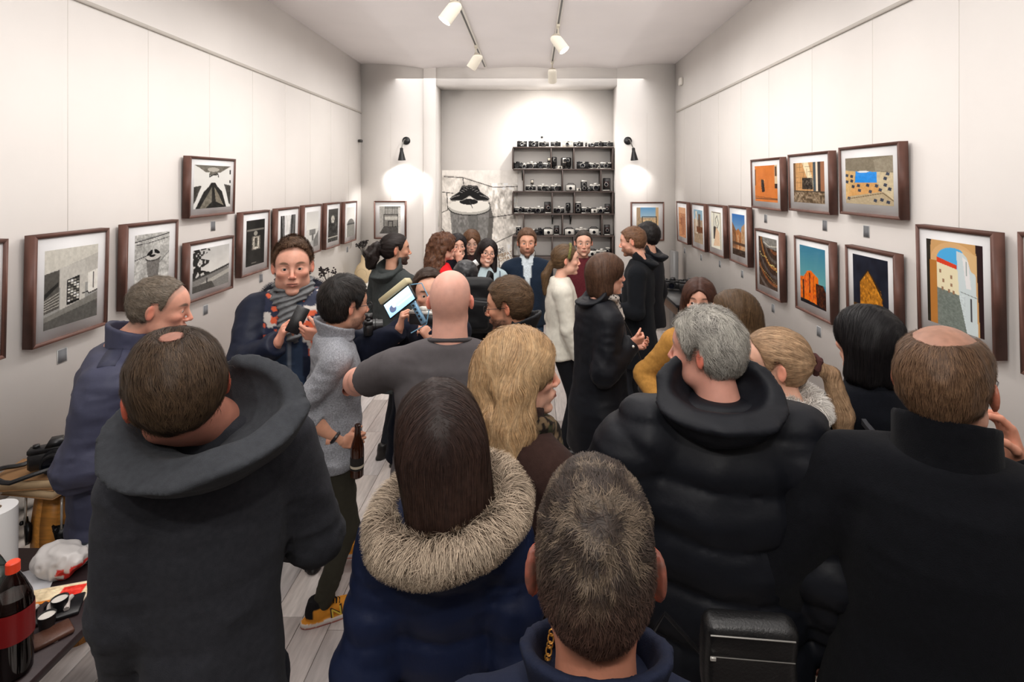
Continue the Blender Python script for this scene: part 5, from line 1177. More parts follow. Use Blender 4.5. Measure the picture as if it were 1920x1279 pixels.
person('tan13', 'brunette woman with centre parting in tan coat, glancing left behind the grey-haired man', 1311, 519, 3.0, 172, hyaw=-10, hpitch=-3, fem=1, tone=(218, 164, 140), head=dict(look=(-26, 0), brow=(46, 32, 26)), hairtop=.016, lean=.0,
       hair=dict(style='long', c=(74, 46, 36), n=3150, part=True, tip=(96, 60, 44), chains=[((.066, -.005, .02), (.08, .015, -.18), .024, .03), ((.07, -.05, -.02), (.085, -.03, -.24), .034, .035), ((0, -.08, 0), (0, -.09, -.2), .055, .06)], facer=(.058, .098, .108)),
       top=dict(key='t13', col=(176, 128, 64), mat='wool', hem=.40, collar='stand'), tk=.03, R=dict(w=(.2, .1, .95), pole=(.6, -.8, 0)))
person('brown12', 'young woman with long straight brown hair, seen from behind beside the right wall', 1374, 541, 2.65, 62, hyaw=4, fem=1, tone=(216, 168, 146), head=dict(face=True),
       hair=dict(style='long', c=(84, 64, 44), n=4050, t=.012, tip=(104, 80, 56), chains=[((.064, -.03, .0), (.08, -.05, -.26), .03, .035), ((0, -.08, 0), (0, -.10, -.3), .06, .065), ((.055, -.07, -.1), (.06, -.09, -.3), .045, .045)], face=(0, .12, -.03), facer=(.07, .098, .112)),
       top=dict(key='b12', col=(22, 22, 26), mat='wool', hem=.46))
person('glasses27', 'bearded man with brown hair and glasses in black jacket, facing left beside the bald man', 953, 521, 2.75, 76, hyaw=4, tone=(204, 148, 120), lean=.05, hs=1.06, head=dict(stubble=.85, beardc=(66, 46, 36), brow=(60, 42, 32), look=(0, 10)), hpitch=8,
       hair=dict(style='short', c=(88, 68, 50), t=.012, n=2925, dir=(0, -1.0, .3), L=.035, top=.012, g=.0, tip=(120, 96, 72)), top=dict(key='g27', col=(30, 32, 36), mat='nylon', hem=.46, collar='stand+hood', hood=dict(size=.95, tilt=.5), copen=.4), tk=.03)
glasses(PEOPLE['glasses27'], c=(30, 28, 28))
# man with the scarf
def liningf(V, C, R):
    n = vnoise(V*34+3); n2 = vnoise(V*26+9); x = np.abs(V[:, 0]); m = (V[:, 1] > -.02) & (x > .055+.10*np.clip(R['zs']-V[:, 2], 0, .5)*.4) & (x < .135) & (V[:, 1] < .165) & (V[:, 2] > R['zs']-.30)
    c = np.where((n > .58)[:, None], lin((214, 96, 62)), np.where((n2 > .6)[:, None], lin((202, 196, 190)), lin((38, 44, 66)))); return np.where(m[:, None], c, C)
def vestf(V, C, R):
    C = liningf(V, C, R); x = np.abs(V[:, 0]); m = (V[:, 1] > 0) & (V[:, 1] < .19) & (x < .06+.03*np.clip(R['zs']-V[:, 2], 0, .5)) & (V[:, 2] > R['h']*.45); C = np.where(m[:, None], lin((44, 58, 80)), C)
    z = (np.abs(x-.004) < .0035) & m; return np.where(z[:, None], lin((110, 118, 130)), C)
person('scarf1', 'man in navy parka with floral lining and grey scarf, holding a phone, facing the camera', 549, 446, 3.12, 196, hyaw=6, sw=.215, fat=1.12, tone=(214, 158, 136), hs=1.25, hairtop=.015, lean=.03, neck=1.15, hv=.0032,
       head=dict(jaw=1.14, cheek=1, look=(0, 2), brow=(104, 80, 62), iris=(90, 100, 108), scalp=.6, scalpc=(86, 66, 52), scalptop=.11, stubble=.12), hair=dict(style='high', c=(84, 62, 48), t=.008, n=6000, dir=(.2, .5, .9), L=.024, top=.014, side=.6, tl=.01, tip=(116, 90, 70)),
       top=dict(key='s1', col=(22, 28, 46), mat='nylon', hem=.40, colf=vestf, fold=.010, armt=1.1, collar='fur', fur=dict(R=.145, r=.032, off=(0, -.045, -.045), n=(0, .25, 1), c=(30, 34, 50), tip=(46, 50, 66), n_s=2500, L=.02, out=.6, cut=.06)), tk=.045, legc=(30, 34, 46),
       R=dict(w=('px', 520, 645, 2.82), wdir=(.42, -.05, .9), wpalm=(.75, .5, -.2), pose='pinch', vis=True, wpole=(-1, .2, -.9)), L=dict(w=('px', 607, 630, 2.80), wdir=(-.95, -.15, .18), wpalm=(-.1, .9, .45), pose='hold', vis=True, wpole=(1, .2, -.9)))
# bald man
person('bald7', 'tall bald man in charcoal t-shirt seen from behind, centre of the room', 845, 506, 2.25, 2, hv=.0052, hyaw=0, sw=.235, fat=1.22, tone=(222, 168, 150), hs=1.06, hairtop=0, neck=1.28, hpitch=4,
       head=dict(face=True, scalp=.20, scalpc=(150, 116, 104), scalptop=.06, redear=.8, stubble=.1), top=dict(key='b7', col=(84, 80, 82), name='t_shirt', mat='cotton', hem=.42, sleeve='short', cut=.80, collar='crew', fold=.007, armt=1.12, flare=1.04, bandk=.8, fsc=(5, 5, 4)), tk=.012, legc=(30, 32, 44),
       L=dict(w=('px', 652, 722, 2.62), bare=1, barer=1.25, wdir=(-.3, 1, .1), wpalm=(.6, 0, -.6), wpole=(-1, -.4, -.3)), R=dict(w=('px', 950, 740, 2.62), bare=1, barer=1.25, wpole=(1, -.3, -.4), wdir=(.1, 1, 0)))
# grey sweater man
person('grey28', 'slim dark-haired man in grey knit sweater and olive trousers holding a beer bottle', 648, 516, 2.74, -66, hyaw=20, sw=.185, fat=.95, tone=(212, 160, 134), hs=1.08, hairtop=.022, lean=.05, hpitch=4,
       head=dict(stubble=.6, beardc=(50, 40, 34), brow=(30, 26, 24)), hair=dict(style='short', c=(30, 26, 24), t=.014, n=4050, top=.016, L=.028, back=.006, swirl=1.2, tip=(44, 38, 34), cv=.35),
       top=dict(key='g28', col=(146, 148, 154), name='sweater', mat='knit', hem=.475, collar='stand', ch=.035, fold=.013, fcut=.38, fsc=(8, 8, 6), copen=.3, h=.0095, armt=.92), tk=.015, legc=(60, 58, 48), shoec=(226, 150, 52), solec=(224, 214, 206), legvis=True, legt=.98,
       R=dict(w=('px', 640, 826, 2.60), wdir=(.9, .25, -.15), wpalm=(.15, .9, -.2), pose='grip', vis=True, bare=1, wpole=(-1, -.1, -.5)), L=dict(w=(-.28, .18, 1.05), bare=1),
       stance=dict(R=dict(w=(-1.04, 2.72), yaw=6), L=dict(w=(-1.10, 3.14), yaw=-14)),
       shoef=lambda V, C: np.where(((V[:, 2] > .086) | ((V[:, 2] > .045) & (V[:, 1] < -.055)))[:, None], lin((26, 24, 26)), np.where((V[:, 2] < .007)[:, None], lin((196, 110, 96)), C)))
glasses(PEOPLE['grey28'], c=(24, 24, 26))
# left man in the padded jacket
person('left2', 'greying man in blue-grey padded jacket standing sideways by the left wall', 300, 516, 2.36, -66, hyaw=-4, sw=.215, fat=1.18, tone=(214, 156, 134), hs=1.10, hairtop=.01, lean=.13, hpitch=10,
       head=dict(brow=(96, 84, 74), scalp=.45, scalpc=(122, 110, 98), stubble=.10, look=(0, 12)), hair=dict(style='high', c=(116, 104, 90), t=.006, n=4050, L=.018, tip=(142, 132, 120), dir=(0, .8, .2), w=.0010),
       top=dict(key='l2', col=(66, 68, 88), mat='nylon', hem=.44, collar='stand', quilt=.007, qs=.19, fold=.012, armt=1.2, h=.0095), tk=.045, legc=(30, 34, 48),
       R=dict(w=('px', 296, 846, 2.14), wpole=(-1, -.3, -.8), wdir=(1, .2, .1)), L=dict(w=('px', 400, 770, 2.3), wdir=(.5, 0, .8), wpalm=(.2, -.8, 0), pose='hold', wpole=(-.6, .3, -1)))
# right side
person('pony10', 'blonde woman with long ponytail and cream coat with white fur collar, facing left', 1450, 614, 1.9, 46, hyaw=30, fem=1, zsf=.838, sw=.175, tone=(222, 172, 148), hs=1.04, hairtop=.008, lean=.04, head=dict(lips=(180, 90, 84), brow=(130, 96, 70), nose=1.05),
       hair=dict(style='tied', c=(160, 128, 98), n=7440, t=.010, tie=(0, -.122, .012), tip=(204, 172, 136), cv=.18, w=.0013, tail=[((0, -.125, .012), (.01, -.185, -.02), .020, .026), ((.01, -.185, -.02), (.02, -.22, -.16), .026, .038), ((.02, -.22, -.16), (.03, -.23, -.30), .038, .012)], tailw=.35),
       top=dict(key='p10', col=(226, 216, 202), mat='wool', hem=.36, fold=.007, collar='fur', fur=dict(R=.088, r=.034, off=(0, -.02, -.01), n=(0, -.25, 1), c=(236, 230, 222), tip=(250, 247, 242), n_s=8000, L=.03, sw=.0014)), tk=.035)
person('black11', 'black-haired woman in black high-necked coat with grey shoulder strap, by the right wall', 1624, 572, 2.0, 8, hv=.0062, hyaw=10, fem=1, sw=.165, tone=(210, 160, 138), hs=1.08,
       hair=dict(style='long', c=(20, 18, 20), n=4050, t=.018, w=.0012, cv=.3, L=.09, chains=[((.066, -.02, .01), (.076, -.01, -.10), .03, .026), ((0, -.08, .0), (0, -.075, -.09), .055, .045), ((.05, -.06, 0), (.058, -.055, -.1), .045, .035)]),
       top=dict(key='b11', col=(16, 18, 24), mat='wool', hem=.42, collar='stand', ch=.08), tk=.03)
person('grey8', 'grey-haired man in black puffer jacket with hood, seen from behind', 1322, 573, 1.54, -6, hyaw=60, sw=.212, fat=1.1, zsf=.852, tone=(208, 150, 132), hs=.93, hairtop=.016, hx=-.03, hroll=0, lean=.02, hpitch=2,
       head=dict(redear=.9, brow=(130, 124, 118)), hair=dict(style='short', c=(118, 114, 108), t=.011, n=10540, top=.010, L=.04, nsc=30, gray=(186, 182, 172), gm=.05, dir=(0, -.5, -.2), w=.0013, cv=.25, swirl=1.6, tip=(168, 164, 156), tl=.008),
       top=dict(key='g8', col=(20, 22, 28), mat='nylon', hem=.46, quilt=.018, qs=.135, collar='hood', hood=dict(size=1.22, tilt=.40, drop=1.05, w=1.1, z=.02, rim=.008), fold=.010, armt=1.25, h=.0105), tk=.05, legc=(26, 28, 34), L=dict(w=(-.36, .12, .98), pole=(-1, -.6, 0)))
person('right9', 'balding man with glasses in heavy black wool coat, hand at his face, far right', 1772, 605, 1.27, -38, zsf=.818, hv=.0045, hyaw=-12, sw=.215, fat=1.15, tone=(206, 150, 126), hs=1.12, hairtop=.004, hpitch=-2, lean=.0,
       head=dict(scalp=.55, scalpc=(92, 70, 54), redear=.9), hair=dict(style='bald_top', c=(92, 68, 50), t=.006, n=9920, L=.02, w=.0009, bald=((0, .01, .137), (.064, .112, .064)), dir=(0, -.2, -1.2), tip=(120, 92, 68), tl=.002, swirl=.3),
       top=dict(key='r9', col=(17, 18, 22), mat='wool', hem=.40, collar='stand', ch=.062, fold=.006, armt=1.3, flare=1.1, h=.0105), tk=.05, neck=1.1,
       R=dict(w=('px', 1906, 862, 1.41), wdir=(-.25, .1, 1), wpalm=(-.7, .2, .2), pose='hold', vis=True, wpole=(.6, -.2, -1)), L=dict(w=(-.37, .03, .93), pole=(-1, -.7, 0)))
glasses(PEOPLE['right9'], c=(60, 60, 66))
# --- foreground
person('blonde6', 'woman with long wavy blonde hair and brown coat with leopard scarf, face turned right', 977, 617, 1.66, -40, hyaw=-42, fem=1, sw=.165, tone=(226, 174, 150), hs=1.08, hairtop=.014, head=dict(lips=(170, 84, 78), brow=(140, 104, 76)), hpitch=-2,
       hair=dict(style='wavy', c=(178, 142, 102), tip=(214, 184, 144), n=12400, t=.022, wave=.55, w=.0013, cv=.2, L=.10, top=.004, face=(0, .12, -.035), facer=(.064, .092, .115),
                 chains=[((.07, -.01, .02), (.085, -.01, -.13), .03, .045), ((.075, -.04, -.02), (.095, -.06, -.2), .045, .045), ((0, -.08, 0), (0, -.11, -.22), .07, .065), ((.05, -.08, -.1), (.06, -.10, -.26), .055, .03)]),
       top=dict(key='b6', col=(56, 40, 36), mat='wool', hem=.42, collar='stand', fold=.008), tk=.03, legc=(26, 26, 30))
person('fleece3', 'man with thinning brown hair in dark grey fleece hoodie, back to camera', 332, 612, 1.2, 38, hyaw=0, hx=-.085, hv=.005, sw=.160, fat=.85, zsf=.848, tone=(196, 132, 112), hs=1.06, hairtop=.010, hpitch=6, hroll=-6, lean=-.09,
       head=dict(redear=1.3, ears=1.2, scalp=.5, scalpc=(74, 54, 42), face=True), hair=dict(style='bald_top', c=(56, 43, 34), t=.012, n=13640, L=.034, w=.0010, bald=((.0, -.048, .137), (.034, .056, .032)), dir=(0, -.55, -.3), tip=(84, 66, 48), swirl=.8, cv=.3, g=.6, whorl=(.0, -.02, .12), tl=.003),
       top=dict(key='f3', col=(50, 51, 56), mat='wool', hem=.44, collar='hood', hood=dict(size=1.42, tilt=.40, drop=.9, w=1.15, z=.025, twist=.22, rim=.009, col=(58, 60, 64)), fold=.010, armt=1.08, h=.0105), tk=.03, legc=(30, 32, 40),
       R=dict(w=(.20, .28, 1.10), pole=(.5, -.8, -.6)), L=dict(w=(-.17, .14, .90), pole=(-.3, -1, -.2)))
person('navy4', 'woman with straight dark brown hair in navy puffer coat with fur-trimmed hood, back to camera', 826, 712, 1.30, 6, hv=.0065, hyaw=8, hroll=-7, fem=1, hx=-.01, lean=-.03, sw=.152, fat=.85, tone=(206, 160, 138), hs=1.06, hairtop=.016, head=dict(face=False),
       hair=dict(style='long', c=(48, 36, 33), tip=(70, 50, 42), n=13640, t=.020, w=.0010, cv=.28, L=.12, chains=[((.066, -.01, .01), (.074, .0, -.12), .03, .028), ((0, -.085, .01), (0, -.085, -.135), .055, .05), ((.05, -.065, 0), (.055, -.06, -.14), .05, .042)]),
       top=dict(key='n4', col=(22, 31, 58), mat='nylon', hem=.38, quilt=.014, qs=.115, collar='stand+fur', ch=.06, fur=dict(R=.150, r=.036, off=(0.015, -.035, -.030), n=(-.16, -.10, 1), c=(122, 104, 88), tip=(196, 178, 156), n_s=19000, L=.042, sw=.0015, out=.9, down=.8), armt=1.05, h=.0105, fold=.008), tk=.032)
def crewf(V):
    m = np.clip((V[:, 2]-.005+.35*np.clip(-.06-V[:, 1], -.1, .1))/.06, 0, 1)[:, None]; n = (vnoise((V*np.array([60, 60, 60])).astype(f32)) > .5)[:, None]
    top = np.where(n, lin((98, 85, 72)), lin((58, 48, 42))); return lin((74, 54, 46))*(1-m)+top*m
person('crew5', 'man with short grey-brown crew cut and navy jacket, nearest the camera', 1115, 875, .80, -4, hv=.005, hyaw=0, sw=.20, tone=(204, 138, 112), hs=1.06, hairtop=.014, hpitch=6, neck=1.05,
       head=dict(face=False, redear=1.2, ears=1.2, scalp=.78, scalpc=(82, 66, 58)), hair=dict(style='short', c=(76, 64, 56), t=.009, n=16120, L=.013, w=.0010, colf=crewf, cv=.32, top=.014, side=.1, swirl=1.3, whorl=(.01, -.085, .075), tl=.0025, rnd=.35),
       top=dict(key='c5', col=(20, 27, 48), mat='cotton', hem=.45, collar='stand', ch=.035, copen=.3, h=.0105), tk=.015)
# ============================================================ CAMERA SHELVES
SY0, SY1 = 8.17, YA-.003; KS = F_PX/SY0
sx_ = lambda c: ((c/4.92+940)-VX)/KS; sz_ = lambda c: EYE-((c/4.92+240)-VY)/KS
WCOL = lin((74, 62, 58)); sh = thing('wall_shelves', 'dark brown staggered wall shelf unit in the alcove, full of old cameras', 'shelf', (sx_(572), (SY0+SY1)/2, 0))
sh_o = Vector(sh.location); dpt = (SY1-SY0)/2
def part_box(nm, x0, x1, z0, z1, m=M_WOOD, c=WCOL, y0=SY0, y1=SY1):
    b = MB(); b.box(((x0+x1)/2-sh_o.x, (y0+y1)/2-sh_o.y, (z0+z1)/2), ((x1-x0)/2, (y1-y0)/2, (z1-z0)/2), .002, c); return b.obj(nm, m, sh)
rowz = [180, 383, 590, 797, 1000, 1200, 1400]
for i, r in enumerate(rowz): part_box('shelf_board', sx_(105), sx_(1040), sz_(r)-.010, sz_(r)+.010)
div = [(105, 460, 670, 1030), (205, 565, 920), (105, 470, 675, 1030), (205, 565, 930), (105, 470, 670, 1030), (205, 565, 930)]
for i, d in enumerate(div):
    for x in d: part_box('divider', sx_(x)-.009, sx_(x)+.009, sz_(rowz[i+1])+.010, sz_(rowz[i])-.010)
for x, i in ((193, 1), (475, 3), (645, 3), (480, 5), (645, 5)):
    b = MB(); zt = sz_(rowz[i])-.012; x_ = sx_(x)-sh_o.x; b.add([(x_-.012, -dpt, zt), (x_+.012, -dpt, zt), (x_+.012, dpt, zt), (x_-.012, dpt, zt), (x_-.008, dpt-.03, zt-.15), (x_+.008, dpt-.03, zt-.15), (x_+.008, dpt, zt-.15), (x_-.008, dpt, zt-.15)],
        [(0, 1, 2, 3), (0, 4, 5, 1), (1, 5, 6, 2), (2, 6, 7, 3), (3, 7, 4, 0), (4, 7, 6, 5)], lin((24, 22, 22))); b.obj('bracket', M_PLASTIC, sh)
# cameras: kinds built once, copied with their parts
BK, SV, DK, CRM = lin((26, 26, 28)), lin((212, 209, 202)), lin((48, 46, 46)), lin((214, 206, 190))
def cam_root(nm='camera_body'): return thing('vintage_camera', 'x', 'camera')
def lensP(t, x, z, r, L, y=-.02, ring=SV, glass=True):
    b = MB(); b.lathe([(r*1.1, 0), (r*1.1, L*.25), (r, L*.3), (r, L), (r*.82, L), (r*.78, L*.85)], 20, (x, y, z), (0, -1, 0), BK, cap=False); b.lathe([(r*1.14, L*.3), (r*1.14, L*.5), (r*1.0, L*.5)], 20, (x, y, z), (0, -1, 0), ring, cap=False)
    o = b.obj('lens', M_SILV if ring is SV else M_PLASTIC, t, True)
    MB().lathe([(0, 0), (r*.8, .001)], 16, (x, y-L*.85, z), (0, -1, 0), lin((14, 16, 24)), cap=False).obj('lens_glass', M_EYE, o)
def k_compact(body, top):
    t = cam_root(); MB().box((0, 0, .036), (.066, .018, .027), .006, body).obj('body', M_PLASTIC, t)
    MB().box((0, 0, .070), (.066, .0175, .0085), .003, top).box((-.04, 0, .081), (.008, .008, .003), .002, top).obj('top_plate', M_SILV if top is SV else M_PLASTIC, t)
    MB().box((0, 0, .0055), (.066, .0175, .0045), .002, top).obj('base_plate', M_SILV if top is SV else M_PLASTIC, t)
    MB().box((.012, -.018, .070), (.013, .0015, .0055), 0, BK if top is not BK else SV).obj('viewfinder', M_EYE, t); lensP(t, 0, .036, .022, .025); return t
def k_slr(body, top):
    t = cam_root(); MB().box((0, 0, .036), (.070, .020, .028), .008, body).obj('body', M_LEATHER, t)
    MB().box((0, 0, .069), (.070, .019, .008), .003, top).prism([(-.026, .076), (.026, .076), (.015, .098), (-.015, .098)], -.020, .016, top).cyl((-.05, 0, .077), (-.05, 0, .086), .009, 14, top).cyl((.05, 0, .077), (.05, 0, .083), .011, 14, top).obj('top_plate', M_SILV if top is SV else M_PLASTIC, t, False)
    lensP(t, 0, .038, .029, .045, ring=BK if top is BK else SV); return t
def k_tlr(body, top):
    t = cam_root(); MB().box((0, 0, .062), (.036, .04, .058), .006, body).obj('body', M_LEATHER, t); MB().box((0, 0, .125), (.033, .035, .010), .003, top).obj('hood', M_SILV, t)
    lensP(t, 0, .038, .019, .012, -.04); lensP(t, 0, .086, .019, .012, -.04); return t
def k_folding(body, top):
    t = cam_root(); MB().box((0, .01, .070), (.040, .012, .068), .006, body).obj('body', M_LEATHER, t)
    b = MB(); 
    for i in range(6): b.box((0, -.005-i*.009, .07), (.029-i*.003, .004, .036-i*.003), .002, lin((58, 20, 20)) if i % 2 else BK)
    b.obj('bellows', M_LEATHER, t); MB().box((0, -.03, .010), (.036, .035, .003), .001, top).obj('bed', M_SILV, t); lensP(t, 0, .07, .017, .010, -.052); return t
def k_box(body, top):
    t = cam_root(); MB().box((0, 0, .040), (.060, .030, .040), .008, body).obj('body', M_LEATHER, t); MB().box((0, -.031, .040), (.054, .002, .033), .002, top).obj('face_plate', M_SILV, t); lensP(t, .0, .034, .018, .008, -.032)
    MB().tube([(-.04, 0, .08), (-.03, 0, .092), (.03, 0, .092), (.04, 0, .08)], .004, 6, body).obj('handle', M_LEATHER, t); return t
def k_movie(body, top):
    t = cam_root(); MB().box((0, 0, .085), (.028, .040, .052), .008, body).box((0, .01, .020), (.014, .018, .020), .006, BK).obj('body', M_PLASTIC, t); MB().box((0, -.041, .1), (.022, .003, .03), .002, top).obj('face_plate', M_SILV, t); lensP(t, 0, .1, .018, .03, -.042); return t
def k_flash(body, top):
    t = k_compact(body, top); MB().box((.02, 0, .120), (.020, .012, .032), .004, DK).cyl((.02, 0, .078), (.02, 0, .09), .008, 10, BK).obj('flash_gun', M_PLASTIC, t); MB().box((.02, -.0125, .125), (.016, .001, .018), 0, CRM).obj('flash_window', M_EYE, t); return t
KINDS = {'cs': (k_compact, BK, SV, 'silver-topped compact'), 'cb': (k_compact, BK, BK, 'all-black compact'), 'cw': (k_compact, SV, CRM, 'pale metal compact'), 'ss': (k_slr, BK, SV, 'silver and black reflex'), 'sb': (k_slr, BK, BK, 'black reflex'),
         'tl': (k_tlr, BK, SV, 'upright twin-lens'), 'fo': (k_folding, DK, SV, 'folding bellows'), 'bx': (k_box, DK, SV, 'leather-covered box'), 'mv': (k_movie, DK, SV, 'hand-held movie'), 'mb': (k_movie, BK, BK, 'slim black movie'), 'fl': (k_flash, BK, SV, 'flash-topped')}
ROWS = [('on top of the shelf unit', 180, [(190, 'cb'), (297, 'cb'), (395, 'cs'), (503, 'cs'), (613, 'cw'), (715, 'cs'), (788, 'mv', .5), (845, 'ss', .75), (912, 'cs'), (993, 'cs')]),
        ('on the highest shelf', 383, [(150, 'sb'), (208, 'ss', .8), (280, 'ss'), (362, 'sb'), (428, 'fl'), (487, 'mb', 1.15), (545, 'cw', .5), (578, 'mv', 1.1), (625, 'mb', 1.1), (755, 'cb', 1.2), (860, 'cs'), (908, 'cw', .5), (970, 'cs', 1.1)]),
        ('on the second shelf down', 590, [(270, 'fl'), (385, 'ss'), (440, 'cb', .7), (505, 'ss'), (645, 'bx', 1.1), (720, 'cw', .5), (767, 'tl', 1.05), (815, 'cb', .6), (875, 'ss', 1.1), (978, 'fo', 1.25)]),
        ('on the third shelf down', 797, [(165, 'cs', 1.1), (255, 'cs'), (345, 'ss'), (428, 'fo', 1.1), (535, 'ss'), (620, 'mb', 1.0), (712, 'tl', 1.15), (790, 'cs', 1.05), (860, 'bx', .8), (925, 'ss', .9), (985, 'fo', .9)]),
        ('on the fourth shelf down', 1000, [(158, 'tl', .9), (270, 'cs'), (355, 'sb'), (430, 'bx', 1.1), (512, 'fo', .9), (630, 'bx', 1.1), (740, 'ss', 1.1), (800, 'sb', .7), (860, 'bx', 1.15), (915, 'cs', .6), (982, 'fo', 1.0)]),
        ('on the fifth shelf down', 1200, [(270, 'bx'), (620, 'ss'), (840, 'bx', 1.1), (930, 'ss', 1.1), (990, 'tl', .9)])]
ORD = ['first', 'second', 'third', 'fourth', 'fifth', 'sixth', 'seventh', 'eighth', 'ninth', 'tenth', 'eleventh', 'twelfth', 'thirteenth']
_proto = {}
def copy_tree(o, parent=None):
    c = o.copy(); COL.objects.link(c); c.parent = parent
    for ch in list(o.children): copy_tree(ch, c)
    return c
rr_ = random.Random(3)
for rname, rz, items in ROWS:
    for i, it in enumerate(items):
        x, kd = it[0], it[1]; sc_ = it[2] if len(it) > 2 else 1.0
        if kd not in _proto: fn, a_, b_, ds = KINDS[kd]; t = fn(a_, b_); _proto[kd] = t
        else: t = copy_tree(_proto[kd])
        t.location = (sx_(x), SY0+.085+rr_.uniform(-.01, .03), sz_(rz)+.0102); t.rotation_euler = (0, 0, rr_.uniform(-.22, .22)); t.scale = (sc_*1.14,)*3
        t['label'] = f'{KINDS[kd][3]} camera, {ORD[i]} from the left {rname}'; t['category'] = 'camera'; t['group'] = 'old cameras on the wall shelves'

def box_thing(name, label, cat, loc, half, c, m=None, bev=None, rot=(0, 0, 0), group=None):
    o = tag(MB().box((0, 0, 0), half, min(half)*.3 if bev is None else bev, lin(c)).obj(name, m or M_PLASTIC), label, cat, group); o.location = loc; o.rotation_euler = rot; return o
# ============================================================ LEFT WALL: white console with vases, drum, books
t = thing('console_table', 'long white console along the left wall below the small prints', 'console', (-2.31, 6.65, 0)); wc = lin((226, 222, 214))
MB().box((0, 0, .785), (.185, 1.22, .015), .003, wc).obj('top', M_MATTE, t); MB().box((0, 0, .46), (.165, 1.18, .31), .003, wc).obj('cabinet_body', M_MATTE, t); MB().box((0, 0, .075), (.13, 1.14, .075), .002, lin((60, 58, 56))).obj('plinth', M_MATTE, t)
for k in range(4):
    d_ = MB().box((.168, -.885+k*.59, .46), (.006, .285, .30), .002, wc).obj('door', M_MATTE, t); MB().tube([(.176, -.64+k*.59, .52), (.190, -.64+k*.59, .52), (.190, -.64+k*.59, .40), (.176, -.64+k*.59, .40)], .004, 6, lin((150, 148, 144))).obj('handle', M_METAL, d_)
def vase(label, loc, prof, c, stems, spread, hgt, fc, seed, ring=False):
    t = thing('vase_with_dried_flowers', label, 'vase', loc); 
    if ring:
        b = MB(); b.lathe(prof, 28, (0, 0, 0), (0, 0, 1), lin(c), sx=1, sy=.55); b.obj('vase', M_MATTE, t, True); MB().tube([(.062*math.cos(a), -.045, .13+.062*math.sin(a)) for a in np.linspace(0, 2*PI, 24, endpoint=False)], .010, 8, lin(c)*.85, True).obj('vase_ring', M_MATTE, t, True)
    else: MB().lathe(prof, 24, (0, 0, 0), (0, 0, 1), lin(c)).obj('vase', M_PLASTIC, t, True)
    r = random.Random(seed); z0 = prof[-1][1]-.02
    for i in range(stems):
        a = r.uniform(0, 2*PI); k = r.uniform(.3, 1)*spread; hh = hgt*r.uniform(.7, 1); p1 = Vector((k*math.cos(a), k*math.sin(a)*.8, z0+hh)); st = MB().tube([(0, 0, z0), (p1.x*.3, p1.y*.3, z0+hh*.5), tuple(p1)], .0016, 5, lin(fc)*.7).obj('stem', M_MATTE, t, True)
        b = MB()
        for q in range(7):
            v = p1+Vector((r.gauss(0, .013), r.gauss(0, .013), r.gauss(0, .014))); b.lathe([(0, -.012), (.009, -.005), (.010, .004), (0, .012)], 7, v, (r.gauss(0, 1), r.gauss(0, 1), 1), lin(fc), cap=False)
        b.obj('flower_head', M_MATTE, st)
    return t
vase('beige ring-shaped ceramic vase with dark dried flowers in the back left corner', (-2.30, 7.42, .80), [(.05, 0), (.085, .03), (.115, .10), (.115, .15), (.08, .23), (.032, .28), (.026, .36), (.034, .37)], (206, 184, 148), 11, .09, .20, (40, 34, 34), 3, True)
vase('slim dark vase with tall dried flowers on the white console', (-2.30, 6.15, .80), [(.022, 0), (.028, .05), (.016, .12), (.012, .16), (.015, .17)], (196, 192, 184), 9, .10, .24, (46, 38, 38), 5)
vase('small dark goblet of dried buds on the white console', (-2.28, 6.75, .80), [(.028, 0), (.028, .008), (.006, .02), (.006, .05), (.035, .08), (.042, .13), (.036, .13)], (52, 50, 50), 7, .03, .05, (44, 42, 42), 8)
t = copy_tree(_proto['sb']); t.location = (-2.28, 5.72, .80); t.rotation_euler = (0, 0, .9); t.scale = (1.3,)*3; t['label'] = 'black reflex camera lying on the white console beside the dried flowers'; t['category'] = 'camera'
if 'group' in t: del t['group']
t = copy_tree(_proto['ss']); t.location = (-2.24, 5.98, .80); t.rotation_euler = (0, 0, .6); t['label'] = 'silver reflex camera on the white console under the slim vase'
if 'group' in t: del t['group']
# conga drum
DX, DY = -2.20, 2.66; t = thing('conga_drum', 'tan wooden conga drum with black hardware beside the left wall', 'drum', (DX, DY, 0)); tc_ = lin((206, 140, 62))
prof = [(.125, .0), (.135, .08), (.162, .30), (.178, .45), (.175, .60), (.155, .765)]
n = 14
for i in range(n):
    b = MB(); V = []; F = []; a0, a1 = 2*PI*i/n+.006, 2*PI*(i+1)/n-.006
    for r, z in prof: V += [(r*math.cos(a0), r*math.sin(a0), z), (r*math.cos(a1), r*math.sin(a1), z), ((r-.012)*math.cos(a1), (r-.012)*math.sin(a1), z), ((r-.012)*math.cos(a0), (r-.012)*math.sin(a0), z)]
    for j in range(len(prof)-1):
        for k in range(4): F.append((j*4+k, j*4+(k+1) % 4, j*4+4+(k+1) % 4, j*4+4+k))
    F += [(3, 2, 1, 0), tuple(len(V)-4+k for k in range(4))]; b.add(V, F, tc_*(1+.06*math.sin(i*2.3))); b.obj('stave', M_WOOD, t)
MB().lathe([(0, .772), (.16, .772), (.166, .765), (.166, .745), (.158, .74)], 36, (0, 0, 0), (0, 0, 1), lin((34, 36, 46)), cap=False).obj('drum_head', M_LEATHER, t, True)
MB().lathe([(.168, .765), (.173, .76), (.173, .74), (.168, .735)], 36, (0, 0, 0), (0, 0, 1), BK, cap=False).obj('rim', M_METAL, t, True)
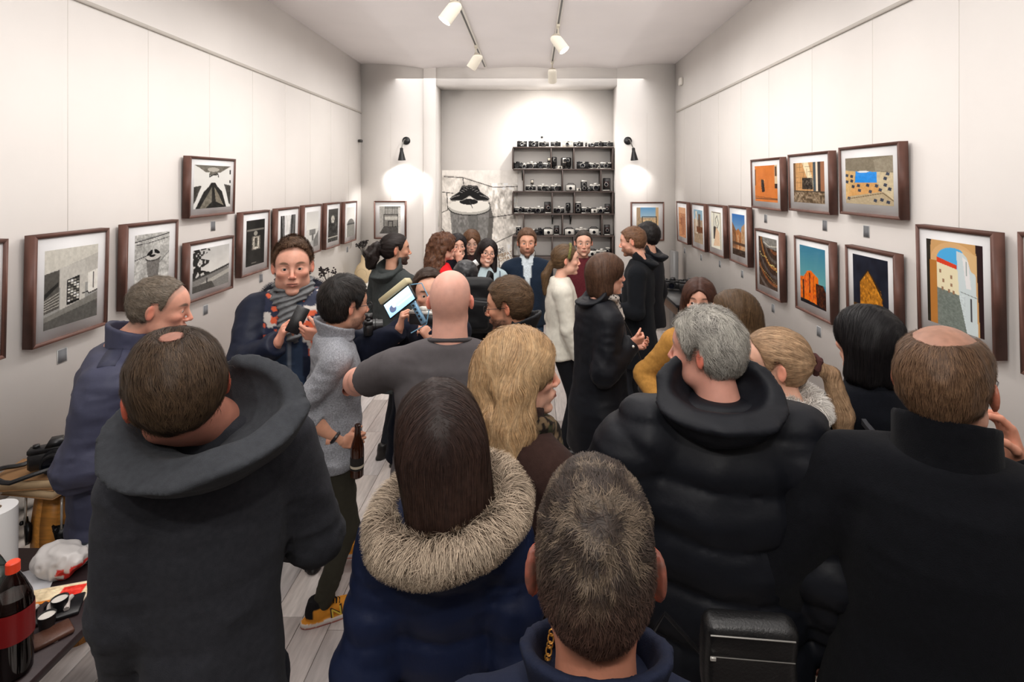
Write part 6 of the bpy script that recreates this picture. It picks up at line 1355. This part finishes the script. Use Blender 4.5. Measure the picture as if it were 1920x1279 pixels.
for k in range(6):
    a = 2*PI*k/6-1.2; ca, sa = math.cos(a), math.sin(a); lg = MB()
    lg.X = Matrix.Translation((ca*.182, sa*.182, 0))@Matrix.Rotation(a+PI/2, 4, 'Z'); lg.prism([(-.036, .62), (-.014, .60), (0, .61), (.014, .60), (.036, .62), (.018, .53), (0, .505), (-.018, .53)], -.012, .004, BK); lg.cyl((0, -.012, .60), (0, -.008, .745), .005, 8, SV); lg.lathe([(0, .0), (.010, .004), (.010, .014), (0, .018)], 10, (-.018, -.012, .605), (0, -1, 0), BK, cap=False); lg.obj('tension_lug', M_METAL, t)
lp = [('upper closed book on the conga drum, under the camera strap', (-2.24, 2.50, .842), (.15, .105, .022), .12), ('lower closed book lying on the conga drum', (-2.22, 2.52, .796), (.135, .10, .021), -.15)]
for lb, lc_, hf_, rz in lp:
    t = thing('book', lb, 'book', lc_, rz); MB().box((0, 0, 0), (hf_[0]-.004, hf_[1]-.004, hf_[2]-.003), 0, lin((206, 178, 140))).obj('pages', M_PAPER, t)
    MB().box((0, 0, hf_[2]-.0015), (hf_[0], hf_[1], .0015), .0005, lin((150, 112, 74))).box((0, 0, -hf_[2]+.0015), (hf_[0], hf_[1], .0015), .0005, lin((150, 112, 74))).box((0, hf_[1]-.001, 0), (hf_[0], .001, hf_[2]), 0, lin((150, 112, 74))).obj('cover', M_PAPER, t)
t = copy_tree(_proto['sb']); t.location = (-2.17, 2.50, .866); t.rotation_euler = (0, 0, .5); t.scale = (1.4,)*3; t['label'] = 'black reflex camera with strap on the books beside the left wall'
if 'group' in t: del t['group']
st = MB(); st.tube([(.09*math.cos(a)*1.1-.05, .07*math.sin(a)-.01, .008+.02*abs(math.sin(a*1.5))) for a in np.linspace(0, 5.6, 26)], .007, 6, lin((30, 30, 32))); st.obj('neck_strap', M_LEATHER, t, True)
# stand beside the drum
t = thing('microphone_stand', 'thin black stand with clamp between the drum and the left wall', 'stand', (-2.40, 2.44, 0)); MB().cyl((0, 0, .02), (0, 0, .80), .006, 8, BK).obj('pole', M_METAL, t); MB().lathe([(.09, 0), (.09, .012), (.02, .02)], 20, (0, 0, 0), (0, 0, 1), BK).obj('base', M_METAL, t, True); MB().box((0, 0, .62), (.02, .02, .018), .004, BK).cyl((-.03, 0, .60), (.03, 0, .60), .008, 8, BK).obj('clamp', M_PLASTIC, t)

# ============================================================ SNACK TABLE bottom left
TZ = .77
t = thing('snack_table', 'dark brown table crowded with drinks and packaging, bottom left corner', 'table', (-1.93, 1.60, 0)); dk = lin((44, 30, 32))
MB().box((0, 0, TZ-.014), (.52, .50, .014), .003, dk).obj('table_top', M_WOOD, t); MB().box((0, .0, TZ-.06), (.46, .44, .03), .002, dk*.8).obj('apron', M_WOOD, t)
for sx in (-1, 1):
    for sy in (-1, 1): MB().box((sx*.45, sy*.43, (TZ-.03)/2), (.028, .028, (TZ-.03)/2), .003, dk).obj('leg', M_WOOD, t)
def onT(px, py, z=TZ): Y = F_PX*(EYE-z)/(py-VY); return ((px-VX)*Y/F_PX, Y, z)
def bottle(label, loc, capc, liq, labc, sc_=1.0, glass=None):
    t = thing('plastic_bottle', label, 'bottle', loc); P = [(.030, 0), (.044, .010), (.046, .05), (.044, .10), (.046, .15), (.047, .19), (.042, .225), (.026, .265), (.014, .290), (.014, .305)]
    P = [(r*sc_, z*sc_) for r, z in P]; MB().lathe(P, 28, (0, 0, 0), (0, 0, 1), (1, 1, 1)).obj('bottle_wall', glass or M_CLEARP, t, True)
    Lq = [(r*.95, z) for r, z in P if z < .235*sc_]; Lq[0] = (Lq[0][0], .002); MB().lathe(Lq, 24, (0, 0, 0), (0, 0, 1), lin(liq)).obj('drink', M_GLASSB, t, True)
    MB().lathe([(.0475*sc_, .11*sc_), (.048*sc_, .12*sc_), (.048*sc_, .185*sc_), (.0475*sc_, .195*sc_)], 28, (0, 0, 0), (0, 0, 1), lin(labc), cap=False).obj('wrapper', M_PLASTIC, t, True)
    MB().lathe([(.0165*sc_, .292*sc_), (.0165*sc_, .318*sc_), (.014*sc_, .321*sc_), (0, .321*sc_)], 24, (0, 0, 0), (0, 0, 1), lin(capc)).obj('cap', M_PLASTIC, t, True); return t
bottle('large cola bottle with orange-red cap on the table, bottom left', (-1.478, 1.56, TZ), (236, 72, 40), (38, 16, 12), (120, 18, 20), 1.0)
bottle('cola bottle with green wrapper cut off by the left edge, behind the red-capped one', (-1.62, 1.64, TZ), (40, 130, 70), (120, 130, 124), (40, 120, 90), 1.0)
t = thing('paper_roll', 'tall white kitchen paper roll at the left edge', 'paper roll', (-1.885, 1.92, TZ)); MB().lathe([(.020, 0), (.062, .002), (.063, .255), (.020, .257)], 32, (0, 0, 0), (0, 0, 1), lin((226, 226, 226)), cap=False).obj('roll', M_PAPER, t, True); MB().lathe([(.020, .0), (.020, .258), (.018, .258), (.018, 0)], 24, (0, 0, 0), (0, 0, 1), lin((150, 130, 110)), cap=False).obj('core', M_PAPER, t, True)
t = thing('snack_tin', 'round tin with colourful print under the paper roll, left edge', 'tin', (-1.80, 1.76, TZ)); MB().lathe([(.05, 0), (.052, .004), (.052, .17), (.05, .174)], 28, (0, 0, 0), (0, 0, 1), lin((96, 36, 40))).obj('tin_body', mat('printed_tin', rough=.35, mottle=.8, mscale=28, bump=0), t, True); MB().lathe([(.053, .170), (.053, .182), (0, .182)], 28, (0, 0, 0), (0, 0, 1), lin((206, 204, 200))).obj('lid', M_PLASTIC, t, True)
def crumple(name, label, cat, loc, r, c, seed, mt=None, flat=.6, colf=None):
    def f(P): return ell(P, (0, 0, r[2]*.9), r)-.34*min(r[0], r[1])*(ridges(P, (16, 16, 16), seed)-.5)-.12*r[0]*(ridges(P, (38, 38, 38), seed+4)-.5)
    V, Q = nets(f, (-r[0]*1.5, -r[1]*1.5, 0.0005), (r[0]*1.5, r[1]*1.5, r[2]*2.6), .005); C = np.tile(lin(c), (len(V), 1)); C = colf(V, C) if colf else C
    o = tag(mobj(name, V, Q, mt or M_PLASTIC, C), label, cat); o.location = loc; return o
crumple('plastic_bag', 'crumpled whitish plastic bag with red print on the dark table', 'bag', onT(112, 1075), (.085, .055, .052), (202, 198, 196), 5, colf=lambda V, C: np.where(((V[:, 0] > .03) & (V[:, 2] < .05) & (vnoise(V*60) > .5))[:, None], lin((196, 50, 44)), C))
crumple('foil_wrapper', 'black and white crumpled wrapper behind the plastic bag', 'wrapper', onT(150, 1050), (.07, .04, .022), (60, 66, 72), 9, colf=lambda V, C: np.where((vnoise(V*50) > .55)[:, None], lin((200, 200, 200)), C))
box_thing('paper_sheet', 'white folded paper sheet beside the red bottle cap', 'paper', (*onT(66, 1090)[:2], TZ+.002), (.055, .075, .0015), (206, 206, 210), M_PAPER, 0, (0, 0, .5))
t = thing('magazine', 'open colourful magazine under the plastic bag', 'magazine', (*onT(98, 1128)[:2], TZ+.004), .3); MB().box((0, 0, 0), (.10, .07, .003), .001, lin((214, 200, 180))).obj('pages', M_PAPER, t)
pc = Pic(40, 30, (206, 190, 160)); pc.rect(.1, .5, .5, .9, (190, 120, 50)); pc.rect(.55, .1, .9, .5, (200, 60, 50)); pc.noise(.15, 12, seed=3); o = pc.sheet('cover', .19, .13, t); o.rotation_euler = (-PI/2, 0, 0); o.location = (0, 0, .0036)
t = thing('biscuit_tray', 'small black tray of striped chocolate biscuits on the snack table', 'tray', (*onT(92, 1152)[:2], TZ+.001), .5); MB().box((0, 0, .006), (.085, .05, .006), .003, BK).obj('tray', M_PLASTIC, t)
for i in range(6): MB().tube([(-.06+i*.022, -.03, .018), (-.064+i*.022, 0, .026), (-.06+i*.022, .03, .018)], .008, 8, lin((206, 196, 190)) if i % 2 else lin((40, 26, 28))).obj('biscuit', M_MATTE, t, True)
for i, (px, py, lb) in enumerate(((88, 1182, 'small black cup with a white top on the snack table, nearer'), (112, 1150, 'small dark cup beside the biscuit tray'))):
    t = thing('cup', lb, 'cup', onT(px, py)); MB().lathe([(.018, 0), (.024, .05), (.022, .05), (.017, .003)], 20, (0, 0, 0), (0, 0, 1), BK, cap=False).obj('cup_wall', M_PLASTIC, t, True); MB().lathe([(0, .044), (.022, .045)], 20, (0, 0, 0), (0, 0, 1), lin((220, 214, 206)), cap=False).obj('foam', M_MATTE, t)
box_thing('ticket', 'small printed card with black and white pattern at the front of the snack table', 'card', (*onT(72, 1210)[:2], TZ+.0015), (.045, .02, .001), (206, 196, 190), M_PAPER, 0, (0, 0, .7))
box_thing('wallet', 'flat brown wallet lying on the snack table', 'wallet', (*onT(96, 1196)[:2], TZ+.008), (.05, .035, .008), (84, 54, 42), M_LEATHER, .004, (0, 0, .9))

# ============================================================ RIGHT BACK: black table with cameras, chairs
t = thing('display_table', 'black table against the right wall holding two cameras', 'table', (1.78, 6.55, 0)); MB().box((0, 0, .85), (.27, .75, .018), .003, lin((24, 24, 26))).obj('table_top', M_PLASTIC, t); MB().box((0, .0, .76), (.22, .68, .06), .002, lin((96, 70, 50))).obj('drawer_box', M_WOOD, t)
for sx in (-1, 1):
    for sy in (-1, 1): MB().cyl((sx*.22, sy*.68, 0), (sx*.22, sy*.68, .835), .016, 10, BK).obj('leg', M_METAL, t)
for lb, loc_, sc2, kd in (('large black reflex camera on the black table, nearer the wall', (1.83, 6.42, .869), 1.7, 'sb'), ('black camera on the black table, half hidden behind its neighbour', (1.68, 6.62, .869), 1.45, 'sb')):
    t = copy_tree(_proto[kd]); t.location = loc_; t.rotation_euler = (0, 0, -.4); t.scale = (sc2,)*3; t['label'] = lb
    if 'group' in t: del t['group']
box_thing('tall_speaker', 'slim grey upright panel in the back right corner', 'panel', (1.92, 7.50, .61), (.035, .10, .61), (120, 120, 120), M_PLASTIC, .005)
def chair(label, loc, rz, striped):
    t = thing('bistro_chair', label, 'chair', loc, rz); dkb = lin((58, 38, 30))
    MB().lathe([(0, .46), (.20, .46), (.205, .452), (.205, .43), (.20, .425), (0, .425)], 32, (0, 0, 0), (0, 0, 1), dkb, cap=False).obj('seat_frame', M_WOOD, t, True)
    V = []; F = []; C = []; nr_, na = 14, 36
    for i in range(nr_):
        r = .195*i/(nr_-1)
        for k in range(na):
            a = 2*PI*k/na; V.append((r*math.cos(a), r*math.sin(a), .462+.03*math.sqrt(max(0, 1-(i/(nr_-1))**4))))
            C.append(lin((206, 202, 196)) if (not striped or int((r*math.cos(a)+.3)/.012) % 2) else lin((60, 60, 64)))
    for i in range(nr_-1):
        for k in range(na): F.append((i*na+k, (i+1)*na+k, (i+1)*na+(k+1) % na, i*na+(k+1) % na))
    mobj('seat', np.array(V), np.array(F), M_COTTON, np.array(C) if striped else lin((40, 34, 34)), t)
    for sx in (-1, 1):
        for sy in (-1, 1): MB().cyl((sx*.15, sy*.15, .43), (sx*.19, sy*.20, 0), .014, 10, dkb, .011).obj('leg', M_WOOD, t)
    MB().tube([(.19*math.cos(a)*.97, .17, .45+.44*math.sin(a)) for a in np.linspace(0, PI, 22)], .013, 8, dkb).obj('back_hoop', M_WOOD, t, True); MB().tube([(.11*math.cos(a), .17, .45+.28*math.sin(a)) for a in np.linspace(0, PI, 18)], .010, 8, dkb).obj('back_inner_hoop', M_WOOD, t, True)
    MB().tube([(.15*math.cos(a), .15*math.sin(a), .22) for a in np.linspace(0, 2*PI, 24, endpoint=False)], .008, 6, dkb, True).obj('stretcher_ring', M_WOOD, t, True)
chair('dark bistro chair with striped seat beside the woman in the long black coat', (1.17, 4.35, 0), -1.9, True); chair('dark bentwood chair with dark seat between the men in black and the tan coat', (1.45, 5.25, 0), -2.4, False)
t = thing('music_stand', 'thin black folding stand by the black table', 'stand', (1.20, 6.0, 0)); MB().cyl((0, 0, .1), (0, 0, .78), .008, 8, BK).obj('pole', M_METAL, t); MB().box((0, 0, .84), (.20, .015, .07), .003, BK).obj('desk', M_PLASTIC, t)
for k in range(3): MB().cyl((0, 0, .25), (.22*math.cos(k*2.1), .22*math.sin(k*2.1), .006), .006, 8, BK).obj('leg', M_METAL, t)

# ============================================================ THINGS PEOPLE WEAR AND HOLD
def child_sdf(R, name, f, lo, hi, h, m, c, colf=None, extra=None):
    V, Q = nets(f, lo, hi, h); C = np.tile(lin(c), (len(V), 1)); C = colf(V, C) if colf else C
    return mobj(name, V, Q, m, C, R['root'])
# grey scarf of the man with the phone
R = PEOPLE['scarf1']; zc = R['zs']+.055*R['s']; hy = R['HC'][1]
def scf(P):
    d = torus(P, (0, hy*.4+.002, zc+.022), .083, .026, (0, .30, 1)); d = smin(d, torus(P, (0, hy*.4+.014, zc-.012), .092, .024, (.12, .42, 1)), .01)
    d = smin(d, torus(P, (.006, hy*.4+.022, zc-.046), .088, .022, (-.18, .62, 1)), .01); d = smin(d, cone(P, (.01, .115, zc-.07), (-.02, .150, zc-.24), .036, .040), .02); d = smin(d, cone(P, (.03, .115, zc-.07), (.03, .150, zc-.20), .03, .03), .015)
    return d-.007*(np.sin(P[:, 2]*210+P[:, 0]*60+5*vnoise(P*14)))*.8
child_sdf(R, 'scarf', scf, (-.2, -.15, zc-.30), (.2, .24, zc+.09), .0055, M_WOOL, (112, 114, 116))
b = MB(); b.X = R['M']
t = thing('smartphone', 'black smartphone in a wallet case held by the man with the scarf', 'phone', tuple(world_at(558, 600, 2.80))); t.rotation_euler = (math.radians(-18), math.radians(24), math.radians(12))
MB().box((0, 0, 0), (.034, .005, .068), .004, lin((20, 20, 22))).obj('case', M_LEATHER, t); MB().box((0, .0056, 0), (.031, .0006, .063), 0, lin((40, 46, 56))).obj('screen', M_EYE, t)
# beer bottle
t = thing('beer_bottle', 'brown glass beer bottle in the hand of the man in the grey sweater', 'bottle', tuple(world_at(669, 893, 2.60))); t.rotation_euler = (math.radians(3), math.radians(2), 0)
MB().lathe([(.026, 0), (.031, .006), (.031, .13), (.028, .155), (.016, .195), (.0135, .235), (.0145, .238), (.0145, .25), (.012, .252)], 28, (0, 0, 0), (0, 0, 1), lin((52, 24, 10))).obj('glass', M_GLASSB, t, True)
MB().lathe([(.0315, .04), (.0315, .10)], 28, (0, 0, 0), (0, 0, 1), lin((30, 26, 24)), cap=False).obj('wrapper', M_PAPER, t, True); MB().lathe([(.0318, .05), (.0318, .062)], 28, (0, 0, 0), (0, 0, 1), lin((200, 190, 170)), cap=False).obj('wrapper_band', M_PAPER, t, True)
# wristwatch
R = PEOPLE['grey28']; A, Wr = R['handR']; Sh, El, Wr_ = R['arms']['R']; ax = (Wr_-El)/np.linalg.norm(Wr_-El); p0 = Wr_-ax*.035; q = Vector((0, 0, 1)).rotation_difference(Vector(ax)).to_matrix()
MB().tube([tuple(Vector(p0)+q@Vector((.033*math.cos(a), .030*math.sin(a), 0))) for a in np.linspace(0, 2*PI, 24, endpoint=False)], .008, 6, lin((28, 28, 32)), True).obj('wristwatch', M_PLASTIC, R['root'], True)
# trainer logos and laces
for nm in ('R', 'L'):
    sh_, Rm, an = R['shoe'+nm]; out = 1 if nm == 'R' else -1
    for nm2, c_, e_, of, sz_2 in (('logo_outline', (70, 46, 22), .0016, 0, .084), ('logo', (238, 206, 70), .0022, .0006, .070)):
        cu = bpy.data.curves.new('logo', 'FONT'); cu.body = 'N'; cu.size = sz_2; cu.align_x = 'CENTER'; cu.align_y = 'CENTER'; cu.extrude = e_; cu.offset = .0012 if nm2 == 'logo_outline' else 0; to = bpy.data.objects.new('tmp', cu); COL.objects.link(to)
        me = bpy.data.meshes.new_from_object(to.evaluated_get(bpy.context.evaluated_depsgraph_get())); bpy.data.objects.remove(to); n_ = len(me.vertices); a_ = me.color_attributes.new('Col', 'FLOAT_COLOR', 'POINT'); a_.data.foreach_set('color', np.tile([*lin(c_), 1], n_).astype(np.float32)); me.materials.append(M_PLASTIC)
        o = link(nm2, me, sh_); M_ = Matrix(Rm.tolist()).to_4x4(); M_.translation = Vector((an[0], an[1], an[2]-.085)); o.matrix_basis = M_@Matrix.Translation((out*(.0445+of), .055, .044))@Matrix.Rotation(out*PI/2, 4, 'Z')@Matrix.Rotation(PI/2-.25*out*0, 4, 'X')@Matrix.Rotation(.12, 4, 'Z')
    b = MB(); b.X = Matrix.Translation((an[0], an[1], an[2]-.085))@Matrix(Rm.tolist()).to_4x4()
    for k in range(5): b.tube([(-.024, .03+k*.014, .088-k*.006), (0, .036+k*.014, .098-k*.007), (.024, .03+k*.014, .088-k*.006)], .0032, 6, lin((24, 22, 24)))
    b.tube([(0, .03, .10), (.02, .02, .118), (.035, .04, .108), (.012, .042, .1)], .003, 6, lin((24, 22, 24))); b.tube([(0, .03, .10), (-.02, .02, .118), (-.035, .04, .108), (-.012, .042, .1)], .003, 6, lin((24, 22, 24))); b.obj('laces', M_COTTON, sh_, True)
# camera hanging before the grey sweater man
t = copy_tree(_proto['sb']); t.location = tuple(world_at(690, 628, 2.92)); t.rotation_euler = (0, 0, 1.9); t.scale = (1.15,)*3; t['label'] = 'black reflex camera held between the grey sweater man and the cameraman'
if 'group' in t: del t['group']
# filming rig
c0 = world_at(750, 566, 2.72); t = thing('filming_rig', 'filming rig with bright phone screen and metal grip held by the cameraman', 'camera rig', tuple(c0)); t.rotation_euler = (math.radians(-12), math.radians(-38), math.radians(-14))
MB().box((0, 0, 0), (.092, .006, .043), .004, lin((18, 18, 20))).obj('phone', M_PLASTIC, t)
pc = Pic(60, 30, (150, 205, 240)); pc.grad(0, (176, 222, 250), 1, (120, 178, 226)); pc.ell(.22, .6, .12, .25, (60, 70, 96)); pc.ell(.3, .45, .06, .14, (230, 236, 240)); pc.rect(.4, .6, 1, .68, (206, 230, 246)); pc.sheet('screen', .168, .074, t, y=-.0068, mt=M_SCREEN, k=1)
MB().box((0, .008, .062), (.096, .024, .017), .005, lin((196, 186, 150))).obj('lamp_bar', M_PLASTIC, t); MB().box((-.02, .02, .045), (.03, .012, .03), .003, BK).obj('clamp', M_PLASTIC, t)
gr = MB(); gr.box((.055, .01, -.10), (.014, .010, .062), .003, lin((112, 150, 178)))
gr.obj('grip_arm', M_METAL, t)
b = MB()
for k in range(5): b.lathe([(0, 0), (.006, 0), (.006, .003)], 10, (.055, -.001, -.06-k*.02), (0, -1, 0), BK, cap=False)
b.obj('grip_holes', M_PLASTIC, t)['kind'] = 'stuff'
t2 = copy_tree(_proto['ss']); t2.location = tuple(world_at(792, 612, 2.78)); t2.rotation_euler = (.1, 0, 2.9); t2.scale = (1.0,)*3; t2['label'] = 'small silver camera mounted below the filming rig, in front of the cameraman'
if 'group' in t2: del t2['group']
MB().tube([tuple(Vector(p)) for p in [(.07, .02, .05), (.13, .04, .02), (.12, .05, -.08), (.04, .05, -.16), (-.05, .04, -.15)]], .003, 6, lin((120, 170, 200))).obj('cable', M_PLASTIC, t, True)
# paper held by the woman with glasses, phone of the blouse woman, cup of the greying man
o = box_thing('paper_sheet', 'white sheet of paper held in front of the smiling woman with glasses', 'paper', tuple(world_at(888, 496, 4.75)), (.04, .001, .03), (232, 232, 232), M_PAPER, 0, (.3, -.6, .1))
R = PEOPLE['blouse15']; o = box_thing('smartphone', 'smartphone in pale case in the hand of the woman in the cream blouse', 'phone', tuple(world_at(1066, 652, 4.28)), (.005, .037, .074), (196, 190, 180), M_PLASTIC, .004, (.5, .1, -.2))
t = thing('paper_cup', 'small white paper cup held by the greying man in the padded jacket', 'cup', tuple(world_at(411, 762, 2.22))); MB().lathe([(.024, 0), (.034, .08), (.036, .083), (.034, .083), (.023, .004)], 24, (0, 0, 0), (0, 0, 1), lin((232, 230, 226)), cap=False).obj('cup_wall', M_PAPER, t, True)
# scarves
R = PEOPLE['blonde6']; zc = R['zs']+.05*R['s']; hy = R['HC'][1]
child_sdf(R, 'scarf', lambda P: smin(smin(torus(P, (0, hy*.4+.01, zc), .082, .026, (0, .35, 1)), torus(P, (0, hy*.4+.02, zc-.035), .09, .022, (.2, .5, 1)), .01), cone(P, (.05, .10, zc-.05), (.08, .12, zc-.30), .03, .04), .02)-.006*(ridges(P, (20, 20, 34), 3)-.5), (-.2, -.15, zc-.38), (.2, .24, zc+.08), .006, M_WOOL, (110, 92, 70),
          colf=lambda V, C: np.where((vnoise(V*75) > .56)[:, None], lin((34, 28, 24)), np.where((vnoise(V*60+9) > .6)[:, None], lin((70, 72, 50)), C)))
R = PEOPLE['coat14']; zc = R['zs']+.05*R['s']; hy = R['HC'][1]
child_sdf(R, 'scarf', lambda P: smin(torus(P, (0, hy*.4+.015, zc+.012), .074, .020, (0, .4, 1)), cone(P, (0, .10, zc-.02), (0, .145, zc-.14), .030, .024), .015)-.005*(ridges(P, (24, 24, 40), 3)-.5), (-.15, -.12, zc-.2), (.15, .22, zc+.07), .006, M_COTTON, (210, 204, 196), colf=lambda V, C: np.where((vnoise(V*90) > .64)[:, None], lin((50, 46, 50)), C))
# headband, scrunchie
R = PEOPLE['blouse15']; b = MB(); fh = R['fromh']
b.tube([tuple(fh(np.array([[.092*math.cos(a), .012+.02*math.sin(a), .036+.096*math.sin(a)]], f32))[0]) for a in np.linspace(-.1, PI+.1, 22)], .011, 8, lin((96, 94, 44))); b.obj('headband', mat('patterned_band', rough=.8, mottle=.6, mscale=80), R['root'], True)
R = PEOPLE['pony10']; b = MB(); fh = R['fromh']
b.tube([tuple(fh(np.array([[.026*math.cos(a), -.136+.006*math.sin(2*a), .012+.026*math.sin(a)]], f32))[0]) for a in np.linspace(0, 2*PI, 20, endpoint=False)], [.010+.003*math.sin(i*1.9) for i in range(20)], 8, lin((74, 44, 42)), True); b.obj('scrunchie', M_COTTON, R['root'], True)
# shoulder straps and bags
def strap(R, pts, r, c, name='bag_strap', m=None): 
    o = MB().tube(pts, r, 6, lin(c)).obj(name, m or M_LEATHER, R['root'], True); return o
R = PEOPLE['black11']; zs_ = R['zs']; strap(R, [(-.14, .05, zs_-.05), (-.11, -.03, zs_+.005), (-.10, -.10, zs_-.06), (-.02, -.140, zs_-.16), (.08, -.14, zs_-.30), (.16, -.10, zs_-.40)], .013, (62, 64, 70))
R = PEOPLE['glasses24']; zs_ = R['zs']; strap(R, [(-.12, -.05, zs_-.0), (-.115, .04, zs_-.0), (-.10, .125, zs_-.08), (-.06, .150, zs_-.25)], .008, (96, 110, 122))
t = thing('backpack', 'black backpack on the back of the person in the glossy speckled hat', 'backpack', tuple(world_at(891, 572, 3.80))); 
def bpf(P): return smin(rbox(P, (0, 0, 0), (.135, .07, .19), .06), rbox(P, (0, -.07, -.05), (.10, .04, .10), .03), .02)-.008*(ridges(P, (12, 12, 18), 2)-.5)
V, Q = nets(bpf, (-.18, -.15, -.22), (.18, .10, .23), .008); mobj('bag_body', V, Q, M_NYLON, np.tile(lin((20, 20, 22)), (len(V), 1)), t); MB().tube([(-.10, -.112, .04), (0, -.118, .055), (.10, -.112, .04)], .003, 6, lin((70, 70, 72))).obj('zip', M_METAL, t, True)
for sx in (-1, 1): MB().tube([(sx*.08, .06, .17), (sx*.09, .10, .21), (sx*.10, .20, .18), (sx*.10, .26, .05), (sx*.09, .16, -.14)], .014, 6, lin((26, 26, 28))).obj('shoulder_strap', M_NYLON, t, True)
t = thing('leather_bag', 'black leather bag with two zips hanging behind the grey-haired man', 'bag', tuple(world_at(1402, 1226, 1.17))); t.rotation_euler = (.1, 0, -.1)
def lbf(P): return rbox(P, (0, 0, 0), (.098, .03, .085), .025)-.004*(ridges(P, (14, 14, 14), 5)-.5)
V, Q = nets(lbf, (-.13, -.06, -.11), (.13, .06, .11), .006); mobj('bag_body', V, Q, M_LEATHER, np.tile(lin((17, 17, 18)), (len(V), 1)), t)
MB().tube([(-.085, -.031, .066), (0, -.035, .070), (.085, -.031, .066)], .0016, 6, SV*.45).obj('zip', M_METAL, t, True); MB().tube([(-.085, -.033, .02), (.085, -.033, .02)], .0012, 6, SV*.25).box((-.08, -.036, .018), (.006, .002, .004), .001, SV).obj('zip', M_METAL, t, True)
text('wf', .022, (.03, -.034, -.045), (PI/2, 0, 0), mat('embossed_mark', rough=.4, col=(74, 74, 76)), t, 'emblem', .0008)
R = PEOPLE['grey8']; zs_ = R['zs']; strap(R, [(-.20, -.155, 1.02), (-.17, -.20, 1.12), (-.06, -.19, 1.00), (.05, -.19, .95)], .006, (26, 26, 28))
t = thing('crossbody_bag', 'small black crossbody bag hanging in front of the woman in the long black coat', 'bag', tuple(world_at(1212, 722, 3.36))); V, Q = nets(lambda P: rbox(P, (0, 0, 0), (.035, .11, .08), .03)-.006*(ridges(P, (14, 14, 14), 8)-.5), (-.06, -.14, -.11), (.06, .14, .11), .007); mobj('bag_body', V, Q, M_LEATHER, np.tile(lin((19, 19, 22)), (len(V), 1)), t)
MB().tube([(0, .08, .07), (-.06, .10, .25), (-.15, .08, .42)], .006, 6, BK).obj('strap', M_LEATHER, t, True); MB().tube([(0, -.115, -.08+.0), (.01, -.12, -.1)], .004, 6, SV).obj('buckle', M_METAL, t, True)
# snaps and zip on the long coat, buttons of the navy cardigan shirt
R = PEOPLE['crew5']; zs_ = R['zs']
b = MB(); 
for k in range(9): b.tube([(-.062-.0015*k+.004*math.cos(a), .012+.003*math.sin(a)*(k % 2), zs_+.085-.009*k+.005*math.sin(a)) for a in np.linspace(0, 2*PI, 10, endpoint=False)], .0012, 5, lin((206, 150, 70)), True)
b.obj('gold_chain', M_METAL, R['root'], True)['kind'] = 'stuff'

# shoulder flap on the padded jacket, snaps on the long coat
R = PEOPLE['left2']; tf = R['tf']; 
def onsurf(R, pts, off=.003):
    P = np.array(pts, f32)
    for _ in range(6): N, b = grad(R['tf'], P); P = (P-N*np.clip(b[:, None], -.05, .05)).astype(f32)
    return P+N*off
P = onsurf(R, [(R['sw']*(.35+.16*i), -.03+.05*j, R['zs']+.05-.012*i) for i in range(5) for j in range(2)], .005)
mobj('shoulder_flap', np.concatenate([P, P-np.array([0, 0, .012])]), np.array([[2*i, 2*i+1, 2*i+3, 2*i+2] for i in range(4)]+[[10+2*i, 12+2*i, 13+2*i, 11+2*i] for i in range(4)]+[[2*i, 2*i+2, 12+2*i, 10+2*i] for i in range(4)]+[[2*i+1, 11+2*i, 13+2*i, 2*i+3] for i in range(4)]+[[0, 10, 11, 1], [8, 9, 19, 18]]), M_NYLON, lin((58, 60, 78)), R['root'])
R = PEOPLE['coat14']; Sh, El, Wr = R['arms']['R']
for p in onsurf(R, [Wr+(El-Wr)*.12+np.array([.08, 0, .02]), (.13, .04, R['zs']-.05), (.05, .2, R['zs']-.12), (.05, .2, R['zs']-.28)], .001):
    MB().lathe([(0, -.009), (.006, -.006), (.009, 0), (.006, .006), (0, .009)], 12, tuple(p), (1, .2, .2), SV, cap=False).obj('snap', M_METAL, R['root'], True)
